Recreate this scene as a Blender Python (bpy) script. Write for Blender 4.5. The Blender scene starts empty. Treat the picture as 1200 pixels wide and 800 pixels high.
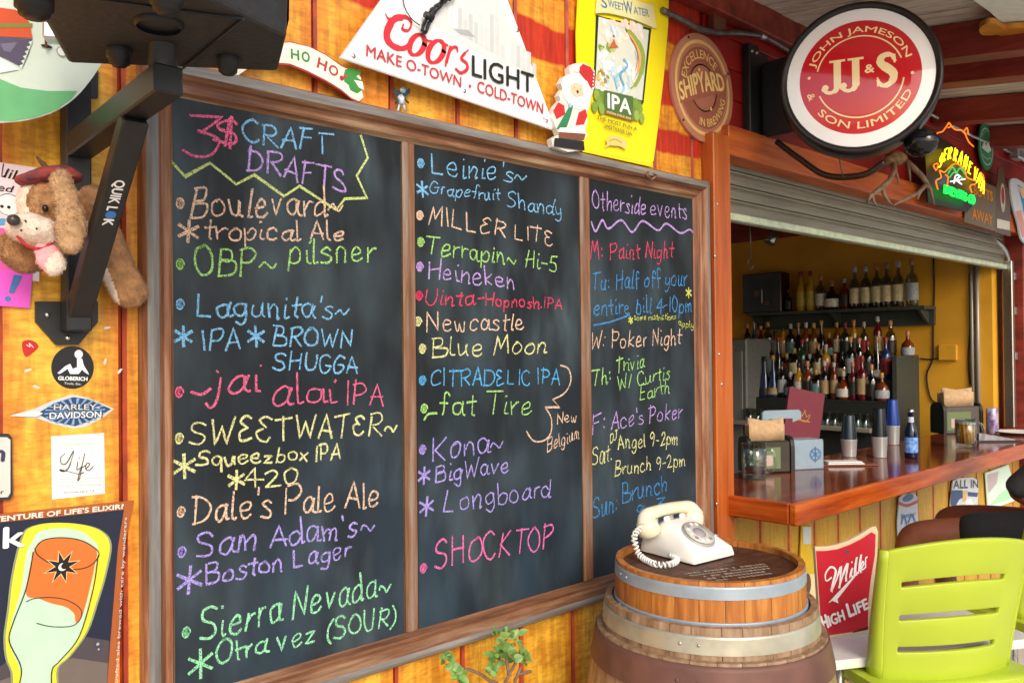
import bpy, bmesh, math, random
from math import sin, cos, pi, radians as R
from mathutils import Vector as V, Matrix, geometry, noise
random.seed(7)
scene = bpy.context.scene
COL = scene.collection

# ---------------------------------------------------------------- camera
F_PX, YAW, PITCH, ROLL = 986.58, R(46.969), R(.6076), R(-.5569)
CAM = V((0, -1.8, 1.62))
fwd = V((cos(YAW)*cos(PITCH), sin(YAW)*cos(PITCH), sin(PITCH)))
rt0 = V((sin(YAW), -cos(YAW), 0)); up0 = rt0.cross(fwd)
rt = rt0*cos(ROLL) + up0*sin(ROLL); up = -rt0*sin(ROLL) + up0*cos(ROLL)
cam = bpy.data.objects.new('camera', bpy.data.cameras.new('camera')); COL.objects.link(cam)
m3 = Matrix((rt, up, -fwd)).transposed()
cam.matrix_world = Matrix.Translation(CAM) @ m3.to_4x4()
cam.data.sensor_width = 36; cam.data.lens = F_PX/1200*36
cam.data.clip_start = .05; cam.data.clip_end = 500
scene.camera = cam

# ---------------------------------------------------------------- world, sun, exposure
SUN_EL, SUN_AZ = R(32), R(205)      # azimuth measured like the sky's sun_rotation
w = bpy.data.worlds.new('World'); scene.world = w; w.use_nodes = True
nt = w.node_tree; nt.nodes.clear()
sky = nt.nodes.new('ShaderNodeTexSky'); sky.sky_type = 'NISHITA'; sky.sun_disc = False
sky.sun_elevation = SUN_EL; sky.sun_rotation = SUN_AZ
sky.dust_density = 3; sky.air_density = 1; sky.ozone_density = .6
bg = nt.nodes.new('ShaderNodeBackground'); bg.inputs[1].default_value = .15
ow = nt.nodes.new('ShaderNodeOutputWorld')
nt.links.new(sky.outputs[0], bg.inputs[0]); nt.links.new(bg.outputs[0], ow.inputs[0])
sd = bpy.data.lights.new('sun', 'SUN'); sd.energy = .95; sd.angle = R(25); sd.color = (1, .965, .91)
so = bpy.data.objects.new('sun', sd); COL.objects.link(so)
sdir = V((sin(SUN_AZ)*cos(SUN_EL), cos(SUN_AZ)*cos(SUN_EL), sin(SUN_EL)))
so.rotation_euler = sdir.to_track_quat('Z', 'Y').to_euler()
scene.view_settings.view_transform = 'Standard'; scene.view_settings.look = 'None'
scene.view_settings.exposure = .46; scene.view_settings.gamma = 1
scene.view_settings.use_curve_mapping = False
scene.render.engine = 'CYCLES'
scene.cycles.max_bounces = 8; scene.cycles.transparent_max_bounces = 16

# ---------------------------------------------------------------- helpers
def ray(px, py):
    return fwd + rt*((px-600)/F_PX) - up*((py-400)/F_PX)
def PP(px, py, O, N):
    """photo pixel to a point of the plane through O with normal N"""
    d = ray(px, py); t = (O-CAM).dot(N)/d.dot(N)
    return CAM + d*t
def PW(px, py, y=0.): return PP(px, py, V((0, y, 0)), V((0, 1, 0)))
def PX(px, py, x): return PP(px, py, V((x, 0, 0)), V((1, 0, 0)))
def PZ(px, py, z): return PP(px, py, V((0, 0, z)), V((0, 0, 1)))

def lin(c):
    if isinstance(c, str):
        c = [int(c[i:i+2], 16)/255 for i in (0, 2, 4)]
        c = [x/12.92 if x <= .04045 else ((x+.055)/1.055)**2.4 for x in c]
    return tuple(c)

def mat(name, col, rough=.5, metal=0., vary=0., scale=30., bump=0., col2=None, stretch=(1, 1, 1), trans=0., alpha=1., emit=0., coat=0., spec=.5, detail=4.):
    m = bpy.data.materials.new(name); m.use_nodes = True
    n = m.node_tree.nodes; l = m.node_tree.links; b = n['Principled BSDF']
    c = lin(col)
    b.inputs['Base Color'].default_value = (*c, 1); b.inputs['Roughness'].default_value = rough
    b.inputs['Metallic'].default_value = metal; b.inputs['Transmission Weight'].default_value = trans
    b.inputs['Alpha'].default_value = alpha; b.inputs['Coat Weight'].default_value = coat
    b.inputs['Specular IOR Level'].default_value = spec
    if emit:
        b.inputs['Emission Color'].default_value = (*c, 1); b.inputs['Emission Strength'].default_value = emit
    if vary or bump or col2:
        tc = n.new('ShaderNodeTexCoord'); mp = n.new('ShaderNodeMapping'); mp.inputs['Scale'].default_value = stretch
        oi = n.new('ShaderNodeObjectInfo'); ad = n.new('ShaderNodeVectorMath'); ad.operation = 'ADD'
        mu = n.new('ShaderNodeMath'); mu.operation = 'MULTIPLY'; mu.inputs[1].default_value = 17.3
        l.new(oi.outputs['Random'], mu.inputs[0]); l.new(mu.outputs[0], ad.inputs[1])
        l.new(tc.outputs['Object'], ad.inputs[0]); l.new(ad.outputs[0], mp.inputs[0])
        nz = n.new('ShaderNodeTexNoise'); nz.inputs['Scale'].default_value = scale; nz.inputs['Detail'].default_value = detail
        l.new(mp.outputs[0], nz.inputs['Vector'])
        rp = n.new('ShaderNodeValToRGB'); rp.color_ramp.elements[0].position = .32; rp.color_ramp.elements[1].position = .68
        if col2: c2 = lin(col2); rp.color_ramp.elements[0].color = (*c2, 1); rp.color_ramp.elements[1].color = (*c, 1)
        else:
            rp.color_ramp.elements[0].color = (*[x*(1-vary) for x in c], 1); rp.color_ramp.elements[1].color = (*[min(1, x*(1+vary)) for x in c], 1)
        l.new(nz.outputs['Fac'], rp.inputs[0]); l.new(rp.outputs[0], b.inputs['Base Color'])
        if bump:
            bp = n.new('ShaderNodeBump'); bp.inputs['Strength'].default_value = bump; bp.inputs['Distance'].default_value = .01
            l.new(nz.outputs['Fac'], bp.inputs['Height']); l.new(bp.outputs[0], b.inputs['Normal'])
    return m

def print_mat(name, rough=.4, coat=0., vary=.05, emit=0.):
    m = bpy.data.materials.new(name); m.use_nodes = True
    n = m.node_tree.nodes; l = m.node_tree.links; b = n['Principled BSDF']
    at = n.new('ShaderNodeAttribute'); at.attribute_name = 'Col'
    tc = n.new('ShaderNodeTexCoord')
    nz = n.new('ShaderNodeTexNoise'); nz.inputs['Scale'].default_value = 28; nz.inputs['Detail'].default_value = 6
    l.new(tc.outputs['Object'], nz.inputs['Vector'])
    mr = n.new('ShaderNodeMapRange'); mr.inputs['To Min'].default_value = 1-vary*2.2; mr.inputs['To Max'].default_value = 1+vary
    l.new(nz.outputs['Fac'], mr.inputs['Value'])
    vm = n.new('ShaderNodeVectorMath'); vm.operation = 'SCALE'
    l.new(at.outputs['Color'], vm.inputs[0]); l.new(mr.outputs[0], vm.inputs['Scale'])
    l.new(vm.outputs[0], b.inputs['Base Color'])
    b.inputs['Roughness'].default_value = rough; b.inputs['Coat Weight'].default_value = coat
    if emit:
        l.new(at.outputs['Color'], b.inputs['Emission Color']); b.inputs['Emission Strength'].default_value = emit
    return m

def glass_mat(name, tint, lo, hi, rough=.03):
    m = bpy.data.materials.new(name); m.use_nodes = True
    n = m.node_tree.nodes; l = m.node_tree.links; n.clear()
    o = n.new('ShaderNodeOutputMaterial'); mx = n.new('ShaderNodeMixShader'); t = n.new('ShaderNodeBsdfTransparent'); g = n.new('ShaderNodeBsdfGlossy')
    t.inputs[0].default_value = (*lin(tint), 1); g.inputs['Roughness'].default_value = rough; g.inputs['Color'].default_value = (1, 1, 1, 1)
    lw = n.new('ShaderNodeLayerWeight'); lw.inputs[0].default_value = .4; mr = n.new('ShaderNodeMapRange'); mr.inputs['To Min'].default_value = lo; mr.inputs['To Max'].default_value = hi
    l.new(lw.outputs['Facing'], mr.inputs['Value']); l.new(mr.outputs[0], mx.inputs[0]); l.new(t.outputs[0], mx.inputs[1]); l.new(g.outputs[0], mx.inputs[2]); l.new(mx.outputs[0], o.inputs[0])
    return m

class MB:
    def __init__(s): s.v = []; s.f = []; s.m = []; s.c = []; s.s = []
    def add(s, vs, fs, mi=0, col=(1, 1, 1), sm=False):
        o = len(s.v); s.v += [V(x) for x in vs]
        for f in fs: s.f.append([i+o for i in f]); s.m.append(mi); s.c.append(col); s.s.append(sm)
        return s
    def box(s, c, d, rot=None, mi=0, bev=0., col=(1, 1, 1)):
        c = V(c); hx, hy, hz = d[0]/2, d[1]/2, d[2]/2
        if not bev:
            P = [V((sx*hx, sy*hy, sz*hz)) for sx in (-1, 1) for sy in (-1, 1) for sz in (-1, 1)]
            Fc = [(0, 1, 3, 2), (4, 6, 7, 5), (0, 4, 5, 1), (2, 3, 7, 6), (0, 2, 6, 4), (1, 5, 7, 3)]
        else:
            b = min(bev, hx*.9, hy*.9, hz*.9); P = []; idx = {}
            for sx in (-1, 1):
                for sy in (-1, 1):
                    for sz in (-1, 1):
                        for a in range(3):
                            q = [sx*(hx-b), sy*(hy-b), sz*(hz-b)]; q[a] = (sx*hx, sy*hy, sz*hz)[a]
                            idx[(sx, sy, sz, a)] = len(P); P.append(V(q))
            Fc = []
            for a in range(3):
                o1, o2 = (a+1) % 3, (a+2) % 3
                for sg in (-1, 1):
                    fc = []
                    for s1, s2 in ((-1, -1), (1, -1), (1, 1), (-1, 1)):
                        k = [0, 0, 0]; k[a] = sg; k[o1] = s1; k[o2] = s2; fc.append(idx[(*k, a)])
                    Fc.append(fc if sg > 0 else fc[::-1])
                for s1 in (-1, 1):      # edges along axis a
                    for s2 in (-1, 1):
                        k1 = [0, 0, 0]; k1[o1] = s1; k1[o2] = s2
                        ka = list(k1); ka[a] = -1; kb = list(k1); kb[a] = 1
                        Fc.append([idx[(*ka, o1)], idx[(*kb, o1)], idx[(*kb, o2)], idx[(*ka, o2)]])
            for sx in (-1, 1):
                for sy in (-1, 1):
                    for sz in (-1, 1): Fc.append([idx[(sx, sy, sz, a)] for a in range(3)])
        if rot is not None: P = [rot @ p for p in P]
        return s.add([p+c for p in P], Fc, mi, col)
    def beam(s, a, b, w, h, up_=V((0, 0, 1)), mi=0, bev=0.):
        a = V(a); b = V(b); d = b-a; L = d.length; d.normalize()
        sx = d.cross(up_).normalized(); uz = sx.cross(d)
        rot = Matrix((sx, d, uz)).transposed()
        return s.box((a+b)/2, (w, L, h), rot, mi, bev)
    def tube(s, pts, r, seg=8, mi=0, caps=True, col=(1, 1, 1)):
        pts = [V(p) for p in pts]; n = len(pts)
        rs = r if isinstance(r, (list, tuple)) else [r]*n
        vs = []; prev = None
        for i, p in enumerate(pts):
            t = (pts[min(i+1, n-1)]-pts[max(i-1, 0)]).normalized()
            if prev is None:
                a = t.orthogonal().normalized()
            else:
                a = (prev - t*prev.dot(t))
                a = a.normalized() if a.length > 1e-6 else t.orthogonal().normalized()
            prev = a; b = t.cross(a)
            for k in range(seg):
                an = 2*pi*k/seg; vs.append(p + (a*cos(an)+b*sin(an))*rs[i])
        fs = [(i*seg+k, i*seg+(k+1) % seg, (i+1)*seg+(k+1) % seg, (i+1)*seg+k) for i in range(n-1) for k in range(seg)]
        s.add(vs, fs, mi, col, True)
        if caps:
            s.add(vs[:seg], [list(range(seg))[::-1]], mi, col); s.add(vs[-seg:], [list(range(seg))], mi, col)
        return s
    def lathe(s, prof, c=(0, 0, 0), seg=24, mi=0, ax=None, sm=True, a0=0, a1=2*pi, col=(1, 1, 1)):
        """prof: list of (radius, height) about +z, or about the axis ax"""
        c = V(c); q = (V((0, 0, 1)).rotation_difference(V(ax)) if ax is not None else None)
        full = abs(a1-a0-2*pi) < 1e-6; ns = seg if full else seg+1
        vs = []
        for (r, h) in prof:
            for k in range(ns):
                an = a0+(a1-a0)*k/seg; p = V((r*cos(an), r*sin(an), h))
                vs.append((q @ p if q else p)+c)
        fs = [(i*ns+k, i*ns+(k+1) % ns, (i+1)*ns+(k+1) % ns, (i+1)*ns+k) for i in range(len(prof)-1) for k in range(seg)]
        return s.add(vs, fs, mi, col, sm)
    def ball(s, c, r, seg=12, mi=0, rot=None, col=(1, 1, 1)):
        c = V(c); r = (r, r, r) if not isinstance(r, (tuple, list)) else r
        vs = []; n = seg//2
        for i in range(n+1):
            th = pi*i/n
            for k in range(seg):
                p = V((r[0]*sin(th)*cos(2*pi*k/seg), r[1]*sin(th)*sin(2*pi*k/seg), r[2]*cos(th)))
                vs.append((rot @ p if rot else p)+c)
        fs = [(i*seg+k, (i+1)*seg+k, (i+1)*seg+(k+1) % seg, i*seg+(k+1) % seg) for i in range(n) for k in range(seg)]
        return s.add(vs, fs, mi, col, True)
    def prism(s, pts, d, mi=0, mi_side=None, col=(1, 1, 1)):
        """pts: planar 3D outline (front), d: vector to the back"""
        pts = [V(p) for p in pts]; d = V(d); n = len(pts)
        tr = geometry.tessellate_polygon([pts])
        s.add(pts, tr, mi, col); s.add([p+d for p in pts], [t[::-1] for t in tr], mi, col)
        s.add(pts+[p+d for p in pts], [(i, (i+1) % n, (i+1) % n+n, i+n) for i in range(n)], mi if mi_side is None else mi_side, col)
        return s
    def build(s, name, mats, parent=None, local=False, fix=True):
        me = bpy.data.meshes.new(name)
        org = V((0, 0, 0)) if (local or parent is None) else ORG.get(parent.name, V((0, 0, 0)))
        me.from_pydata([tuple(v-org) for v in s.v], [], s.f)
        if not isinstance(mats, (list, tuple)): mats = [mats]
        for m in mats: me.materials.append(m)
        me.polygons.foreach_set('material_index', s.m); me.polygons.foreach_set('use_smooth', s.s)
        if any(c != (1, 1, 1) for c in s.c):
            ca = me.color_attributes.new('Col', 'FLOAT_COLOR', 'CORNER')
            dat = []
            for f, c in zip(s.f, s.c): dat += [*c, 1.]*len(f)
            ca.data.foreach_set('color', dat)
        me.update()
        if fix:
            bm = bmesh.new(); bm.from_mesh(me); bmesh.ops.remove_doubles(bm, verts=bm.verts, dist=1e-5)
            bmesh.ops.recalc_face_normals(bm, faces=bm.faces); bm.to_mesh(me); bm.free()
        o = bpy.data.objects.new(name, me); COL.objects.link(o)
        if parent is not None: o.parent = parent; ORG[o.name] = org
        return o
ORG = {}
def tag(o, label=None, cat=None, group=None, kind=None):
    if label: o['label'] = label
    if cat: o['category'] = cat
    if group: o['group'] = group
    if kind: o['kind'] = kind
    return o
def thing(name, label, cat, loc=(0, 0, 0), rz=0., group=None):
    o = bpy.data.objects.new(name, None); COL.objects.link(o); o.empty_display_size = .05
    o.location = loc; o.rotation_euler = (0, 0, rz); ORG[o.name] = V(loc)
    return tag(o, label, cat, group)
def kids(o): return [c for c in list(o.children)]
def copy_tree(o, parent=None):
    c = o.copy(); COL.objects.link(c); c.parent = parent
    for k in KIDS.get(o.name, []): copy_tree(k, c)
    return c
KIDS = {}
def index_kids(root):
    """children lists, needed for copying before the depsgraph knows them"""
    for o in COL.objects:
        if o.parent is not None: KIDS.setdefault(o.parent.name, [])
    def rec(o):
        ks = [c for c in COL.objects if c.parent == o]; KIDS[o.name] = ks
        for k in ks: rec(k)
    rec(root)

# text from the built-in face, as flat triangles with cap height 1
_tc = {}
def text_geo(s, bold=0.):
    k = (s, bold)
    if k in _tc: return _tc[k]
    cu = bpy.data.curves.new('t', 'FONT'); cu.body = s; cu.size = 1.; cu.offset = 0; cu.resolution_u = 3
    ob = bpy.data.objects.new('t', cu); COL.objects.link(ob)
    dg = bpy.context.evaluated_depsgraph_get()
    me = bpy.data.meshes.new_from_object(ob.evaluated_get(dg))
    vs = [(v.co.x/.729, v.co.y/.729) for v in me.vertices]; fs = [tuple(p.vertices) for p in me.polygons]
    bpy.data.objects.remove(ob); bpy.data.meshes.remove(me); bpy.data.curves.remove(cu)
    if not vs: vs = [(0, 0)]
    x0 = min(v[0] for v in vs); x1 = max(v[0] for v in vs)
    _tc[k] = ([(v[0]-x0, v[1]) for v in vs], fs, x1-x0)
    return _tc[k]

def spline(pts, n=6, closed=False):
    P = [V(p).to_3d() for p in pts]; out = []; m = len(P)
    rng = range(m) if closed else range(m-1)
    for i in rng:
        if closed: a, b, c, d = P[(i-1) % m], P[i], P[(i+1) % m], P[(i+2) % m]
        else: a, b, c, d = P[max(i-1, 0)], P[i], P[i+1], P[min(i+2, m-1)]
        for k in range(n):
            t = k/n
            out.append(.5*((2*b)+(c-a)*t+(2*a-5*b+4*c-d)*t*t+(3*b-a-3*c+d)*t**3))
    if not closed: out.append(P[-1])
    return [tuple(o) for o in out]
def sp2(pts, n=6, closed=False): return [(p[0], p[1]) for p in spline([(a, b, 0) for a, b in pts], n, closed)]

class Art:
    """flat print on a plane: O origin, U right, N out of the surface"""
    def __init__(s, O, U=V((1, 0, 0)), N=V((0, -1, 0)), step=.0006):
        s.O = V(O); s.U = V(U).normalized(); s.N = V(N).normalized(); s.V = s.N.cross(s.U); s.mb = MB(); s.d = step; s.step = step
    def p3(s, u, v, d=None): return s.O+s.U*u+s.V*v+s.N*(s.d if d is None else d)
    def px(s, x, y):
        p = PP(x, y, s.O, s.N)-s.O; return (p.dot(s.U), p.dot(s.V))
    def pxs(s, L): return [s.px(*q) for q in L]
    def up(s): s.d += s.step; return s
    def poly(s, pts, col):
        P = [s.p3(*q) for q in pts]; s.mb.add(P, geometry.tessellate_polygon([P]), 0, lin(col)); return s
    def ppoly(s, pts, col): return s.poly(s.pxs(pts), col)
    def disc(s, c, rx, col, ry=None, n=36, a0=0, a1=360, rot=0):
        ry = rx if ry is None else ry
        return s.poly([(c[0]+rx*cos(t)*cos(rot)-ry*sin(t)*sin(rot), c[1]+rx*cos(t)*sin(rot)+ry*sin(t)*cos(rot)) for t in [R(a0+(a1-a0)*k/n) for k in range(n if a1-a0 >= 360 else n+1)]], col)
    def ring(s, c, r0, r1, col, a0=0, a1=360, n=48):
        vs = []; 
        for k in range(n+1):
            t = R(a0+(a1-a0)*k/n)
            vs += [s.p3(c[0]+r0*cos(t), c[1]+r0*sin(t)), s.p3(c[0]+r1*cos(t), c[1]+r1*sin(t))]
        s.mb.add(vs, [(2*k, 2*k+1, 2*k+3, 2*k+2) for k in range(n)], 0, lin(col)); return s
    def stroke(s, pts, w, col, smooth=False, jit=0.):
        if smooth: pts = sp2(pts)
        n = len(pts); vs = []; ws = w if isinstance(w, list) else None
        for i, p in enumerate(pts):
            a = pts[max(i-1, 0)]; b = pts[min(i+1, n-1)]; dx, dy = b[0]-a[0], b[1]-a[1]; L = math.hypot(dx, dy) or 1e-9
            ww = (ws[min(int(i/(n-1)*(len(ws)-1)+.5), len(ws)-1)] if ws else w)/2*(1+random.uniform(-jit, jit))
            e = 0
            if i == 0: e = -ww*.5
            if i == n-1: e = ww*.5
            # mitre compensation
            if 0 < i < n-1:
                ax, ay = p[0]-a[0], p[1]-a[1]; la = math.hypot(ax, ay) or 1e-9
                cs = abs((ax*dx+ay*dy)/(la*L)); ww = ww/max(cs, .6)
            nx, ny = -dy/L*ww, dx/L*ww; ex, ey = dx/L*e, dy/L*e
            vs += [s.p3(p[0]+nx+ex, p[1]+ny+ey), s.p3(p[0]-nx+ex, p[1]-ny+ey)]
        s.mb.add(vs, [(2*i, 2*i+1, 2*i+3, 2*i+2) for i in range(n-1)], 0, lin(col)); return s
    def text(s, t, p0, p1, h, col, bold=.0, slant=0., warp=None):
        vs, fs, wd = text_geo(t, bold)
        dx, dy = p1[0]-p0[0], p1[1]-p0[1]; L = math.hypot(dx, dy); ux, uy = dx/L, dy/L; k = L/wd
        P = []
        for (x, y) in vs:
            X = x*k+y*h*slant; Y = y*h
            if warp: X, Y = warp(X/L, Y)[0]*L, warp(X/L, Y)[1]
            P.append(s.p3(p0[0]+ux*X-uy*Y, p0[1]+uy*X+ux*Y))
        if bold:
            o = bold*1.4*h
            for k, (a, c) in enumerate(((-o, 0), (o, 0), (0, -o*.8), (0, o*.8))):
                sh = s.U*(ux*a-uy*c)+s.V*(uy*a+ux*c)+s.N*(.00004*(k+1)); s.mb.add([p+sh for p in P], fs, 0, lin(col))
        s.mb.add(P, fs, 0, lin(col)); return s
    def ptext(s, t, q0, q1, hpx, col, bold=.0, slant=0., warp=None):
        a = s.px(*q0); b = s.px(*q1); c = s.px(q0[0], q0[1]-hpx)
        return s.text(t, a, b, math.hypot(c[0]-a[0], c[1]-a[1]), col, bold, slant, warp)
    def arctext(s, t, c, r, a0, a1, h, col, bold=0., inward=False):
        """letters stand on a circle; a0->a1 degrees from the first letter to the last"""
        vs, fs, wd = text_geo(t, bold); P = []
        for (x, y) in vs:
            a = R(a0+(a1-a0)*x/wd); rr = r+(y*h if not inward else -y*h)
            P.append(s.p3(c[0]+rr*cos(a), c[1]+rr*sin(a)))
        if bold:
            o = bold*1.4*h
            for k, (a, c) in enumerate(((-o, 0), (o, 0), (0, -o), (0, o))): s.mb.add([p+s.U*a+s.V*c+s.N*(.00004*(k+1)) for p in P], fs, 0, lin(col))
        s.mb.add(P, fs, 0, lin(col)); return s
    def solid(s, pts, th, mats_i=0, d0=0.):
        s_ = MB(); s_.prism([s.p3(u, v, d0) for u, v in pts], -s.N*th); return s_
    def build(s, name, m, parent=None, local=False): return s.mb.build(name, m, parent, local=local, fix=False)

# hand-lettered strokes (cap height 100, x height 58)
G = dict(A="0,0 30,100 58,0/8,36 54,36", B="5,0 8,100/~6,97 42,96 40,60 10,54/~10,54 54,48 50,6 3,0", C="~52,84 35,100 8,80 2,42 16,6 38,0 56,14",
 D="6,0 8,100/~0,97 40,92 60,55 42,10 0,0", E="6,0 8,100/6,98 46,100/7,52 40,54/6,0 48,2", F="6,0 8,100/0,98 48,102/7,54 40,55",
 G="~52,84 32,100 8,80 2,42 16,4 40,2 52,22 52,42/30,44 60,42", H="5,0 6,100/52,0 54,102/5,50 54,54", I="8,0 8,100", J="~40,100 40,30 30,2 10,2 0,20/15,100 60,100",
 K="6,0 8,100/50,98 8,44 54,0", L="6,100 4,2 46,0", M="2,0 14,100 34,34 56,102 66,0", N="4,0 8,100 50,4 54,104", O="~34,100 10,84 2,44 14,6 36,0 56,24 56,72 36,100 22,96",
 P="6,0 8,100/~0,94 40,100 54,74 36,50 8,46", R="6,0 8,100/~0,94 40,100 52,74 36,52 10,48/20,48 58,0", S="~50,86 34,100 8,88 12,60 42,44 50,16 30,0 0,8",
 T="28,0 30,98/0,95 62,100", U="~4,100 4,34 22,0 44,10 52,50 52,102", V="2,100 26,0 52,104", W="0,100 18,0 36,72 54,0 76,104",
 a="~40,48 26,59 6,44 5,14 20,0 36,14 42,56/~42,58 41,20 46,2 56,3", b="4,102 6,0/~6,30 24,56 44,40 40,6 20,-2 6,8", c="~40,46 26,60 5,42 8,8 26,0 44,10",
 d="~40,44 24,58 4,38 8,4 26,2 42,24/~44,104 42,40 44,0 54,3", e="~5,27 34,33 38,52 22,60 4,38 10,4 30,0 46,12", f="~44,90 32,104 20,88 20,20 18,-6/4,52 38,55",
 g="~40,50 24,60 4,40 8,8 26,4 40,22 42,56/~42,58 42,-10 28,-38 6,-26", h="4,102 6,0/~6,30 22,56 38,44 38,0 46,2", i="~8,54 7,10 12,0 20,3/9,86 11,92",
 j="~16,58 16,-14 4,-36 -12,-24/16,80 18,86", k="4,102 6,0/40,58 6,24 44,0", l="~6,104 6,16 10,0 20,3", m="4,58 6,0/~6,30 18,56 28,40 28,0/~28,32 44,56 54,40 54,0 60,2",
 n="4,58 6,0/~6,30 22,58 38,42 38,0 46,3", o="~26,60 6,46 4,14 22,0 40,10 43,42 28,60 18,57", p="4,58 6,-36/~6,36 24,60 44,42 38,6 20,0 6,14", q="~40,50 22,60 4,36 10,4 30,6 42,40/42,58 44,-38",
 r="4,58 6,0/~6,30 20,54 36,56", s="~36,50 22,60 6,48 20,34 36,18 26,0 0,5", t="18,92 18,6 28,0/0,58 38,61", u="~4,58 6,14 18,0 34,14 38,58/~38,58 39,10 48,1",
 v="2,58 20,0 38,60", w="~2,58 10,4 22,4 28,44 36,4 46,6 54,60", x="2,58 38,0/38,60 2,-2", y="~4,58 8,22 22,14 38,28/~40,58 38,-10 22,-36 2,-26", z="2,56 38,58 4,2 42,2")
G.update({'€': "~46,86 26,100 8,82 28,56/~28,56 4,40 10,4 30,0 50,14", '0': "~26,100 6,76 4,28 22,0 42,24 44,76 28,100 20,98", '2': "~4,78 22,100 42,80 30,45 4,2/4,2 50,4",
 '3': "4,98 54,98 26,58/~26,58 56,46 52,4 24,-6 0,12", '4': "36,0 34,100 0,38 56,40", '5': "48,100 12,98 8,58/~8,58 44,52 44,10 20,-2 2,8", '9': "~40,70 22,50 6,70 22,98 40,84/~40,90 40,40 34,0",
 '1': "8,0 8,100", '~': "~0,22 12,42 26,30 40,16 56,40", "'": "6,100 6,76", '-': "2,40 36,42", ':': "6,14 6,22/6,56 6,64", '.': "5,0 5,7", '/': "0,-6 26,104",
 '(': "~24,110 4,64 6,12 26,-20", ')': "~4,110 26,64 24,12 2,-20", '*': "26,96 24,-4/-4,20 52,74/0,80 50,16", '$': "~50,80 30,92 8,78 14,56 44,42 48,18 26,6 0,16/20,-8 26,108/32,-10 38,106",
 '?': "~4,80 22,100 42,80 24,50 22,24/22,0 22,6"})
GW = {'i': 18, 'l': 18, 'I': 18, '1': 18, ' ': 30, "'": 14, ':': 20, '.': 14, 'r': 34, 't': 36, 'f': 38, 'M': 74, 'W': 80, 'm': 64, 'w': 60, '-': 40, '~': 62, '(': 30, ')': 30, '/': 28, 'j': 24, 's': 40, '*': 60}
def glyph_strokes(t, space=14):
    x = 0; out = []
    for ch in t:
        if ch in G:
            for st in G[ch].split('/'):
                sm = st.startswith('~'); pts = [tuple(float(q) for q in p.split(',')) for p in st.lstrip('~').split()]
                sc = random.uniform(.88, 1.1); sh = random.uniform(-.05, .16); j = lambda: random.uniform(-3.6, 3.6)
                out.append(([(a+x+j()+b*sh, b*sc+j()) for a, b in pts], sm))
        wd = GW.get(ch, 60 if ch.isupper() or ch == '€' else 52 if ch.isdigit() else 50)
        x += wd+space*(.7 if ch != ' ' else .3)
    return out, x-space*.7
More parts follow.
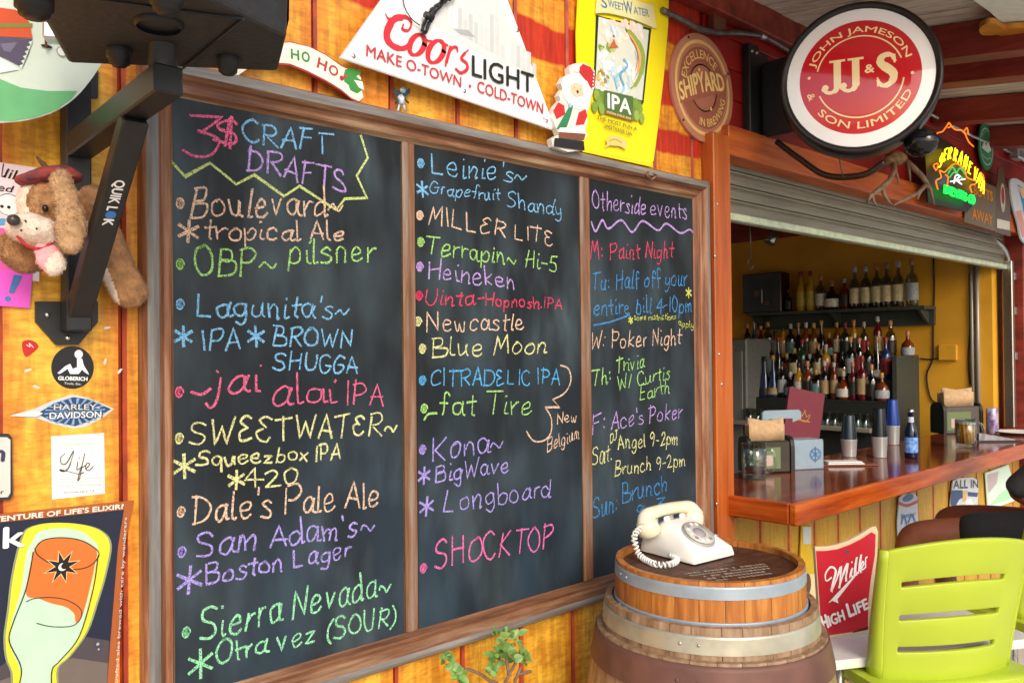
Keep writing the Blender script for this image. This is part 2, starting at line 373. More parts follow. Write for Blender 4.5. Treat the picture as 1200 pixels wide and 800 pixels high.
# ---------------------------------------------------------------- materials
def plank_material():
    """brushed yellow and orange stain with red bands round the wall at fixed heights"""
    m = bpy.data.materials.new('plank_paint'); m.use_nodes = True
    n = m.node_tree.nodes; l = m.node_tree.links; b = n['Principled BSDF']
    g = n.new('ShaderNodeNewGeometry'); sp = n.new('ShaderNodeSeparateXYZ'); l.new(g.outputs['Position'], sp.inputs[0])
    oi = n.new('ShaderNodeObjectInfo'); mu = n.new('ShaderNodeMath'); mu.operation = 'MULTIPLY'; mu.inputs[1].default_value = 31
    l.new(oi.outputs['Random'], mu.inputs[0])
    av = n.new('ShaderNodeVectorMath'); l.new(g.outputs['Position'], av.inputs[0]); l.new(mu.outputs[0], av.inputs[1])
    def nz(scale, st, det=5):
        mp = n.new('ShaderNodeMapping'); mp.inputs['Scale'].default_value = st; l.new(av.outputs[0], mp.inputs[0])
        t = n.new('ShaderNodeTexNoise'); t.inputs['Scale'].default_value = scale; t.inputs['Detail'].default_value = det; l.new(mp.outputs[0], t.inputs['Vector'])
        return t.outputs['Fac']
    def ramp(src, stops):
        r = n.new('ShaderNodeValToRGB'); e = r.color_ramp.elements
        while len(e) < len(stops): e.new(.5)
        for k, (p, c) in enumerate(stops): e[k].position = p; e[k].color = (*lin(c), 1)
        l.new(src, r.inputs[0]); return r.outputs[0]
    def mix(f, a, c, mode='MIX', fv=None):
        x = n.new('ShaderNodeMix'); x.data_type = 'RGBA'; x.blend_type = mode
        if fv is not None: x.inputs[0].default_value = fv
        else: l.new(f, x.inputs[0])
        for s, i in ((a, 6), (c, 7)):
            if isinstance(s, tuple): x.inputs[i].default_value = (*s, 1)
            else: l.new(s, x.inputs[i])
        return x.outputs[2]
    def math_(op, a, c):
        x = n.new('ShaderNodeMath'); x.operation = op
        for s, i in ((a, 0), (c, 1)):
            if isinstance(s, (int, float)): x.inputs[i].default_value = s
            else: l.new(s, x.inputs[i])
        return x.outputs[0]
    big = nz(2.2, (1.6, 1, 1)); fine = nz(9, (9, 1, 1), 7); grain = nz(60, (1, 1, .12), 6); brush = nz(30, (.6, 1, 2.2), 6)
    yel = ramp(big, [(.3, 'F2B634'), (.5, 'F6C442'), (.72, 'EAA026')])
    ora = ramp(fine, [(.3, 'D2681A'), (.7, 'EC9826')])
    # distance from the middle of a board, 0.2225 apart, gives the orange edges the painter left
    ph = math_('FRACT', math_('DIVIDE', math_('SUBTRACT', sp.outputs[0], .147), .2225), 0)
    ed = math_('ABSOLUTE', math_('SUBTRACT', ph, .5), 0)      # .5 at a joint
    ef = math_('ADD', ed, math_('MULTIPLY', math_('SUBTRACT', fine, .5), .3))
    edr = n.new('ShaderNodeMapRange'); edr.inputs['From Min'].default_value = .30; edr.inputs['From Max'].default_value = .50; l.new(ef, edr.inputs['Value'])
    c = mix(edr.outputs[0], yel, ora)
    # more orange stain high on the wall
    zz = math_('ADD', sp.outputs[2], math_('MULTIPLY', math_('SUBTRACT', big, .5), .6))
    hr = n.new('ShaderNodeMapRange'); hr.inputs['From Min'].default_value = 2.05; hr.inputs['From Max'].default_value = 2.6; hr.inputs['To Max'].default_value = .5; l.new(zz, hr.inputs['Value'])
    c = mix(hr.outputs[0], c, ora)
    br = ramp(brush, [(.3, 'B4702A'), (.62, 'FFFFFF')])
    c = mix(None, c, br, 'MULTIPLY', .42)
    gr = ramp(grain, [(.38, 'A87430'), (.56, 'FFFFFF')]); c = mix(None, c, gr, 'MULTIPLY', .4)
    saw = ramp(nz(170, (.35, 1, 1), 3), [(.35, 'C09050'), (.55, 'FFFFFF')]); c = mix(None, c, saw, 'MULTIPLY', .3)
    # the dark red stain that bled out of the joints in flecks
    jf = math_('MULTIPLY', math_('SUBTRACT', math_('ADD', ed, math_('MULTIPLY', nz(55, (1, 1, .5), 5), .10)), .512), 30); jc = n.new('ShaderNodeClamp'); l.new(jf, jc.inputs[0])
    c = mix(jc.outputs[0], c, lin('B03A14'))
    # red bands
    z2 = math_('ADD', sp.outputs[2], math_('MULTIPLY', math_('SUBTRACT', nz(5, (1, 1, 1), 3), .5), .05))
    z2 = math_('ADD', z2, math_('MULTIPLY', math_('SUBTRACT', big, .5), .07))
    z2 = math_('ADD', z2, math_('MULTIPLY', math_('SUBTRACT', math_('FRACT', math_('MULTIPLY', oi.outputs['Random'], 7.3), 0), .5), .03))
    def band(z0, z1, z):
        a = n.new('ShaderNodeMapRange'); a.inputs['From Min'].default_value = z0-.005; a.inputs['From Max'].default_value = z0+.005; l.new(z, a.inputs['Value'])
        d = n.new('ShaderNodeMapRange'); d.inputs['From Min'].default_value = z1-.005; d.inputs['From Max'].default_value = z1+.005; d.inputs['To Min'].default_value = 1; d.inputs['To Max'].default_value = 0; l.new(z, d.inputs['Value'])
        return math_('MULTIPLY', a.outputs[0], d.outputs[0])
    bands = math_('MAXIMUM', band(2.495, 2.615, z2), band(2.71, 9, z2))
    right = n.new('ShaderNodeMapRange'); right.inputs['From Min'].default_value = 2.12; right.inputs['From Max'].default_value = 2.16; l.new(sp.outputs[0], right.inputs['Value'])
    b3 = math_('MULTIPLY', band(2.33, 2.412, z2), right.outputs[0])
    bands = math_('MAXIMUM', bands, b3)
    red = ramp(fine, [(.3, '96100C'), (.7, 'C8201A')])
    bands = math_('MULTIPLY', bands, .93)
    c = mix(bands, c, red)
    # lower bar front is dirtier and greener
    dx = n.new('ShaderNodeMapRange'); dx.inputs['From Min'].default_value = 2.80; dx.inputs['From Max'].default_value = 2.84; l.new(sp.outputs[0], dx.inputs['Value'])
    dz = n.new('ShaderNodeMapRange'); dz.inputs['From Min'].default_value = 1.08; dz.inputs['From Max'].default_value = 1.12; dz.inputs['To Min'].default_value = 1; dz.inputs['To Max'].default_value = 0; l.new(sp.outputs[2], dz.inputs['Value'])
    dd = math_('MULTIPLY', dx.outputs[0], dz.outputs[0]); dn = n.new('ShaderNodeMapRange'); dn.inputs['From Min'].default_value = .35; dn.inputs['From Max'].default_value = .6; dn.inputs['To Min'].default_value = .25; dn.inputs['To Max'].default_value = .7; l.new(brush, dn.inputs['Value'])
    c = mix(math_('MULTIPLY', dd, dn.outputs[0]), c, lin('A08A3A'))
    l.new(c, b.inputs['Base Color']); b.inputs['Roughness'].default_value = .5
    bp = n.new('ShaderNodeBump'); bp.inputs['Strength'].default_value = .35; bp.inputs['Distance'].default_value = .002
    l.new(grain, bp.inputs['Height']); l.new(bp.outputs[0], b.inputs['Normal'])
    return m

def worn_wood(name, base, worn, dark, scale=6, st=(1, 1, 1), rough=.5, bump=.4):
    m = bpy.data.materials.new(name); m.use_nodes = True
    n = m.node_tree.nodes; l = m.node_tree.links; b = n['Principled BSDF']
    tc = n.new('ShaderNodeTexCoord'); oi = n.new('ShaderNodeObjectInfo'); mu = n.new('ShaderNodeMath'); mu.operation = 'MULTIPLY'; mu.inputs[1].default_value = 23
    ad = n.new('ShaderNodeVectorMath'); l.new(oi.outputs['Random'], mu.inputs[0]); l.new(tc.outputs['Object'], ad.inputs[0]); l.new(mu.outputs[0], ad.inputs[1])
    mp = n.new('ShaderNodeMapping'); mp.inputs['Scale'].default_value = st; l.new(ad.outputs[0], mp.inputs[0])
    a = n.new('ShaderNodeTexNoise'); a.inputs['Scale'].default_value = scale; a.inputs['Detail'].default_value = 7; a.inputs['Roughness'].default_value = .65; l.new(mp.outputs[0], a.inputs['Vector'])
    r = n.new('ShaderNodeValToRGB'); e = r.color_ramp.elements; e[0].position = .3; e[0].color = (*lin(dark), 1); e[1].position = .5; e[1].color = (*lin(base), 1)
    x = e.new(.68); x.color = (*lin(worn), 1)
    l.new(a.outputs['Fac'], r.inputs[0]); l.new(r.outputs[0], b.inputs['Base Color']); b.inputs['Roughness'].default_value = rough
    bp = n.new('ShaderNodeBump'); bp.inputs['Strength'].default_value = bump; bp.inputs['Distance'].default_value = .003; l.new(a.outputs['Fac'], bp.inputs['Height']); l.new(bp.outputs[0], b.inputs['Normal'])
    return m

def slate_material():
    m = bpy.data.materials.new('chalkboard_slate'); m.use_nodes = True
    n = m.node_tree.nodes; l = m.node_tree.links; b = n['Principled BSDF']
    g = n.new('ShaderNodeNewGeometry')
    def nz(scale, st, det=5, loc=0):
        mp = n.new('ShaderNodeMapping'); mp.inputs['Scale'].default_value = st; mp.inputs['Location'].default_value = (loc, 0, 0); l.new(g.outputs['Position'], mp.inputs[0])
        t = n.new('ShaderNodeTexNoise'); t.inputs['Scale'].default_value = scale; t.inputs['Detail'].default_value = det; l.new(mp.outputs[0], t.inputs['Vector']); return t.outputs['Fac']
    smear = nz(5, (1.6, 1, .6), 7); cloud = nz(1.6, (1, 1, 1), 3, 4); swipe = nz(26, (3, 1, .16), 4, 9)
    def ramp(src, stops):
        r = n.new('ShaderNodeValToRGB'); e = r.color_ramp.elements
        while len(e) < len(stops): e.new(.5)
        for k, (p, c) in enumerate(stops): e[k].position = p; e[k].color = (*lin(c), 1)
        l.new(src, r.inputs[0]); return r.outputs[0]
    def mul(a, c):
        x = n.new('ShaderNodeMath'); x.operation = 'MULTIPLY'; l.new(a, x.inputs[0]); l.new(c, x.inputs[1]); return x.outputs[0]
    base = ramp(cloud, [(.3, '121517'), (.7, '191D20')])
    f = mul(ramp(smear, [(.40, '000000'), (.72, 'FFFFFF')]), ramp(cloud, [(.35, '202020'), (.62, 'FFFFFF')]))
    x = n.new('ShaderNodeMix'); x.data_type = 'RGBA'; l.new(f, x.inputs[0]); l.new(base, x.inputs[6]); x.inputs[7].default_value = (*lin('4A5A62'), 1)
    y = n.new('ShaderNodeMix'); y.data_type = 'RGBA'; l.new(mul(ramp(swipe, [(.55, '000000'), (.8, '909090')]), ramp(cloud, [(.3, 'FFFFFF'), (.7, '303030')])), y.inputs[0]); l.new(x.outputs[2], y.inputs[6]); y.inputs[7].default_value = (*lin('24405A'), 1)
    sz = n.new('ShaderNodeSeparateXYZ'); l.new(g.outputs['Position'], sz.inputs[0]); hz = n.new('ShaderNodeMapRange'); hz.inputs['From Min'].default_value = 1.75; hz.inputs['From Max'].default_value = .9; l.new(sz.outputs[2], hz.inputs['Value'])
    y2 = n.new('ShaderNodeMix'); y2.data_type = 'RGBA'; l.new(mul(hz.outputs[0], ramp(nz(4, (1.2, 1, .5), 6, 2), [(.36, '303030'), (.66, 'F0F0F0')])), y2.inputs[0]); l.new(y.outputs[2], y2.inputs[6]); y2.inputs[7].default_value = (*lin('273A49'), 1)  # bluish sky reflection on the lower slate, painted into its colour in blotches
    l.new(y2.outputs[2], b.inputs['Base Color']); b.inputs['Roughness'].default_value = .5; b.inputs['Specular IOR Level'].default_value = .32
    return m

def chalk_material():
    m = print_mat('chalk', .95, 0, .1)
    n = m.node_tree.nodes; l = m.node_tree.links; b = n['Principled BSDF']
    g = n.new('ShaderNodeNewGeometry'); t = n.new('ShaderNodeTexNoise'); t.inputs['Scale'].default_value = 380; t.inputs['Detail'].default_value = 3; l.new(g.outputs['Position'], t.inputs['Vector'])
    r = n.new('ShaderNodeMapRange'); r.inputs['From Min'].default_value = .38; r.inputs['From Max'].default_value = .56; r.inputs['To Min'].default_value = .28; r.inputs['To Max'].default_value = .95
    l.new(t.outputs['Fac'], r.inputs['Value']); l.new(r.outputs[0], b.inputs['Alpha']); b.inputs['Specular IOR Level'].default_value = .1
    return m

M = {}
M['plank'] = plank_material()
M['groove'] = mat('red_stained_joint', 'B0441A', .6, vary=.35, scale=20, col2='7E2410')
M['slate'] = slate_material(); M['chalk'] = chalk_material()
M['print'] = print_mat('printed_ink', .38, 0, .06); M['matte_print'] = print_mat('matte_print', .8, 0, .09); M['neon_print'] = print_mat('lit_neon_tube', .3, 0, 0, emit=3.2)
M['frame_h'] = worn_wood('worn_frame_rail_wood', '7E5438', 'A08468', '4A2C1C', 9, (.35, 4, 4))
M['frame_v'] = worn_wood('worn_frame_stile_wood', '8A5636', 'A88468', '52301C', 9, (5, 4, .35))
M['frame_grey_h'] = worn_wood('worn_grey_bead', '7A7672', '9C968E', '54463C', 7, (.35, 4, 4))
M['frame_grey_v'] = worn_wood('worn_grey_bead_upright', '6E6C6A', '8C8884', '54463C', 7, (5, 4, .35))
M['mullion'] = worn_wood('brown_mullion_wood', '7A5236', '8E8074', '4C2E1C', 8, (5, 4, .3))
M['post'] = worn_wood('orange_stained_cedar', 'B0561E', 'C06A2A', '8A4012', 5, (5, 5, .35), .4, .15)
M['beam'] = worn_wood('orange_beam_wood', 'C05A1C', 'D0702A', '8C3810', 5, (.35, 5, 5), .45, .2)
M['redbeam'] = worn_wood('dark_red_rafter_paint', '8A2E1E', '9E4430', '5A1C12', 5, (3, .5, 3), .55, .3)
M['redwall'] = worn_wood('red_wall_paint', '98160F', 'AE1F16', '6C100C', 4, (.6, 1, 1), .5, .2)
M['ceil'] = worn_wood('weathered_white_board', 'CFC7BA', 'E6E0D4', '8A7E72', 7, (4, .5, 3), .8, .5)
M['barwood'] = worn_wood('varnished_bar_top_wood', '74301A', '8A3C1E', '501C10', 4, (.5, 4, 2), .12, .05)
M['bartrim'] = worn_wood('varnished_bar_edge_wood', 'B24E14', 'C86A20', '843008', 5, (.4, 4, 5), .22, .08)
M['ochre'] = mat('ochre_interior_paint', 'E0A428', .6, vary=.12, scale=3)
M['concrete'] = mat('patio_concrete', 'CAC4B6', .8, vary=.15, scale=3, bump=.2)
M['intfloor'] = mat('bar_floor_tile', '8A8070', .6, vary=.2, scale=5)
M['black'] = mat('black_metal', '1E1F21', .42, vary=.2, scale=40)
M['blackplastic'] = mat('black_plastic', '1A1A1B', .5, vary=.15, scale=60, bump=.05)
M['boxgrey'] = mat('charcoal_speaker_paint', '2C2B2C', .55, vary=.18, scale=90, bump=.15)
M['steel'] = mat('brushed_steel', 'C8C8C4', .3, 1, vary=.15, scale=40, stretch=(1, 1, 10))
M['chrome'] = mat('chrome', 'D8D8D8', .12, 1)
M['galv'] = mat('galvanised_steel', 'B9C0C4', .38, .85, vary=.2, scale=25, stretch=(1, 1, 3))
M['slat'] = mat('shutter_slat_aluminium', '8C8676', .36, .35, vary=.12, scale=14, stretch=(.3, 3, 3))
M['slatbar'] = mat('pale_green_bottom_bar', 'C4D0B4', .45, .1, vary=.15, scale=30)
M['glass'] = glass_mat('clear_glass', 'E6EEEC', .06, .55)
M['glass2'] = glass_mat('thick_clear_glass', 'DCE4E2', .05, .42)
M['cup_steel'] = mat('polished_cup_steel', 'CED2D2', .22, .45)
M['white'] = mat('white_paint', 'E8E6E0', .5, vary=.05, scale=10)

# ---------------------------------------------------------------- ground
b = MB(); b.add([(-60, -60, 0), (60, -60, 0), (60, 60, 0), (-60, 60, 0)], [(0, 1, 2, 3)])
tag(b.build('ground', M['concrete']), kind='structure')

# ---------------------------------------------------------------- front wall: tongue and groove boards
PIT = .2225
ZTOP = 3.02
wall = thing('plank_wall', 'yellow and orange stained vertical board wall with red painted bands behind the chalkboard', 'wall', (1.2, 0, 0))
def plank(x0, x1, z0, z1, parent, nm='plank', y=0.):
    p = MB(); g = .006; t = .02
    outl = [(x0+.0012, y+t), (x0+.0012, y+g), (x0+.0085, y), (x1-.0085, y), (x1-.0012, y+g), (x1-.0012, y+t)]
    vs = [V((a, c, z0)) for a, c in outl]+[V((a, c, z1)) for a, c in outl]; n = 6
    p.add(vs, [(2, 3, 9, 8)], 0)
    p.add(vs, [(0, 1, 7, 6), (1, 2, 8, 7), (3, 4, 10, 9), (4, 5, 11, 10), (5, 0, 6, 11)], 1)
    p.add(vs, [(5, 4, 3, 2, 1, 0), (6, 7, 8, 9, 10, 11)], 0)
    return p.build(nm, [M['plank'], M['groove']], parent)
k = -4
while .147+PIT*k < 2.66:
    x0 = .147+PIT*k; x1 = min(x0+PIT, 2.66); plank(x0, x1, 0, ZTOP, wall); k += 1
b = MB(); b.box((.88, .0605, ZTOP/2), (3.76, .08, ZTOP)); b.build('backing', M['redwall'], wall)

# ---------------------------------------------------------------- bar front wall below the counter
knee = thing('bar_front_wall', 'yellow stained vertical boards of the bar front under the counter', 'wall', (4.5, 0, 0))
k = 12
while .147+PIT*k < 6.4:
    x0 = max(.147+PIT*k, 2.785); x1 = .147+PIT*(k+1)
    if x1 > x0+.02: plank(x0, x1, 0, .975, knee, y=.004)
    k += 1
b = MB(); b.box((4.7, .0655, .485), (3.9, .08, .97)); b.build('backing', M['groove'], knee)

# ---------------------------------------------------------------- posts, header, upper wall
post = thing('cedar_post', 'orange stained wooden post between the chalkboard and the bar opening', 'post', (2.715, 0, 0))
b = MB(); b.box((2.7155, -.005, 1.21), (.111, .09, 2.42), bev=.004); b.build('post', M['post'], post)
b = MB()
for px_, py_ in ((841, 239), (843, 415), (840, 590), (846, 450), (838, 300)):
    q = PW(px_, py_, -.05); b.lathe([(.0001, .003), (.005, .003), (.006, 0)], q, 8, ax=(0, -1, 0))
b.build('screw', M['steel'], post)
hd = thing('header_beam', 'long orange wooden beam over the bar opening above the roller shutter', 'beam', (4.5, 0, 2.36))
b = MB(); b.box((4.62, .01, 2.41), (3.70, .11, .115), bev=.004); b.build('beam', M['beam'], hd)
b = MB(); b.box((4.62, .105, 2.385), (3.70, .08, .06)); b.build('soffit_board', M['redbeam'], hd)
up_ = thing('upper_wall', 'red painted board wall above the header beam of the bar opening', 'wall', (4.5, 0, 2.47))
z = 2.4685
for i, h in enumerate((.12, .12, .12, .12, .09)):
    p = MB(); p.box((4.62+.015, .012+.001*i, z+h/2-.001), (3.9, .022, h-.004), bev=.003); p.build('board', M['redwall'], up_); z += h
b = MB(); b.box((4.62, .06, 2.75), (3.9, .07, .55)); b.build('backing', M['redbeam'], up_)
# yellow boards showing past the post, between the wall end and the opening
yb = MB(); yb.box((2.8, -.004, 2.66), (.26, .012, .36)); 
rp = thing('red_post', 'dark red post at the far right end of the bar opening', 'post', (6.36, 0, 0))
b = MB(); b.box((6.38, .03, 1.18), (.18, .14, 2.36), bev=.005); b.build('post', M['redbeam'], rp)

# ---------------------------------------------------------------- roof
roof = thing('awning_roof', 'weathered white plank awning roof on dark red rafters', 'roof', (3.6, 0, 2.95))
SL = .13
def rz_(y, z0=2.98): return z0+SL*y
k = 0; x = 2.15
def sloped(x0, x1, y0, y1, th, mt, nm, z0=2.98, par=roof):
    p = MB(); vs = []
    for yy in (y0, y1):
        for xx in (x0, x1):
            for zz in (rz_(yy, z0), rz_(yy, z0)+th): vs.append((xx, yy, zz))
    p.add(vs, [(0, 1, 3, 2), (4, 6, 7, 5), (0, 4, 5, 1), (2, 3, 7, 6), (0, 2, 6, 4), (1, 5, 7, 3)])
    return p.build(nm, mt, par)
while x < 8.2:
    wd = .145+random.uniform(-.01, .01)
    sloped(x+.003, x+wd-.003, -1.15, -.002, .022, M['ceil'], 'roof_board', 2.98+random.uniform(0, .004)); x += wd
for xc, ww, hh in ((2.42, .1, .12), (3.62, .1, .14), (4.02, .12, .14), (4.92, .1, .13), (5.75, .1, .13), (6.6, .1, .13), (7.5, .1, .13)):
    sloped(xc-ww/2, xc+ww/2, -1.17, -.003, hh-.004, M['redbeam'], 'rafter', 2.98-hh)
b = MB(); b.box((3.3, -.035, 2.925), (2.2, .06, .11), bev=.004); b.build('ledger', M['redbeam'], roof)
# opaque felt above the planks so daylight comes only from the open side
sloped(2.15, 8.3, -1.18, .0, .02, M['boxgrey'], 'roofing_felt', 3.008)
b = MB(); b.box((5.22, -1.19, 2.86), (6.15, .03, .12)); b.build('fascia', M['redbeam'], roof)

# ---------------------------------------------------------------- the chalkboard
cb = thing('chalkboard', 'large three panel chalkboard menu in a weathered wood frame covered in coloured chalk writing', 'chalkboard', (1.65, 0, .83))
FX0, FX1, FZ0, FZ1 = .622, 2.652, .822, 2.236
W_ = .07     # rail width to the slate
prof = [(0, .0), (0, .030), (.006, .040), (.016, .045), (.028, .044), (.036, .036), (.040, .026), (.046, .022), (.055, .024), (.060, .022), (.066, .012), (W_, .008), (W_, 0)]
def rail(a, c, inw, mt, nm, z=None):
    """moulding from corner a to corner c, inw = direction to the slate, mitred ends"""
    a = V(a); c = V(c); d = (c-a).normalized(); inw = V(inw); p = MB(); vs = []
    for end, sg in ((a, 1), (c, -1)):
        for (wv, dv) in prof: vs.append(end+inw*wv*RW+d*sg*wv*RW2+V((0, -dv, 0)))
    n = len(prof)
    for i in range(n-1): p.add([vs[i], vs[i+1], vs[n+i+1], vs[n+i]], [(0, 1, 2, 3)], 1 if 2 <= i <= 3 else 0)
    return p.build(nm, [mt, M['frame_grey_h'] if nm == 'frame_rail' else M['frame_grey_v']], cb)
RW = RW2 = 1
rail((FX0, 0, FZ1), (FX1, 0, FZ1), (0, 0, -1), M['frame_h'], 'frame_rail')
rail((FX0, 0, FZ0), (FX1, 0, FZ0), (0, 0, 1), M['frame_h'], 'frame_rail')
rail((FX0, 0, FZ0), (FX0, 0, FZ1), (1, 0, 0), M['frame_v'], 'frame_stile')
rail((FX1, 0, FZ0), (FX1, 0, FZ1), (-1, 0, 0), M['frame_v'], 'frame_stile')
cols = [(.69, 1.284), (1.328, 1.968), (2.016, 2.584)]
for x0, x1 in ((1.284, 1.328), (1.968, 2.016)):
    b = MB(); xm = (x0+x1)/2; b.box((xm, -.008, 1.529), (x1-x0-.004, .014, 1.278), bev=.005); b.build('mullion', M['mullion'], cb)
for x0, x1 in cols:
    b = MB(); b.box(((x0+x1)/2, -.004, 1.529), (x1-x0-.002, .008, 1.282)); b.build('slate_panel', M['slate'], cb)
# little carved ornament on the top rail
b = MB(); q = PW(763, 207, -.046)
for s_ in (-1, 1): b.tube([q+V((.0, 0, -.012)), q+V((s_*.03, 0, .008)), q+V((s_*.014, 0, .014))], .004, 6)
b.build('carved_ornament', M['frame_h'], cb)

PK, BL, PU, PE, LG, GR, YE = 'F0709A', '84C2EE', 'C8A6EA', 'F0CCB0', 'D6E68C', 'ACE080', 'E8E8A4'
MI, CY, LA, MA = '9CE8B4', '5FB6EC', 'B2A2EE', 'EC78B8'
PKR = 'E84A6C'; DB = '4C96D6'; BY = 'D8E06A'
def chalk(t, x0, y0, x1, y1, h, col, w=.0062):
    ar = Art((0, -.0088, 0)); ar.d = 0
    a = ar.px(x0, y0); c = ar.px(x1, y1); hh = ar.px(x0, y0-h); H = math.hypot(hh[0]-a[0], hh[1]-a[1])/100
    st, wd = glyph_strokes(t); dx, dy = c[0]-a[0], c[1]-a[1]; L = math.hypot(dx, dy); ux, uy = dx/L, dy/L; k = L/wd
    ph = random.uniform(0, 6)
    for i, (pts, sm) in enumerate(st):
        P = []
        for (x, y) in pts:
            X = x*k; Y = y*H + .0022*sin(x*.03+ph); P.append((a[0]+ux*X, a[1]+uy*X+Y))
        if sm: P = sp2(P, 5)
        else:
            Q = []
            for j in range(len(P)-1):
                for t_ in range(4): Q.append((P[j][0]+(P[j+1][0]-P[j][0])*t_/4, P[j][1]+(P[j+1][1]-P[j][1])*t_/4))
            P = Q+[P[-1]]
        ar.d = .0001*(i % 5); ar.stroke(P, w*random.uniform(.6, .84), col, jit=.2)
    return ar.build('chalk_writing', M['chalk'], cb)
def bullet(x, y, col, rx=5, ry=7.5, hollow=False):
    ar = Art((0, -.0087, 0)); ar.d = 0; pts = []
    c = ar.px(x, y); r1 = abs(ar.px(x+rx, y)[0]-c[0]); r2 = abs(ar.px(x, y+ry)[1]-c[1])
    n = 60
    for i in range(n):
        t = i/n; rr = 1-.85*t; an = t*2*pi*2.3; pts.append((c[0]+r1*rr*cos(an)*.8, c[1]+r2*rr*sin(an)*.85))
    ar.disc(c, r1*.7, tuple(q*.8 for q in lin(col)), r2*.75); ar.d = .0001; ar.stroke(pts, .0062, col, jit=.15); ar.build('chalk_bullet', M['chalk'], cb)
def star(x, y, r, col):
    ar = Art((0, -.0087, 0)); ar.d = 0; c = ar.px(x, y); rr = abs(ar.px(x, y+r)[1]-c[1])
    for i, an in enumerate((88, 30, 148)):
        ar.d = .0001*i; dx, dy = cos(R(an+random.uniform(-8, 8)))*rr, sin(R(an))*rr; ar.stroke([(c[0]-dx, c[1]-dy), (c[0]+dx*.3, c[1]+dy*.3), (c[0]+dx, c[1]+dy)], .0066, col, jit=.15)
    ar.build('chalk_star', M['chalk'], cb)
def line(pts, col, w=.006, smooth=False):
    ar = Art((0, -.0087, 0)); ar.d = 0; ar.stroke(ar.pxs(pts), w, col, smooth, .12); ar.build('chalk_line', M['chalk'], cb)

chalk('3', 213, 180, 250, 183, 48, PK, .008); chalk('$', 251, 170, 278, 172, 34, PK, .008)
chalk('CRAFT', 285, 166, 387, 180, 25, BL, .007); chalk('DRAFTS', 290, 198, 407, 226, 27, PU, .007)
line([(201.5, 190), (217, 207), (246, 191), (277, 216), (298, 205), (333, 230), (351, 218), (394, 246), (404, 233), (430, 232), (418, 206), (431, 185), (423, 159)], LG, .006)
for c in ((211, 239, PE), (211, 310, GR), (211, 357, BL), (210, 460, PK), (210, 514, YE), (212, 600, PE), (213, 647, LA), (218, 741, MI)): bullet(*c)
chalk('Boulevard~', 222, 254, 403, 252, 34, PE, .0066); star(221, 271, 13, PE); chalk('tropical Ale', 238, 281, 403, 281, 23, PE)
chalk('OBP~', 228, 324, 325, 320, 32, GR, .0066); chalk('pilsner', 337, 309, 439, 306, 30, GR)
chalk("Lagunita's~", 229, 370, 410, 373, 28, BL, .0066); star(215, 394, 12, BL); chalk('IPA', 237, 410, 281, 410, 24, BL, .0066)
star(300, 394, 12, BL); chalk('BROWN', 319, 405, 413, 406, 22, BL, .0066); chalk('SHUGGA', 320, 432, 419, 438, 21, BL)
line([(224, 459), (236, 462), (247, 455)], PK, .006, True); chalk('jai', 248, 463, 305, 459, 34, PK, .007); chalk('alai', 318, 474, 393, 472, 33, PK, .007); chalk('IPA', 405, 475, 450, 474, 26, PK)
chalk('SW€€TWAT€R~', 221, 521, 466, 508, 29, YE, .0068); star(216, 546, 14, YE); chalk('Squeezbox', 229, 546, 362, 539, 17, YE); chalk('IPA', 369, 541, 399, 537, 19, YE)
star(277, 562, 11, YE); chalk('420', 287, 571, 350, 567, 21, YE)
chalk("Dale's Pale Ale", 226, 613, 444, 592, 34, PE, .0068)
chalk("Sam Adam's~", 230, 653, 439, 625, 30, LA, .0068); star(222, 679, 16, LA); chalk('Boston Lager', 240, 685, 411, 652, 24, LA, .0066)
chalk('Sierra Nevada~', 234, 751, 459, 694, 36, MI, .007); star(235, 777, 17, MI); chalk('Otra vez (SOUR)', 252, 778, 464, 731, 26, MI, .0068)
for c in ((493, 192, BL), (492, 253, PE), (493, 284, GR), (492, 313, PU), (491, 347, PKR), (490, 377, YE), (495, 409, YE), (495, 446, CY), (497, 479, GR), (495, 527, LA), (496, 666, MA)): bullet(*c, rx=4.6, ry=6.6)
chalk("Leinie's~", 505, 204, 617, 215, 25, BL); star(495, 222, 9, BL); chalk('Grapefruit', 504, 227, 586, 235, 15, BL, .005); chalk('Shandy', 594, 242, 659, 254, 18, BL, .0056)
chalk('MILL€R LIT€', 501, 262, 649, 288, 21, PE); chalk('Terrapin~ Hi-5', 499, 297, 653, 318, 22, GR); chalk('Heineken', 501, 326, 604, 338, 22, PU)
chalk('Uinta-', 498, 358, 567, 357, 19, PKR); chalk('Hopnosh.IPA', 569, 358, 659, 362, 14, PKR, .0055)
chalk('Newcastle', 500, 388, 614, 386, 21, PE); chalk('Blue Moon', 506, 418, 641, 413, 22, YE)
chalk('CITRAD€LIC IPA', 504, 452, 656, 450, 20, CY); line([(497, 492), (502, 485), (512, 484)], GR, .006, True); chalk('fat Tire', 513, 486, 623, 484, 26, GR, .0066)
line([(657, 428), (666, 432), (669, 446), (662, 460), (648, 468)], PE, .005, True); line([(648, 468), (656, 477), (639, 477)], PE, .005); line([(639, 477), (646, 490), (645.5, 507), (637, 516), (625, 516), (617, 505)], PE, .005, True)
chalk('New', 653, 497, 676, 493, 12, PE, .0048); chalk('Belgium', 641, 529, 679, 513, 15, PE, .0048)
chalk('Kona~', 506, 540, 592, 527, 28, LA, .0066); star(497, 557, 10, LA); chalk('BigWave', 510, 565, 596, 552, 20, LA); star(500, 593, 11, LA); chalk('Longboard', 519, 600, 645, 581, 24, LA)
chalk('SHOCKTOP', 509, 665, 648, 641, 32, MA, .0072)
chalk('Otherside', 694, 244, 757, 252, 22, PU, .006); chalk('events', 762, 252, 805, 257, 20, PU, .006)
line([(693, 260), (698, 271), (706, 258), (713, 268), (728, 258), (741, 272), (753, 259), (771, 270), (781, 262), (797, 273), (808, 269), (813, 274)], PU, .007, True)
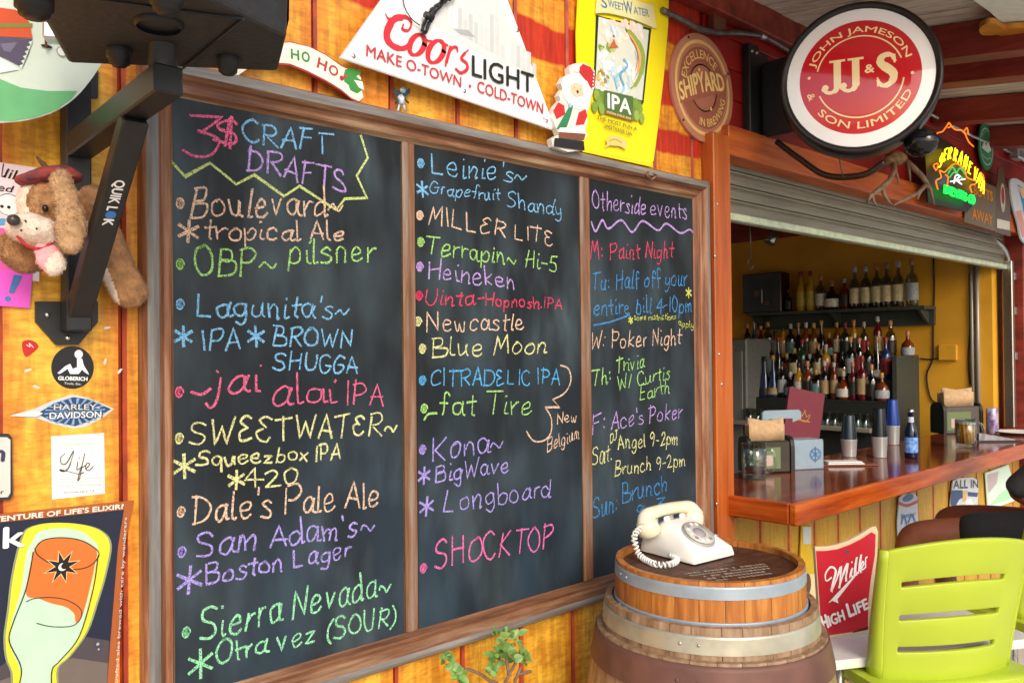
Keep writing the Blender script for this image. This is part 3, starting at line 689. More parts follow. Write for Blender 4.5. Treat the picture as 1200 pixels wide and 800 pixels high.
chalk('M: Paint Night', 692, 304, 789, 302, 20, PKR, .006)
chalk('Tu: Half off your', 693, 341, 805, 334, 21, DB, .006); chalk('entire bill 4-10pm', 695, 369, 811, 365, 19, DB, .006)
line([(696, 381), (716, 377), (738, 369)], DB, .006); star(807, 343, 6, BY); star(739, 375, 4, BY)
chalk('some restrictions', 743, 375, 792, 374, 7, BY, .0035); chalk('apply', 795, 381, 813, 385, 8, BY, .0035)
chalk('W: Poker Night', 692, 409, 798, 403, 20, PE, .006)
chalk('Th:', 693, 453, 717, 447, 20, GR, .006); chalk('Trivia', 722, 437, 755, 430, 17, GR, .0058); chalk('W/ Curtis', 724, 457, 785, 443, 16, GR, .0058); chalk('Earth', 749, 469, 785, 460, 16, GR, .0058)
chalk('F:', 694, 508, 710, 503, 22, PU, .006); chalk("Ace's Poker", 716, 503, 799, 489, 20, PU, .006)
chalk('Sat.', 694, 546, 717, 538, 22, YE, .006); chalk('DJ', 715, 519, 723, 515, 11, YE, .0045); chalk('Angel 9-2pm', 724, 526, 794, 520, 16, YE, .0055); chalk('Brunch 9-2pm', 720, 557, 803, 545, 16, YE, .0055)
chalk('Sun:', 694, 607, 724, 599, 25, DB, .0064); chalk('Brunch', 729, 589, 782, 575, 22, DB, .0064); chalk('9-3', 744, 607, 776, 597, 14, DB, .0055)
# ---------------------------------------------------------------- signs and stickers on the wall
M['signback'] = mat('sign_board_edge', 'D8D2C4', .5, vary=.1)
def sheet(name, outline, th, m, parent, A, d=0.):
    b = A.solid(outline, th); o = b.build(name, m, parent)
    for v in o.data.vertices: v.co -= A.N*(-d)
    return o
def sign(name, label, cat, y, outline_px, col, th=.004, m=None, U=None, N=None, smooth=False, group=None, ink='print', anchor=None):
    """a flat sign on the wall plane at y; returns the thing and an Art ready for its print"""
    A = Art((0, y, 0)) if N is None else Art(anchor, U, N)
    pts = A.pxs(outline_px) if outline_px else None
    c = A.p3(sum(p[0] for p in pts)/len(pts), sum(p[1] for p in pts)/len(pts), -th)
    t = thing(name, label, cat, tuple(c), group=group)
    if smooth: pts = sp2(pts, 6, True)
    mb = A.solid(pts, th)
    mm = m or print_mat(name+'_board', .4, 0, .05)
    mb.c = [lin(col)]*len(mb.f)
    mb.build('board', mm, t)
    return t, A, pts

# --- cold-town beer triangle
t, A, o = sign('triangle_beer_sign', 'white triangular metal beer sign with red and black lettering above the chalkboard', 'sign', -.05,
    [(398, 68), (646, 152), (649, 148), (548, -128), (539, -130)], 'D6D4D0', .006)
A.up(); A.poly([(p[0]*.988+sum(q[0] for q in o)/len(o)*.012, p[1]*.988+sum(q[1] for q in o)/len(o)*.012) for p in o], 'F2F0EE')
A.up()
A.ppoly([(520, 0), (585, 0), (628, 96), (600, 80), (560, 62), (520, 40), (500, 20)], 'D9DAD8')
A.up(); random.seed(5)
for i in range(17):       # the pale printed skyline
    x = 524+i*6.2; yb = 30+(x-520)*.56; h = random.choice([14, 24, 36, 20, 44, 30]); h = min(h, yb-2-max(0, (x-590)*1.9)) if x > 590 else h
    if h > 4: A.ppoly([(x, yb), (x+4.5, yb+2.5), (x+4.5, yb-h+2), (x, yb-h)], random.choice(['C6C8C8', 'CFD0CF', 'E4E5E4', 'D2D4D4']))
A.up(); A.ppoly([(530, 34), (548, 36), (556, 44), (540, 41)], 'A8ADAF'); A.up()
def fat(A, pts, w, col):
    A.stroke(A.pxs(sp2(pts, 7)), w, col); A.d += .00008
RC = 'CE2A34'
fat(A, [(451, 17), (455, 23), (463, 21), (474, 20), (481, 27), (478, 36), (471, 35), (472, 29)], [.004, .007, .008, .009, .006, .008, .005], RC)
fat(A, [(478, 22), (463, 22), (454, 34), (453, 46), (461, 55), (473, 57), (483, 49)], [.006, .016, .020, .020, .016, .012, .006], RC)
def loop(A, cx, cy, rx, ry, w, sl=0):
    P = [(cx+rx*cos(R(a))+sl*ry*sin(R(a)), cy-ry*sin(R(a))) for a in range(0, 375, 15)]
    A.stroke(A.pxs(P), [w*(.55+.75*abs(cos(R(a)))) for a in range(0, 375, 15)], RC); A.d += .00008
loop(A, 488, 53, 8.5, 12, .0125, .25); loop(A, 510, 61, 9, 13, .0125, .25)
fat(A, [(493, 43), (500, 48), (505, 49)], .006, RC); fat(A, [(515, 50), (520, 52), (524, 54)], .006, RC)
fat(A, [(527, 55), (525, 63), (523, 70), (521, 78)], [.008, .010, .010, .006], RC); fat(A, [(525, 64), (529, 57), (534, 56), (535, 61)], [.006, .008, .006], RC)
fat(A, [(548, 59), (541, 66), (540, 70), (546, 75), (546, 82), (539, 86), (533, 81)], [.004, .008, .009, .009, .010, .008, .007], RC)
A.up()
A.ptext('LIGHT', (552, 89), (624, 110), 25, '1E2420', .012)
A.ptext('MAKE O-TOWN', (428, 66), (539, 103), 14, 'C2323C', .012); A.ptext('COLD-TOWN', (558, 108), (635, 134), 14, 'C2323C', .012)
A.disc(A.px(549.5, 101.5), .0045, 'C2323C'); A.ptext('beer', (635, 140), (643, 143), 3, '777777')
A.build('print', M['print'], t)
b = MB()
for q in ((414, 66), (544, 107), (606, 36), (640, 142)):
    b.lathe([(.0001, .003), (.006, .002), (.0065, 0)], PW(*q, -.0505), 10, ax=(0, -1, 0))
b.build('rivet', M['steel'], t)
cd = thing('coiled_power_cord', 'black power cord bundled with a tie hanging over the white triangular beer sign', 'cord', tuple(PW(500, 20, -.06)))
b = MB(); random.seed(2)
for k in range(5):
    j = lambda s=1.6: random.uniform(-s, s)
    b.tube([tuple(PW(x+j(), y+j(), -.062-.004*(k % 3))) for x, y in sp2([(526, -8), (517, 2), (506, 12), (497, 28), (495, 36), (499, 38), (503, 28), (511, 12), (524, 1), (534, -4)], 5)], .0022, 6)
b.tube([tuple(PW(x, y, -.06)) for x, y in sp2([(472, -8), (474, 8), (482, 22), (492, 30)], 5)], .0016, 6)
b.build('cord', M['blackplastic'], cd)
b = MB(); b.tube([tuple(PW(x, y, -.072)) for x, y in ((498, 17), (507, 22))], .009, 8); b.build('cable_tie', M['blackplastic'], cd)

# --- HO HO arch
AR = [(262, 84), (272, 78), (300, 62), (320, 50), (340, 49), (362, 54), (382, 64), (398, 75), (405, 79), (417, 82), (423, 90), (424, 104), (426, 113), (421, 121), (412, 117), (400, 107), (382, 96), (360, 85), (340, 77), (315, 75), (290, 82), (276, 92), (264, 96)]
t, A, o = sign('holiday_arch_sign', 'curved white wooden holiday sign with green and red lettering and a holly leaf', 'sign', -.03, AR, 'B03A34', .012)
A.up(); c0 = (sum(p[0] for p in o)/len(o), sum(p[1] for p in o)/len(o)+.01)
A.ppoly([(x+(1 if x < 340 else -.5), y-(2.0 if i > 12 else -1.2)) for i, (x, y) in enumerate(AR)], 'F2EEDA'); A.up()
A.ptext('H', (341, 69), (350, 71), 12, '3E8A4C', .03); A.ptext('O', (353, 71), (362, 74), 12, '3E8A4C', .03)
A.ptext('H', (371, 79), (381, 84), 13, 'B23C3C', .03); A.ptext('O', (384, 85), (394, 91), 12, 'B23C3C', .03)
A.ppoly([(404, 82), (410, 80), (420, 82), (423, 86), (417, 90), (423, 95), (424, 106), (418, 110), (410, 106), (408, 100), (403, 96), (402, 89)], '3C8C3E'); A.up()
A.ppoly([(414, 94), (424, 96), (426, 106), (420, 103)], 'EFEDDC'); A.disc(A.px(400, 92), .006, 'A8303A'); A.disc(A.px(404, 90), .005, 'B8404A')
A.build('print', M['matte_print'], t)

# --- small blue bug doll between the signs
t = thing('blue_figurine', 'tiny blue and white winged figurine pinned under the white triangular beer sign', 'figurine', tuple(PW(472, 120, -.02)))
b = MB(); q = lambda x, y, d=-.02: PW(x, y, d)
b.ball(q(470, 117), (.010, .008, .014)); b.ball(q(472, 106), (.009, .008, .008)); b.tube([q(468, 123), q(466, 131)], .003, 6); b.tube([q(473, 123), q(475, 131)], .003, 6)
b.build('body', mat('figurine_blue', '3E8CB8', .5, vary=.5, scale=120, col2='D8E4EA'), t)
b = MB()
for s_ in (-1, 1): b.prism([q(471, 112, -.018), q(471+s_*9, 103, -.018), q(471+s_*10, 109, -.018), q(471+s_*5, 113, -.018)], (0, .002, 0)); b.tube([q(471, 113), q(471+s_*8, 121)], .0025, 6)
b.build('wing', mat('figurine_dark', '24404A', .5), t)

# --- santa cut-out
SN = [(667, 80), (672, 75), (684, 74), (692, 78), (697, 86), (698, 100), (693, 112), (691, 124), (688, 132), (688, 146), (684, 154), (690, 158), (681, 166), (684, 176), (666, 178), (648, 172), (646, 163), (655, 158), (651, 148), (647, 138), (650, 126), (657, 118), (655, 112), (660, 104), (657, 98), (661, 90), (668, 87)]
t, A, o = sign('santa_cutout', 'flat painted santa figure with white beard and red coat standing on the chalkboard frame', 'decoration', -.062, SN, 'E9E2D8', .02, smooth=False)
A.up(); A.ppoly([(683, 75), (692, 79), (697, 88), (697, 101), (693, 104), (684, 92), (676, 82)], 'C22A2C'); A.ppoly([(648, 130), (654, 120), (661, 124), (662, 134), (652, 140)], 'C22A2C'); A.ppoly([(678, 132), (686, 128), (688, 136), (684, 146), (674, 147)], 'C42C2E')
A.up(); A.ppoly([(657, 98), (664, 88), (676, 88), (688, 96), (692, 108), (689, 124), (680, 129), (668, 126), (660, 112)], 'F4F0EA'); A.disc(A.px(675, 80), .0145, 'F6F2EC', .013)
A.up()
for k in range(9): A.d += .00002; A.stroke(A.pxs(sp2([(660+k*3.4, 112-abs(k-4)*.6), (661+k*3.2, 118), (663+k*2.9, 124)], 3)), .0012, 'D8CFC6')
A.up(); A.ppoly([(668, 100), (674, 97), (682, 101), (683, 112), (674, 114), (668, 108)], 'EFC9A6'); A.disc(A.px(676, 108), .005, 'E09C80'); A.ppoly([(651, 152), (660, 136), (667, 124), (671, 124), (668, 136), (663, 150), (657, 150)], '2F8058')
A.up(); A.disc(A.px(667, 124), .007, '9FC0C8'); A.disc(A.px(672, 103), .0016, '222222'); A.disc(A.px(679, 105), .0016, '222222')
A.ppoly([(655, 150), (684, 150), (686, 157), (653, 155)], 'F2EEE6'); A.up(); A.ppoly([(654, 155), (685, 158), (683, 165), (654, 162)], '7A4A34'); A.ppoly([(649, 162), (683, 166), (684, 177), (648, 172)], '1C1C20')
for k in range(6): A.disc(A.px(695-k*.3, 84+k*4), .003, 'F4EEE8')
A.build('print', M['matte_print'], t)

# --- yellow banner
BN = [(684, -14), (677, 0), (675, 40), (676, 90), (681, 140), (683, 178), (765, 196), (771, 150), (778, 90), (783, 30), (784, -14)]
t, A, o = sign('yellow_beer_banner', 'bright yellow vertical beer banner with a leaping trout picture and white lettering on green', 'banner', -.02, BN, 'FFF000', .003, m=mat('yellow_banner_vinyl', 'F0DE14', .4, vary=.03, scale=6))
A.up(); A.ppoly([(698, 18), (763, 34), (754, 120), (752, 124), (695, 108)], '20342C'); A.up()
A.ppoly([(701, 20), (760, 36), (752, 118), (697, 104)], 'D2D8CC'); A.up()
random.seed(11)
def wash(poly_fn, n, cols, r, box):
    for i in range(n):
        x = random.uniform(box[0], box[2]); y = random.uniform(box[1], box[3]); a = random.uniform(0, pi)
        A.d += .00001; A.disc(A.px(x, y), random.uniform(.4, 1)*r, random.choice(cols), random.uniform(.25, .6)*r, 10, rot=a)
wash(0, 50, ['F0CFC2', 'F4E2D2', 'DCE8EC', 'F4D8C8', 'C8DEEA'], .02, (704, 26, 752, 50)); wash(0, 14, ['9CB85A', '7F9E46', 'B8C870'], .012, (701, 53, 722, 60))
wash(0, 55, ['D4E6F0', 'F2F6F8', 'A8CCE4', 'BCD6EA', 'EFF4F6'], .02, (701, 64, 746, 112)); wash(0, 12, ['C8A040', 'A88A30', 'D8B858'], .014, (700, 82, 716, 100))
A.up(); A.stroke(A.pxs(sp2([(732, 34), (742, 44), (751, 60), (752, 78), (746, 96), (738, 104)], 6)), [.006, .02, .026, .022, .014, .004], '8FA84A'); A.up()
A.stroke(A.pxs(sp2([(734, 38), (742, 50), (748, 64), (748, 78), (742, 94)], 6)), [.003, .010, .014, .010, .003], 'E8A868'); A.up()
A.stroke(A.pxs(sp2([(737, 44), (744, 56), (746, 70), (743, 84)], 6)), .003, 'D86A40'); A.disc(A.px(733, 37), .003, '2A3418')
A.stroke(A.pxs(sp2([(730, 100), (726, 88), (734, 78), (730, 70)], 6)), .008, '6FB0D6'); A.stroke(A.pxs(sp2([(722, 104), (720, 92), (727, 84)], 6)), .006, '8CC4E0')
A.ppoly([(714, 54), (718, 46), (721, 54), (724, 56), (712, 57)], 'C8643A'); A.disc(A.px(718, 43), .004, '6A4030'); A.stroke(A.pxs([(718, 44), (714, 30)]), .0012, '40506A')
A.up(); SC = [(698, -8), (764, 6), (768, 34), (762, 33), (740, 24), (712, 17), (696, 17)]
A.ppoly(SC, 'E2DCA0'); A.up(); A.stroke(A.pxs(sp2([(696, 17), (712, 17), (740, 24), (762, 33)], 5)), .003, '8A8650')
A.ptext('S', (703, 9), (710, 11), 13, '4A78A8', .01); A.ptext('WEET', (711, 9), (730, 14), 9, '5A86B0', .01); A.ptext('W', (730, 16), (740, 18), 15, '4A78A8', .01); A.ptext('ATER', (741, 17), (759, 21), 9, '5A86B0', .01)
A.ppoly([(698, 106), (716, 110), (750, 119), (748, 128), (752, 138), (738, 143), (724, 135), (704, 133), (700, 128)], '6E8A3C') ; A.up()
A.ppoly([(706, 106), (740, 114), (739, 141), (705, 131)], '50703A'); A.up()
for cx, cy in ((697, 112), (700, 120), (695, 126), (703, 128), (743, 122), (748, 128), (744, 136), (750, 139)):
    A.d += .00002; A.disc(A.px(cx, cy), .015, random.choice(['8CA848', '7C9C3E', '98B254']), .020, 7)
A.up(); A.ptext('IPA', (710, 127), (737, 135), 18, 'FBFBF6', .025); A.ppoly([(707, 130), (739, 139), (739, 143), (707, 134)], '8A6C3A')
A.ptext('INDIA PALE ALE', (709, 133), (737, 141), 2.6, 'E8DCA0', .01)
A.up(); A.ptext('THE MOST FUN A', (697, 140), (744, 154), 4.4, '6A7032', .03); A.ptext('SWEETWATER CAN', (706, 150), (738, 160), 4.4, '6A7032', .03)
A.up(); A.ppoly([(707, 164), (714, 160), (724, 161), (732, 166), (731, 176), (724, 172), (712, 171), (706, 174), (709, 169)], 'E8C878'); A.up(); A.stroke(A.pxs([(711, 166), (718, 164), (726, 168)]), .003, 'B88A38', True)
A.disc(A.px(763, 191), .004, '3A3A20'); A.ptext('drink responsibly and enjoy often', (688, 178), (757, 193), 1.7, 'A8A020')
A.build('print', M['print'], t)

# --- round tan brewery sign
A0 = Art((0, -.012, 0)); c = A0.px(824, 103.5)
cpx = [(0, 0)]
t = thing('round_brewery_sign', 'round tan and brown brewery sign nailed to the red and yellow boards', 'sign', tuple(A0.p3(*c, -.008)))
ring_ = [(c[0]+.200*cos(2*pi*k/48), c[1]+.200*sin(2*pi*k/48)) for k in range(48)]
mb = A0.solid(ring_, .010); mb.build('board', mat('tan_sign_board', 'B97C62', .55, vary=.08, scale=14), t)
A = A0; A.d = 0; A.up(); A.ring(c, .163, .176, 'EBC078'); A.up(); A.ring(c, .083, .150, 'A05C46'); A.ring(c, .083, .088, 'E0B070')
A.disc(c, .08, 'B4705A')
A.up(); A.arctext('EXCELLENCE', c, .108, 172, 48, .033, 'F0C67C', .01); A.arctext('IN BREWING', c, .142, -102, -8, .030, 'F0C67C', .01, inward=True)
A.up(); A.poly([(c[0]-.15, c[1]-.085), (c[0]-.125, c[1]-.02), (c[0]+.155, c[1]+.085), (c[0]+.15, c[1]+.015)], 'A8624C')
A.up(); A.text('SHIPYARD', (c[0]-.142, c[1]-.072), (c[0]+.142, c[1]+.018), .062, 'F4CE84', .03, warp=lambda x, y: (x, y*(1+.25*sin(x*pi))+.012*sin(x*pi)))
A.up(); A.disc((c[0]-.03, c[1]+.062), .008, 'F0C67C', n=5); A.disc((c[0]+.045, c[1]-.07), .008, 'F0C67C', n=5)
A.build('print', M['matte_print'], t)
b = MB()
for a in (90, 0, 270, 200): b.lathe([(.0001, .003), (.005, .002), (.0055, 0)], A.p3(c[0]+.19*cos(R(a+28)), c[1]+.19*sin(R(a+28)), 0), 8, ax=(0, -1, 0))
b.build('screw', M['blackplastic'], t)

# --- black round sticker
t, A, o = sign('round_black_sticker', 'round black sticker with a white reclining silhouette stuck below the bracket plate', 'sticker', -.0006,
    [(85+25*cos(2*pi*k/36), 430.5+25*sin(2*pi*k/36)) for k in range(36)], '14161A', .0006)
A.up(); A.disc(A.px(92, 415), .0075, 'F2F2F2', .0085); A.ppoly([(67, 437), (76, 429), (82, 426), (85, 432), (90, 430), (90, 419), (96, 420), (98, 428), (103, 436), (104, 439), (99, 436), (96, 433), (92, 438), (82, 438), (79, 432), (70, 438)], 'F2F2F2')
A.ptext('GLOBERICH', (68, 445), (102, 446), 4.6, 'F2F2F2', .04); A.ptext('Tools, Etc.', (75, 450), (95, 451), 2.6, 'D8D8D8', .02)
A.build('print', M['print'], t)

# --- blue diamond sticker
t, A, o = sign('blue_diamond_sticker', 'long blue and silver diamond shaped motorcycle sticker', 'sticker', -.0006,
    [(11, 487), (40, 479), (60, 470), (84, 462), (100, 465), (118, 472), (134, 479), (118, 491), (100, 500), (86, 502), (64, 497), (44, 490)], 'C8CCCE', .0006)
A.up(); A.ppoly([(44, 484), (64, 472), (86, 465), (104, 468), (130, 479), (110, 491), (88, 499), (64, 494), (50, 488)], '23406E'); A.up()
for k in range(22):
    a = 2*pi*k/22; c = A.px(88, 482); A.d += .00001; A.poly([c, (c[0]+.055*cos(a), c[1]+.026*sin(a)), (c[0]+.055*cos(a+.1), c[1]+.026*sin(a+.1))], '7FA6CC')
A.up(); A.ptext('HARLEY', (62, 480.5), (110, 480), 7.6, '20242A', .05); A.ptext('DAVIDSON', (57, 491), (119, 489), 8.6, '20242A', .05); A.up()
A.ptext('HARLEY-', (62.5, 480), (116, 479.5), 6.8, 'CBD0D4', .02); A.ptext('DAVIDSON', (57.5, 490.5), (118, 488.5), 7.8, 'E4E6E8', .02)
A.ppoly([(13, 487), (42, 481), (50, 484), (42, 488)], 'E9E4DC')
A.build('print', M['print'], t)

# --- paper tag, script word
t, A, o = sign('white_paper_note', 'white paper note with a black script word between two stickers on the yellow boards', 'note', -.0006, [(60, 511), (122, 507), (123, 578), (61, 585)], 'E8E6E0', .0006)
A.up(); A.ptext('Celebrate', (69, 523), (115, 520), 5, 'DAD8D4', 0, .3)
sc = lambda P, w=.0016: A.stroke(A.pxs(sp2(P, 6)), w, '3A3A3C')
sc([(76, 531), (71, 536), (72, 543), (78, 542), (86, 528), (84, 537), (80, 548), (74, 552), (70, 550), (80, 552), (92, 555), (98, 553)], [.001, .0015, .002, .001, .0022, .0022, .0012, .002])
sc([(91, 541), (90, 550), (95, 547)]); sc([(99, 531), (96, 545), (93, 560), (91, 562), (94, 550), (100, 545)]); sc([(100, 549), (105, 544), (102, 542), (100, 548), (104, 551), (109, 546)])
A.disc(A.px(92.5, 536), .0011, '3A3A3C')
for k, yy in enumerate((562, 566, 570)): A.ptext('a thing worth toasting', (66, yy), (118, yy-2), 1.8, ['B8B8B4', 'A8C8D0', 'B8B8B4'][k])
A.ptext('Anniversary 12', (74, 578), (110, 575.5), 2.8, '8A8A88')
A.build('print', M['matte_print'], t)

# --- grey tin plate at left edge
t, A, o = sign('tin_plate_sign', 'off white tin plate with dark border at the left edge of the photo', 'sign', -.008, [(-30, 508), (10, 508), (14, 512), (15, 580), (11, 585), (-30, 588)], '2C2E30', .006)
A.up(); A.ppoly([(-30, 512), (8, 512), (12, 515), (12, 577), (9, 582), (-30, 584)], 'CFD0C8'); A.up(); A.ptext('n', (-6, 540), (4, 540), 20, '3A3450', .04); A.ptext('bar', (-9, 579), (4, 578), 5, '2A2A2A', .02)
A.build('print', M['print'], t)

# --- guitar pick and torn paper bits
t, A, o = sign('red_guitar_pick', 'small red guitar pick stuck on the yellow boards left of the round sticker', 'guitar pick', -.001, [(27, 400), (34, 398), (42, 401), (45, 406), (40, 412), (31, 418), (27, 412), (26, 405)], 'C01C1C', .001, smooth=True)
A.up(); A.stroke(A.pxs(sp2([(31, 404), (35, 406), (34, 402), (39, 407)], 4)), .0012, 'F0E8E8'); A.build('print', M['print'], t)
for i, (x, y, a) in enumerate(((32, 434, .3), (123, 424, 1.3), (42, 453, -.4), (140, 435, .8), (125, 384, .1))):
    A = Art((0, -.0006, 0)); c = A.px(x, y)
    P = [(c[0]+rr*cos(a)*l1-rr*.0*l1, c[1]) for rr, l1 in ((0, 0),)]
    P = [(c[0]+u*cos(a)-v*sin(a), c[1]+u*sin(a)+v*cos(a)) for u, v in ((-.006, -.002), (.0, -.0028), (.008, -.001), (.006, .002), (-.003, .0028))]
    o_ = A.solid(P, .0006).build('paper_scrap', M['signback'])
    tag(o_, ['torn scrap of white paper left of the round black sticker', 'torn scrap of white paper right of the round black sticker', 'torn scrap of white paper above the blue diamond sticker', 'torn scrap of white paper beside the dark board joint near the frame', 'torn scrap of white paper right of the bracket plate'][i], 'paper scrap')

# --- dark beer poster bottom left
t, A, o = sign('beer_glass_poster', 'dark blue beer poster with an orange and green glass and yellow outline below the stickers', 'poster', -.006, [(-40, 606), (157, 586), (146, 640), (133, 812), (-40, 830)], 'A85A28', .004)
A.up(); A.ppoly([(-40, 616), (145, 597), (138, 640), (124, 815), (-40, 830)], '1A2138')
A.up(); A.ppoly([(-40, 806), (30, 760), (80, 742), (128, 750), (124, 815), (-40, 830)], '4A4248'); A.up()
A.ppoly([(-40, 812), (30, 785), (85, 770), (126, 776), (124, 815), (-40, 830)], '6E625A'); A.up()
gl = sp2([(34, 618), (60, 612), (95, 614), (118, 622), (128, 638), (122, 672), (112, 706), (100, 740), (80, 768), (66, 782), (62, 812), (20, 812), (14, 786), (8, 770), (6, 745), (10, 715), (14, 680), (20, 650), (26, 630)], 4, True)
A.ppoly([(x+(2.5 if x > 60 else -2.5), y) for x, y in gl], '8C9470'); A.up(); A.ppoly(gl, 'E8D832'); A.up()
A.ppoly(sp2([(46, 622), (70, 618), (95, 622), (110, 634), (114, 644), (106, 690), (94, 740), (76, 768), (60, 784), (58, 812), (22, 812), (24, 790), (20, 775), (12, 757), (13, 730), (24, 690), (30, 650), (38, 632)], 4, True), 'BCDCC0'); A.up()
A.ppoly(sp2([(40, 642), (50, 632), (72, 629), (96, 633), (112, 644), (110, 662), (104, 690), (95, 722), (88, 728), (86, 718), (76, 710), (60, 706), (44, 700), (30, 696), (33, 670)], 4, True), 'D2702C'); A.up()
A.stroke(A.pxs(sp2([(40, 642), (50, 632), (72, 629), (96, 633), (114, 645), (112, 655), (100, 664), (80, 666), (60, 660), (44, 650), (40, 642)], 5)), .0018, '2A1A12')
A.stroke(A.pxs(sp2([(30, 704), (40, 700), (62, 699), (80, 703), (93, 712), (94, 722), (84, 732), (60, 733), (42, 729)], 5)), .0016, '2A2A1E')
A.stroke(A.pxs(sp2([(38, 646), (34, 670), (28, 694), (14, 730), (10, 750), (22, 775), (24, 790), (18, 812)], 5)), .002, '24241A'); A.stroke(A.pxs(sp2([(114, 650), (108, 690), (92, 744), (70, 772), (60, 784), (60, 812)], 5)), .002, '24241A')
A.up(); c = A.px(72, 663)
def burst(r1, r2, col, n=8, ph=.2):
    A.poly([(c[0]+(r1 if k % 2 == 0 else r2)*cos(pi*k/n+ph)*(1 if k % 4 else 1.0), c[1]+(r1 if k % 2 == 0 else r2)*sin(pi*k/n+ph)) for k in range(2*n)], col); A.up()
burst(.034, .015, 'F0C890'); burst(.030, .012, '2A1A14'); burst(.026, .011, '1A1210')
A.disc(c, .0075, 'F6F0E8'); A.up(); A.disc((c[0]+.0035, c[1]+.0015), .0062, '1A1210')
A.ptext('k', (3, 641), (27, 638), 25, 'F4F4F4', .03)
A.ptext('THE ADVENTURE OF LIFE\'S ELIXIR?', (-60, 616), (143, 595), 6.5, 'E8E2D0', .04)
ts = "crafted ales brewed with care by wanderers"
A.text(ts, A.px(136, 800), A.px(147, 605), .006, 'C8C8C8', .01)
A.disc(A.px(113, 753), .003, '9AA6B8'); A.disc(A.px(114, 759), .002, '9AA6B8')
A.build('print', M['print'], t)

# --- pale poster with script, pink card at far left (behind the plush dog)
t, A, o = sign('pink_cartoon_card', 'pale pink card with black script and a round cartoon face behind the plush dog', 'card', -.004, [(-30, 186), (47, 197), (46, 330), (-30, 318)], 'F0DCE4', .002)
A.up(); A.stroke(A.pxs(sp2([(4, 192), (2, 206), (5, 206), (8, 200)], 4)), .0018, '1C1418'); A.ptext('lik', (4, 208), (24, 212), 12, '1C1418', .01, .3); A.ptext('ed', (-4, 223), (13, 226), 9, '1C1418', .01, .3)
A.disc(A.px(10, 240), .021, 'F8F4F4', .024); A.ring(A.px(10, 240), .0195, .021, '6A5A64', n=24); A.up(); A.disc(A.px(2, 242), .003, '1C1418'); A.disc(A.px(10, 243), .003, '1C1418'); A.ppoly([(-4, 256), (6, 256), (6, 264), (-4, 264)], '5AA0D8')
A.ppoly([(-30, 262), (8, 268), (22, 300), (14, 330), (-30, 326)], 'E060A8'); A.build('print', M['print'], t)
t, A, o = sign('magenta_card', 'bright magenta card with a blue exclamation mark below the plush dog', 'card', -.007, [(-30, 312), (38, 320), (35, 361), (-30, 356)], 'E858CC', .002)
A.up(); A.ppoly([(16, 322), (26, 323), (16, 344), (10, 343)], '3E78B4'); A.disc(A.px(9, 350), .005, '3E78B4'); A.build('print', M['print'], t)

# --- green and white hanging sign upper left
t, A, o = sign('green_white_hanging_sign', 'large white and green cut-out sign hanging from a cord at the top left', 'sign', -.10,
    sp2([(59, 18), (62, 32), (74, 45), (80, 56), (100, 61), (121, 65), (117, 78), (104, 97), (88, 115), (66, 130), (40, 139), (14, 143), (-20, 143), (-40, 130), (-40, 0), (0, -14), (40, 0)], 3, True), 'DDEBDD', .008)
A.up(); A.ppoly([(-40, 88), (0, 93), (24, 103), (56, 107), (90, 107), (84, 116), (66, 129), (40, 138), (14, 142), (-20, 142), (-40, 130)], '72C084')
A.up(); A.ppoly([(-40, 4), (18, 12), (34, 26), (38, 45), (0, 43), (-40, 40)], 'DC5A34'); A.ppoly([(-40, 44), (0, 44), (38, 46), (34, 62), (26, 80), (8, 70), (-40, 50)], '5E566E')
A.up(); A.ppoly([(-40, 28), (38, 28), (37, 33), (-40, 34)], '8A8A40'); A.ppoly([(-40, 64), (0, 68), (22, 82), (0, 86), (-40, 84)], 'F6F6F6'); A.ppoly([(0, 52), (20, 50), (12, 62), (4, 60)], '7E7890')
for k in range(6): A.ppoly([(38-k*2.2, 48+k*5.5), (33-k*2.2, 50+k*5.5), (36-k*2.2, 54+k*5.5)], 'DDEBDD')
A.up(); A.disc(A.px(72, 61), .009, 'EEF0EA', .008); A.ring(A.px(72, 61), .0078, .0092, 'A8B0A4', n=20); A.disc(A.px(54, 55), .0095, '2A2A26', .003)
A.build('print', M['matte_print'], t)
b = MB(); b.tube([PW(54, 55, -.112), PW(53, 20, -.112), PW(52, -30, -.112)], .0022, 6); b.build('cord', mat('brown_cord', '8A4A34', .8), t)

# ---------------------------------------------------------------- bracket and speaker
br = thing('speaker_bracket', 'black steel wall bracket with diagonal strut and white lettering holding the speaker', 'bracket', (.495, 0, 1.64))
bx = .496
b = MB()
pl = [PW(x, y, -.010) for x, y in ((42, 353), (115, 353), (115, 377), (92, 404), (66, 404), (42, 377))]; b.prism(pl, (0, .009, 0)); b.build('wall_plate', M['black'], br); b = MB()
b.prism([PW(x, y, -.010) for x, y in ((70, 80), (115, 80), (115, 115), (70, 112))], (0, .009, 0)); b.build('wall_plate', M['black'], br)
b = MB()
for q in ((55, 369), (103, 369), (79, 396), (101, 99)): b.lathe([(.0001, .007), (.004, .0065), (.0055, .003), (.0055, 0)], PW(*q, -.0103), 6, ax=(0, -1, 0))
b.build('bolt', M['steel'], br)
b = MB(); b.beam((bx, -.033, 1.665), (bx, -.033, 2.16), .045, .045, V((0, 1, 0)), bev=.003); b.build('column', M['black'], br)
AE = PX(198, 88, bx)
b = MB(); b.beam((bx, -.056, 2.02), (bx, AE.y-.0, AE.z-.006), .045, .045, bev=.003); b.build('arm', M['black'], br)
s0 = V((bx, -.045, 1.70)); s1 = V((bx, -.355, 2.012))
b = MB(); b.beam(s0, s1, .042, .03, bev=.003); b.build('strut', M['black'], br)
sd_ = (s1-s0).normalized(); nn = V((-0, -sd_.z, sd_.y)); nn = nn if nn.y < 0 else -nn
A = Art(s0+nn*.0155, U=-sd_, N=nn)
L_ = (s1-s0).length
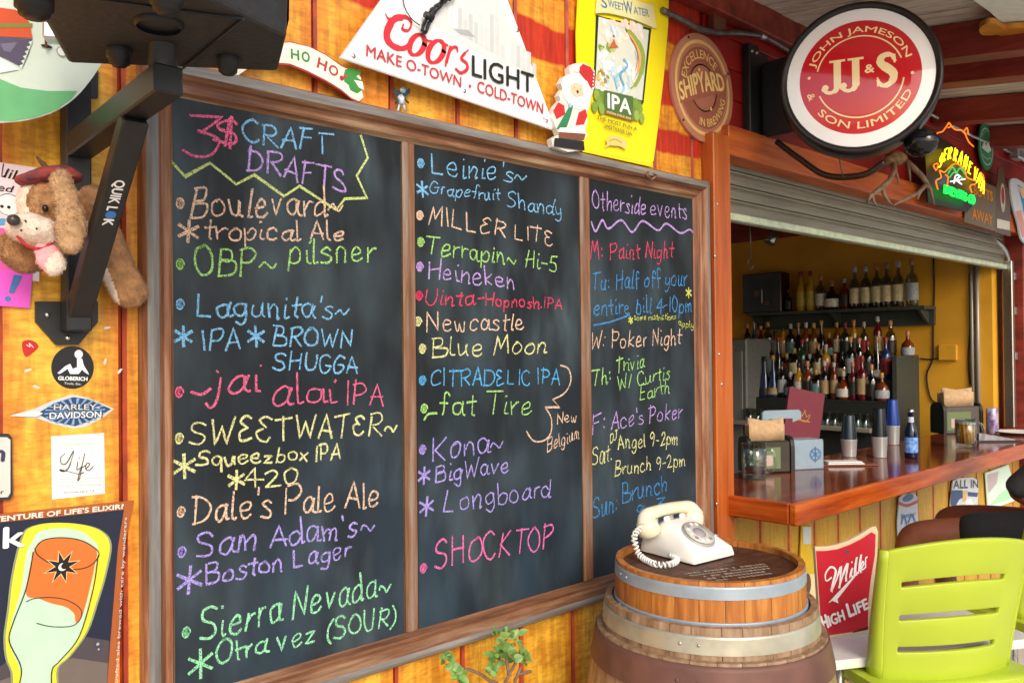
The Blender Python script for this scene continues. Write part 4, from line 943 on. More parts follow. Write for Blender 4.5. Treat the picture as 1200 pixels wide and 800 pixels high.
def st_at(px, py):
    p = PP(px, py, A.O, A.N)-A.O; return p.dot(A.U)
ua, ub = st_at(113, 208), st_at(103, 262)
A.text('QUIK L', (ua, -.0085), (ua+(ub-ua)*.66, -.0085), .018, 'F2F2F2', .03); A.disc((ua+(ub-ua)*.76, .0005), .009, '3A78C0'); A.text('K', (ua+(ub-ua)*.86, -.0085), (ub, -.0085), .018, 'F2F2F2', .03)
A.build('lettering', M['print'], br)
b = MB(); pc = V((bx, AE.y+.025, AE.z)); b.lathe([(.021, 0), (.021, .06), (.026, .061), (.026, .12)], pc+V((0, 0, .005)), 20); b.build('spigot', M['black'], br)
# speaker: wedge cabinet seen from below
e1 = V((.85, -.527, 0)); e2 = V((-.527, -.85, 0)); zb = 2.098
C0 = V((.455, -.50, zb))
sp = thing('stage_speaker', 'large charcoal speaker cabinet with rubber feet mounted at the top left, seen from below', 'speaker', tuple(C0))
b = MB()
def sq(u, v, z): return C0+e1*u+e2*v+V((0, 0, z))
base = [(-.145, -.150), (.19, -.135), (.215, .03), (.07, .22), (-.10, .20)]
top = [(-.145, -.150), (.19, -.135), (.235, .04), (.12, .27), (-.12, .26)]
n = 5; vs = [sq(u, v, 0) for u, v in base]+[sq(u, v, .45) for u, v in top]
b.add(vs, [(0, 1, 2, 3, 4), (9, 8, 7, 6, 5)]+[(i, i+n, (i+1) % n+n, (i+1) % n) for i in range(n)])
cab = b.build('cabinet', M['boxgrey'], sp)
b = MB()
b.tube([sq(.03, -.146, -.003), sq(.16, .10, -.003)], .0022, 6); b.tube([sq(-.10, .15, -.003), sq(.16, .10, -.003)], .0022, 6); b.build('panel_seam', M['blackplastic'], sp)
bv = cab.modifiers.new('b', 'BEVEL'); bv.width = .008; bv.segments = 3
b = MB()
g0, g1 = sq(.194, -.11, .03), sq(.214, .02, .03)
b.add([g0+e1*.004, g1+e1*.004, g1+e1*.012+V((0, 0, .3)), g0+e1*.003+V((0, 0, .3))], [(0, 1, 2, 3)]); b.build('grille', M['blackplastic'], sp)
for px_, py_, r_ in ((40, 8, .024), (140, 66, .019), (195, 3, .021), (267, 76, .018)):
    q = PZ(px_, py_, zb-.012); b = MB(); b.lathe([(.0001, -.016), (r_*.55, -.016), (r_*.6, -.012), (r_*.8, -.012), (r_*.85, -.004), (r_, -.003), (r_, .012)], q, 20); b.build('rubber_foot', M['blackplastic'], sp)
b = MB(); q = PZ(186, 30, zb-.004); b.lathe([(.03, 0), (.034, .004), (.034, .010)], q-V((0, 0, .004)), 20); b.build('pole_socket', M['blackplastic'], sp)
# aluminium profile behind the sign
alu = MB(); p0, p1 = PW(52, 38, -.20), PW(150, 48, -.26); alu.beam(p0, p1, .035, .03, bev=.004)
tag(alu.build('metal_rail', M['galv']), 'short grey metal rail between the hanging sign and the speaker', 'rail')

# ---------------------------------------------------------------- plush dog
M['fur_b'] = mat('brown_plush', 'A87C54', .95, vary=.3, scale=60, bump=.5); M['fur_t'] = mat('tan_plush', 'C8A27A', .95, vary=.2, scale=60, bump=.5)
M['fur_w'] = mat('cream_plush', 'E6D4C4', .95, vary=.08, scale=60, bump=.5); M['fur_p'] = mat('pink_plush', 'F0A8AC', .9, vary=.1, scale=50, bump=.4)
M['plaid'] = mat('red_plaid_cloth', '9E3E38', .9, scale=70, col2='52303A')
dog = thing('plush_dog', 'brown and cream plush dog with plaid cap and pink tongue hanging beside the black bracket', 'stuffed toy', tuple(PW(50, 260, -.03)))
def remesh(mb, vox, name, mats, classify, parent, fuzz=0, fl=.0034):
    me = bpy.data.meshes.new('tmp'); me.from_pydata([tuple(v) for v in mb.v], [], mb.f); ob = bpy.data.objects.new('tmp', me); COL.objects.link(ob)
    r = ob.modifiers.new('r', 'REMESH'); r.mode = 'VOXEL'; r.voxel_size = vox; s = ob.modifiers.new('s', 'SMOOTH'); s.iterations = 4; s.factor = .6
    ev = ob.evaluated_get(bpy.context.evaluated_depsgraph_get()); m2 = bpy.data.meshes.new_from_object(ev)
    bpy.data.objects.remove(ob)
    out = MB(); vs = [v.co.copy() for v in m2.vertices]; out.v = vs
    for p in m2.polygons: out.f.append(list(p.vertices)); out.m.append(classify(p.center)); out.c.append((1, 1, 1)); out.s.append(True)
    if fuzz:
        rnd = random.Random(3); polys = list(m2.polygons)
        for _ in range(fuzz):
            p = rnd.choice(polys); c = p.center+V((rnd.uniform(-1, 1), rnd.uniform(-1, 1), rnd.uniform(-1, 1)))*vox*.4; nrm = (p.normal+V((rnd.uniform(-.5, .5), rnd.uniform(-.5, .5), rnd.uniform(-.9, .2)))).normalized()
            t = nrm.orthogonal().normalized()*.0006; i = len(out.v); out.v += [c-t, c+t, c+nrm*fl*rnd.uniform(.6, 1.2)]
            out.f.append([i, i+1, i+2]); out.m.append(classify(p.center)); out.c.append((1, 1, 1)); out.s.append(False)
    bpy.data.meshes.remove(m2)
    return out.build(name, mats, parent, fix=False)
def DP(x, y, d=-.14): return PW(x, y, d)
b = MB(); b.ball(DP(56, 240, -.13), (.052, .044, .050)); b.ball(DP(38, 268, -.155), (.042, .038, .028)); b.ball(DP(48, 277, -.15), (.036, .03, .022)); b.ball(DP(66, 262, -.13), (.03, .03, .03))
patch = DP(58, 236, -.165)
remesh(b, .004, 'head', [M['fur_w'], M['fur_b'], M['fur_t']], lambda p: 1 if (p-patch).length < .036 or p.z > DP(50, 222, -.13).z and p.x > DP(52, 240).x else (2 if p.x > DP(74, 240).x else 0), dog, 8000)
b = MB(); b.ball(DP(16, 258, -.189), (.011, .010, .010)); b.build('nose', mat('dog_nose', '3A3432', .3), dog)
b = MB(); b.ball(DP(53, 244, -.176), (.0055, .006, .0065)); b.build('eye', mat('glass_eye', '0C0C0E', .08), dog)
b = MB()
for q in ((25, 270), (43, 268), (30, 259)): b.ball(DP(*q, -.190), .002)
b.build('whisker_dots', mat('dot_thread', '2E2420', .8), dog)
b = MB()
for x, y, r_ in ((72, 214, .02), (78, 232, .022), (82, 250, .025), (83, 268, .027), (82, 281, .022)): b.ball(DP(x, y, -.185), (r_, r_*.5, .026))
remesh(b, .004, 'ear', [M['fur_t']], lambda p: 0, dog, 6000)
b = MB()
for x, y, r_ in ((14, 284, .022), (20, 296, .03), (30, 302, .032), (42, 300, .03)): b.ball(DP(x, y, -.10), (r_, r_*.7, r_*.9))
remesh(b, .005, 'body', [M['fur_b']], lambda p: 0, dog, 6000)
b = MB()
for x, y, r_ in ((52, 293, .018), (58, 302, .024), (62, 308, .022)): b.ball(DP(x, y, -.165), (r_, r_*.45, r_*1.1))
tq = DP(72, 312, -.17)
remesh(b, .004, 'tongue', [M['fur_p'], M['fur_w']], lambda p: 1 if (p-tq).length < .026 else 0, dog, 1200, .003)
b = MB(); b.tube([DP(x, y, -.170) for x, y in sp2([(20, 276), (32, 288), (48, 291), (64, 282)], 4)], .0028, 6); b.build('mouth', mat('red_mouth_felt', 'B82A34', .8), dog)
b = MB()
for x, y, r_ in ((32, 211, .018), (46, 208, .022), (60, 205, .026), (72, 204, .026), (82, 208, .020)): b.ball(DP(x, y, -.14), (r_*1.15, .036, r_*.6))
remesh(b, .004, 'cap', [M['plaid']], lambda p: 0, dog)
b = MB(); b.tube([DP(43, 184, -.10), DP(52, 194, -.115), DP(62, 206, -.13)], [.002, .005, .003], 8); b.build('hat_feather', mat('brown_feather', '5A3A24', .8, vary=.4, scale=200), dog)
b = MB()
pa = [(108, 232, .028), (118, 262, .030), (128, 290, .032), (140, 320, .033), (152, 342, .033)]
for i in range(13):
    t_ = i/12*4; k = min(int(t_), 3); f = t_-k; x = pa[k][0]*(1-f)+pa[k+1][0]*f; y = pa[k][1]*(1-f)+pa[k+1][1]*f; r_ = pa[k][2]*(1-f)+pa[k+1][2]*f
    b.ball(DP(x, y, -.05), (r_*1.1, r_*.7, r_))
l0, l1 = DP(104, 270, -.05), DP(138, 352, -.05); ld = (l1-l0); ln = V((-ld.z, 0, ld.x))
remesh(b, .005, 'hanging_paw', [M['fur_b'], M['fur_w']], lambda p: 1 if (p-l0).dot(ln) < 0 else 0, dog, 8000)
# ---------------------------------------------------------------- projecting lightbox sign
jj = thing('round_lightbox_sign', 'round white and red whiskey lightbox sign on a black bracket projecting from the wall', 'sign', (3.0, -.46, 2.576))
jc = PX(1007, 92.5, 2.97); jc = V((2.97, jc.y, jc.z)); JR = .268; JN = V((-.90, -.436, 0)).normalized()
b = MB(); b.lathe([(JR-.022, .012), (JR-.014, .022), (JR-.004, .024), (JR+.002, .016), (JR+.005, -.02), (JR+.004, -.05), (JR+.006, -.07), (JR-.01, -.10), (JR-.03, -.11), (.0001, -.112)], jc, 64, ax=tuple(JN)); b.build('rim', mat('dark_bronze_rim', '2E2A2A', .3, .4), jj)
N_ = JN; U_ = V((0, 0, 1)).cross(JN)
def dome(r): return .006+.026*(1-(r/JR)**2)
A = Art(jc, U_, N_)
def dring(r0, r1, col, n=64, a0=0, a1=360, m=6, dz=0.):
    for j in range(m):
        ra, rb = r0+(r1-r0)*j/m, r0+(r1-r0)*(j+1)/m; vs = []
        for k in range(n+1):
            t = R(a0+(a1-a0)*k/n)
            for r in (ra, rb): vs.append(A.p3(r*cos(t), r*sin(t), dome(r)+dz))
        A.mb.add(vs, [(2*k, 2*k+1, 2*k+3, 2*k+2) for k in range(n)], 0, lin(col), True)
dring(.202, JR-.010, 'F4F2F0'); dring(.0001, .202, 'C8222A')
dring(.142, .147, 'F6DCA8', a0=20, a1=166, m=1, dz=.0008); dring(.142, .147, 'F6DCA8', a0=202, a1=352, m=1, dz=.0008)
def domefix(i0, dz, k=1.14):
    for i in range(i0, len(A.mb.v)):
        p = A.mb.v[i]-A.O; u, v = p.dot(A.U)*k, p.dot(A.V)*k; A.mb.v[i] = A.p3(u, v, dome(math.hypot(u, v))+dz)
i0 = len(A.mb.v)
A.arctext('JOHN JAMESON', (0, 0), .139, 162, 18, .020, 'F6DCA8', .012); A.arctext('SON LIMITED', (0, 0), .161, -141, -22, .022, 'F6DCA8', .012, inward=True)
A.arctext('&', (0, 0), .160, -166, -158, .022, 'F6DCA8', .012, inward=True)
A.disc((-.148, .014), .005, 'F6DCA8', n=10); A.disc((.150, -.006), .005, 'F6DCA8', n=10)
domefix(i0, .0016); i0 = len(A.mb.v)
def J(x):
    A.poly([(x-.008, .066), (x+.044, .066), (x+.044, .058), (x-.008, .058)], 'F8DFAC')
    A.poly([(x+.006, .060), (x+.030, .060), (x+.030, -.030), (x+.006, -.030)], 'F8DFAC')
    A.stroke(sp2([(x+.018, -.026), (x+.012, -.040), (x-.004, -.047), (x-.020, -.042), (x-.026, -.031)], 6), [.024, .018, .012, .012, .018], 'F8DFAC'); A.disc((x-.022, -.028), .011, 'F8DFAC', n=14)
J(-.090); J(-.030)
A.text('&', (.018, .008), (.047, .008), .030, 'F8DFAC', .035)
A.stroke(sp2([(.113, .040), (.104, .060), (.084, .064), (.068, .052), (.070, .034), (.090, .016), (.106, 0), (.107, -.022), (.090, -.040), (.070, -.040), (.058, -.022)], 6), [.010, .014, .018, .022, .026, .030, .028, .024, .018, .014, .010], 'F8DFAC')
A.poly([(.109, .064), (.115, .064), (.115, .034), (.109, .034)], 'F8DFAC'); A.poly([(.055, -.012), (.060, -.012), (.060, -.044), (.055, -.044)], 'F8DFAC')
domefix(i0, .0016, 1.02)
A.build('face', print_mat('lightbox_face', .12, .6, 0, emit=.12), jj)
b = MB(); b.box((2.975, -.018, 2.612), (.07, .034, .42), bev=.004); b.box((3.02, -.0115, 2.612), (.16, .02, .40)); b.build('mounting_plate', M['black'], jj)
b = MB(); b.box((3.05, -.10, 2.612), (.035, .15, .30), bev=.01); b.build('arm_plate', M['black'], jj)
b = MB()
for sx in (2.957, 2.992):
    for z in (2.43, 2.79): b.lathe([(.0001, .006), (.006, .005), (.007, 0)], (sx, -.0355, z), 8, ax=(0, -1, 0))
b.build('bolt', M['steel'], jj)
b = MB(); b.tube(spline([(3.06, -.08, 2.44), (3.06, -.17, 2.36), (3.07, -.28, 2.275), (3.07, -.42, 2.255), (3.07, -.50, 2.29)]), .012, 8); b.build('support_tube', mat('bronze_tube', '4A3A30', .4, .6), jj)
b = MB(); q = V((3.09, -.62, 2.34)); b.ball(q, (.05, .06, .05)); b.build('lamp_housing', mat('dark_gloss', '141414', .1), jj)
b = MB(); b.tube(spline([PX(985, 172, 2.95), PX(984, 186, 2.95), PX(986, 200, 2.95), PX(989, 208, 2.95)]), .002, 6); b.build('hanging_wire', M['blackplastic'], jj)

# conduit along the red wall
cn = thing('wall_conduit', 'grey metal conduit bending across the red wall to the round lightbox sign', 'conduit', tuple(PW(830, 38, -.03)))
b = MB(); b.tube(spline([PW(x, y, -.03) for x, y in ((776, 12), (800, 24), (822, 35), (845, 39), (868, 39), (893, 42), (905, 48), (922, 58), (945, 72))], 5), .0115, 10); b.build('pipe', mat('dark_galvanised', '6E6A66', .4, .7, vary=.3), cn)
b = MB(); q = PW(893, 42, -.03); b.lathe([(.014, -.02), (.016, -.018), (.016, .018), (.014, .02)], q, 12, ax=PW(905, 48, -.03)-PW(880, 40, -.03)); b.build('coupling', M['galv'], cn)
b = MB(); b.box(PW(840, 14, -.016), (.08, .03, .17), bev=.003)
tag(b.build('wooden_block', mat('brown_block', '6A3A26', .7, vary=.2)), 'small brown wooden block on the red wall above the conduit', 'block')

# white board and carved wooden fish under the roof
def ceilpt(x, y, z0=2.93):
    d = ray(x, y); t = (z0+SL*CAM.y-CAM.z)/(d.z-SL*d.y); return CAM+d*t
b = MB(); b.prism([ceilpt(x, y, 2.925) for x, y in ((1128, -8), (1160, 14), (1176, 30), (1192, 30), (1240, 22), (1240, -40), (1128, -40))], V((0, 0, .012)))
tag(b.build('white_roof_panel', mat('mint_white_panel', 'E8F0E2', .6, vary=.05)), 'bright white panel fixed under the awning boards at the top right', 'panel')
ft = thing('wooden_fish', 'carved orange wooden fish under the awning boards beside the white panel', 'carving', tuple(ceilpt(1170, 38, 2.90)))
b = MB(); b.prism([ceilpt(x, y, 2.90) for x, y in sp2([(1148, 34), (1156, 28), (1166, 28), (1176, 34), (1186, 33), (1205, 32), (1225, 28), (1225, 46), (1205, 48), (1190, 50), (1178, 50), (1172, 42), (1160, 42), (1150, 41)], 4, True)], V((0, 0, .02)))
b.build('body', mat('amber_wood', 'CE8A2E', .4, vary=.25, scale=14), ft)

# antlers
an = thing('deer_antlers', 'pair of grey deer antlers mounted on the orange beam below the round lightbox sign', 'antlers', tuple(PW(1052, 185, -.08)))
def AP(x, y, d=-.16): return PW(x, y, d)
b = MB(); b.ball(AP(1050, 186, -.09), (.07, .05, .035)); b.ball(AP(1042, 190, -.11), (.035, .03, .03)); b.build('skull_cap', mat('skull_bone', '8A6A4A', .8, vary=.4, scale=40, bump=.5), an)
M['antler'] = mat('antler_bone', '8E7660', .6, vary=.3, scale=30, bump=.3)
def ant(paths, nm='antler'):
    b = MB()
    for P, r in paths: b.tube([AP(*p) for p in P], r, 8)
    b.build(nm, M['antler'], an)
ant([(spx, rr) for spx, rr in (
    ([(1046, 190, -.12), (1048, 200, -.16), (1042, 212, -.20), (1030, 222, -.22), (1020, 230, -.22), (1015, 239, -.2)], [.015, .013, .012, .011, .009, .004]),
    ([(1034, 219, -.22), (1036, 228, -.22), (1041, 236, -.22), (1046, 240, -.22)], [.010, .009, .007, .003]), ([(1022, 228, -.22), (1024, 236, -.22), (1028, 243, -.22)], [.008, .006, .003]), ([(1048, 198, -.15), (1052, 207, -.16), (1053, 216, -.16)], [.009, .006, .003]))])
ant([(spx, rr) for spx, rr in (
    ([(1060, 188, -.12), (1070, 196, -.16), (1082, 208, -.2), (1090, 222, -.22), (1095, 240, -.2)], [.015, .014, .012, .010, .004]),
    ([(1086, 216, -.21), (1076, 226, -.24), (1064, 232, -.25), (1048, 240, -.25)], [.011, .010, .008, .003]), ([(1078, 225, -.24), (1075, 234, -.24)], [.008, .003]), ([(1064, 192, -.14), (1066, 204, -.15), (1067, 216, -.15)], [.009, .006, .003]))])

# neon sign
ne = thing('neon_beer_sign', 'lit neon beer sign with yellow arc lettering, orange outlines and green block word', 'neon sign', tuple(PW(1120, 190, -.13)))
A = Art((0, -.14, 0)); A.d = 0
b = MB(); b.prism([A.p3(*A.px(x, y), -.03) for x, y in ((1089, 146), (1144, 182), (1147, 240), (1140, 248), (1095, 236))], (0, .01, 0)); b.build('back_plate', mat('dark_neon_back', '15110F', .4), ne)
NE = {}
def neon(nm, paths, col, r, em=6.):
    if col not in NE: NE[col] = mat('neon_'+nm, col, .3, emit=em)
    b = MB()
    for P in paths:
        Q = sp2(P, 4) if len(P) > 2 else P; b.tube([A.p3(*A.px(x, y), .004) for x, y in Q], r, 6)
    b.build(nm, NE[col], ne)
letters = 'SIERRANEVADA'
P0 = [(1099, 197), (1103, 190), (1112, 187), (1122, 191), (1132, 200), (1141, 211), (1146, 219), (1149, 226)]
pp = sp2(P0, 12); paths = []
for i, ch in enumerate(letters):
    f = i/(len(letters)-.6)*(len(pp)-2); k = int(f); x, y = pp[k]; x2, y2 = pp[min(k+2, len(pp)-1)]; a = math.atan2(y2-y, x2-x)
    st, wd = glyph_strokes(ch)
    for pts, sm in st:
        paths.append([(x+(X/wd*3.3)+(Y*.02), y+(X/wd*3.3)*math.tan(max(min(a, .8), -.8))-(Y*.135)) for X, Y in pts])
neon('yellow_lettering', paths, 'FFE01A', .0040, 1.8)
neon('orange_outline', [[(1093, 160), (1098, 156), (1104, 154), (1111, 144)], [(1111, 144), (1118, 152), (1128, 154), (1134, 166), (1140, 172)], [(1092, 178), (1090, 170), (1094, 166), (1091, 158)], [(1098, 222), (1096, 212), (1102, 208), (1100, 200), (1106, 202), (1112, 196), (1120, 192), (1130, 200), (1132, 208), (1142, 212)], [(1096, 200), (1093, 194), (1098, 192), (1097, 199)], [(1146, 210), (1150, 204), (1152, 212), (1146, 214)], [(1109, 218), (1110, 208), (1107, 205)], [(1138, 226), (1136, 218), (1142, 216)], [(1110, 150), (1114, 148), (1111, 144)], [(1128, 156), (1132, 150), (1134, 158)]], 'F07A14', .0036, 1.0)
neon('green_mountain', [[(1110, 204), (1115, 196), (1120, 202), (1124, 197), (1130, 204)], [(1112, 208), (1118, 202), (1128, 210)]], '28B060', .004, .9)
neon('white_letter', [[(1117, 215), (1119, 206), (1124, 207), (1120, 211), (1126, 216)], [(1113, 213), (1130, 210)]], 'E8E8FF', .0035, 1.2)
st, wd = glyph_strokes('BREWING CO'); g0, g1 = A.px(1105.5, 226), A.px(1141, 239); paths = []
b = MB()
for pts, sm in st:
    Q = [(g0[0]+(g1[0]-g0[0])*X/wd, g0[1]+(g1[1]-g0[1])*X/wd+Y*.00042) for X, Y in pts]
    if sm: Q = sp2(Q, 4)
    b.tube([A.p3(u, v, .004) for u, v in Q], .0062, 6)
b.build('green_lettering', mat('neon_green', '12D048', .3, emit=1.4), ne)

# green round sign behind, licence style plates, painted flip-flop sign
A = Art((0, -.03, 0)); c = A.px(1156, 172); t = thing('green_round_sign', 'round dark green sign with a white mountain drawing behind the neon sign', 'sign', tuple(A.p3(*c, -.004)))
mb = A.solid([(c[0]+.125*cos(2*pi*k/36), c[1]+.145*sin(2*pi*k/36)) for k in range(36)], .008); mb.build('board', mat('green_enamel', '1E8A5A', .35), t)
A.up(); A.ring(c, .108, .114, 'E8F4EC'); A.up(); A.poly([(c[0]-.09, c[1]-.02), (c[0]-.04, c[1]+.03), (c[0]-.01, c[1]+.0), (c[0]+.02, c[1]+.05), (c[0]+.08, c[1]-.01), (c[0]+.03, c[1]-.035), (c[0]-.03, c[1]-.03)], 'E2EEE6')
A.arctext('MOUNTAIN', c, .085, 150, 30, .02, 'A8D0B8', .01); A.stroke(sp2([(c[0]-.08, c[1]-.06), (c[0], c[1]-.075), (c[0]+.07, c[1]-.06)], 4), .008, '9CC8AC'); A.build('print', M['print'], t)
def plate(name, label, q, col, words, wc, y=-.06):
    t, A, o = sign(name, label, 'sign', y, q, col, .006); A.up()
    for (s_, a, c_, h, _k) in words: A.ptext(s_, a, c_, h, wc, .03)
    A.build('print', M['matte_print'], t); return t
plate('wooden_hunting_plate', 'small square brown sign with two rows of orange letters resting on the beam', [(1139, 208), (1167, 219), (1166, 271), (1130, 260), (1132, 236), (1139, 232)], '6E5A3E', [('BUTTS', (1141, 228), (1163, 236), 12, 'E08A1E'), ('AWAY', (1139, 256), (1163, 264), 13, 'E08A1E')], 'E08A1E')
t, A, o = sign('bottle_shaped_sign', 'narrow brown bottle shaped sign with a red oval and white label resting on the beam', 'sign', -.06,
    [(1170, 196), (1176, 196), (1178, 214), (1184, 226), (1184, 277), (1166, 272), (1167, 222), (1169, 212)], '5E4632', .006)
A.up(); A.disc(A.px(1175, 232), .045, 'C8C0B4', .09); A.up(); A.disc(A.px(1175, 229), .03, 'A83040', .055); A.ppoly([(1168, 256), (1183, 260), (1183, 270), (1168, 267)], 'E0DCD4'); A.build('print', M['matte_print'], t)
t, A, o = sign('flip_flop_sign', 'blue and pink painted flip-flop shaped sign at the right edge of the photo', 'sign', -.07,
    sp2([(1184, 214), (1188, 209), (1196, 212), (1210, 224), (1222, 250), (1224, 276), (1206, 286), (1197, 280), (1193, 262), (1187, 240)], 4, True), 'D8E0EC', .010)
A.up(); A.ppoly([(1192, 216), (1210, 228), (1220, 256), (1212, 274), (1202, 262), (1198, 240)], '4A98CC'); A.up(); A.ppoly([(1192, 218), (1202, 222), (1206, 236), (1198, 232)], 'F0C8A0'); A.ppoly([(1190, 248), (1196, 246), (1200, 262), (1206, 280), (1198, 278), (1194, 262)], 'ECA8A0'); A.build('print', M['matte_print'], t)
# thin pipes on the upper wall at right
pc_ = thing('upper_pipe', 'thin grey pipe with a fitting running along the red wall behind the neon sign', 'pipe', tuple(PW(1180, 178, -.03)))
b = MB(); b.tube([PW(x, y, -.03) for x, y in ((1090, 134), (1140, 160), (1172, 172), (1230, 206))], .008, 8); b.build('pipe', M['galv'], pc_)
b = MB(); b.box(PW(1192, 180, -.05), (.14, .06, .08), bev=.008); b.build('junction_box', M['galv'], pc_)

# ---------------------------------------------------------------- bar counter
bar = thing('bar_counter', 'varnished red brown bar counter with a thick orange wooden edge', 'bar counter', (4.6, 0, 1.0))
BX0, BY0, BY1, BZ = 2.729, -.321, .262, 1.07
b = MB(); b.box(((BX0+.03+7.2)/2, (BY0+.03+BY1)/2, BZ-.02), (7.2-BX0-.03, BY1-BY0-.03, .034)); b.build('bar_top', M['barwood'], bar)
b = MB(); b.box(((BX0+7.2)/2, BY0+.014, BZ-.036), (7.2-BX0, .03, .077), bev=.006); b.build('edge_trim', M['bartrim'], bar)
M['bartrim_y'] = worn_wood('varnished_bar_end_wood', 'B24E14', 'C86A20', '843008', 5, (4, .4, 5), .22, .08)
b = MB(); b.box((BX0+.0142, (BY0+.030-.045)/2-.001, BZ-.036), (.028, -.045-BY0-.030, .0765), bev=.005); b.build('edge_trim', M['bartrim_y'], bar)
b = MB(); b.box((4.6, .10, BZ-.066), (3.6, .27, .056)); b.build('support', M['redbeam'], bar)

# signs on the bar front
def fsign(name, label, q, col, **k): return sign(name, label, 'sign', -.012, q, col, .006, **k)
t, A, o = fsign('yellow_bottle_sign', 'tall yellow bottle shaped sign with a pale neck label between the barrels and red sign', [(940, 616), (951, 616), (951, 640), (954, 655), (962, 680), (962, 790), (935, 790), (935, 690), (938, 655)], 'D8B428')
A.up(); A.ppoly([(940.5, 617), (950.5, 617), (950, 637), (941, 637)], 'C4CCD0'); A.ppoly([(938, 672), (955, 672), (958, 700), (938, 700)], 'E8D8A8'); A.up(); A.disc(A.px(946, 684), .03, '6A4A34', .045); A.disc(A.px(943, 748), .05, 'E8D8A8', .05); A.build('print', M['matte_print'], t)
t, A, o = fsign('white_bottle_sign', 'white aluminium bottle shaped sign with blue and red printing on the bar front', [(1054, 583), (1058, 579), (1072, 578), (1075, 582), (1076, 612), (1077, 636), (1077, 720), (1053, 720), (1053, 640), (1052, 612)], 'C8D0DC')
A.up(); A.stroke(A.pxs(sp2([(1053, 589), (1063, 592), (1075, 587)], 5)), .016, 'B84A4A'); A.disc(A.px(1064, 583), .07, '3A68A8', .018); A.up(); A.ptext('beer', (1056, 607), (1073, 604), 6, '4A6AA0', .02)
A.stroke(A.pxs(sp2([(1056, 613), (1059, 604), (1062, 614)], 4)), .016, '3A70A8'); A.stroke(A.pxs(sp2([(1064, 612), (1068, 603), (1072, 611)], 4)), .016, '3A70A8'); A.stroke(A.pxs(sp2([(1056, 622), (1064, 618), (1074, 620)], 4)), .02, '5A88B4'); A.build('print', M['print'], t)
t, A, o = fsign('blue_white_sign', 'blue and white all in sign with a curved top on the bar front', [(1117, 563), (1124, 560), (1140, 559), (1147, 563), (1146, 585), (1143, 640), (1110, 640), (1113, 604), (1115, 580)], 'CCD4D6')
A.up(); A.ppoly([(1115, 574), (1128, 574), (1128, 583), (1124, 585), (1120, 592), (1114, 592)], '2A4A7A'); A.ppoly([(1134, 576), (1146, 577), (1145, 582), (1134, 581)], '2A4A7A'); A.ptext('ALL IN', (1117, 572), (1146, 571), 10, '2E3E58', .04)
A.ppoly([(1128, 576), (1133, 574), (1132, 586), (1128, 588)], 'D8B060'); A.ppoly([(1122, 594), (1132, 598), (1140, 602), (1134, 604), (1124, 599)], '3A2A2E'); A.ppoly([(1112, 596), (1118, 592), (1120, 604), (1112, 608)], 'B89A98'); A.ppoly([(1130, 586), (1138, 584), (1143, 596), (1134, 596)], 'F0F0EE'); A.build('print', M['print'], t)
t, A, o = fsign('pale_green_poster', 'glossy white and pale green poster tilted on the bar front near the right edge', [(1155, 554), (1182, 544), (1193, 585), (1158, 598)], 'D8F0E0')
A.up(); A.ppoly([(1157, 556), (1170, 552), (1168, 566), (1158, 578)], 'C2B4B8'); A.ppoly([(1160, 592), (1191, 582), (1186, 568), (1172, 578)], 'B0E8B8'); A.build('print', M['print'], t)

# ---------------------------------------------------------------- things on the bar
def ZB(px, py, z=BZ-.003): 
    p = PZ(px, py, BZ); return V((p.x, p.y, z+.0002))
rt_h = V((rt.x, rt.y, 0)).normalized(); aw = V((fwd.x, fwd.y, 0)).normalized()
def mugmesh(t, c, r, h, hx, liquid=None, flutes=True):
    b = MB(); seg = 32; prof = [(0, .0), (.82, .0), (.92, .012), (.94, .10), (1., .5), (1.02, 1.), (.97, 1.), (.93, .5), (.85, .16), (0.001, .15)]
    vs = []; 
    for (rr, hh) in prof:
        for k in range(seg):
            f = 1+(.035*cos(k*pi) if flutes and .05 < hh < .8 and rr > .9 else 0); an = 2*pi*k/seg; vs.append(c+V((r*rr*f*cos(an), r*rr*f*sin(an), hh*h)))
    b.add(vs, [(i*seg+k, i*seg+(k+1) % seg, (i+1)*seg+(k+1) % seg, (i+1)*seg+k) for i in range(len(prof)-1) for k in range(seg)], 0, sm=True)
    b.build('glass_body', M['glass2'], t)
    b = MB(); d = hx
    b.tube(spline([c+d*r*.97+V((0, 0, h*.86)), c+d*r*1.45+V((0, 0, h*.84)), c+d*r*1.7+V((0, 0, h*.6)), c+d*r*1.55+V((0, 0, h*.3)), c+d*r*.98+V((0, 0, h*.2))]), h*.055, 8); b.build('handle', M['glass'], t)
    if liquid:
        b = MB(); b.lathe([(.0001, .17*h), (r*.86, .17*h), (r*.925, .5*h), (r*.96, .84*h), (.0001, .842*h)], c, 24); b.build('beer', mat('amber_beer', 'D8942A', .15), t)
        b = MB(); b.lathe([(r*.955, .845*h), (r*.96, .9*h), (.0001, .905*h)], c, 24); b.build('foam', M['white'], t)
c = ZB(884, 560); t = thing('empty_glass_mug', 'empty clear glass mug in front of the black napkin dispenser on the bar', 'mug', tuple(c)); mugmesh(t, c, .050, .150, (rt_h*.9-aw*.4).normalized())
b = MB(); b.lathe([(.0001, .026), (.040, .026), (.043, .05), (.0001, .05)], c, 20); b.build('dregs', mat('red_drink_dregs', '8A4A50', .3, alpha=.6), t)
c = ZB(1132, 524); t = thing('full_beer_mug', 'glass mug filled with golden beer on the bar', 'mug', tuple(c)); mugmesh(t, c, .052, .155, (rt_h*.95-aw*.3).normalized(), True)

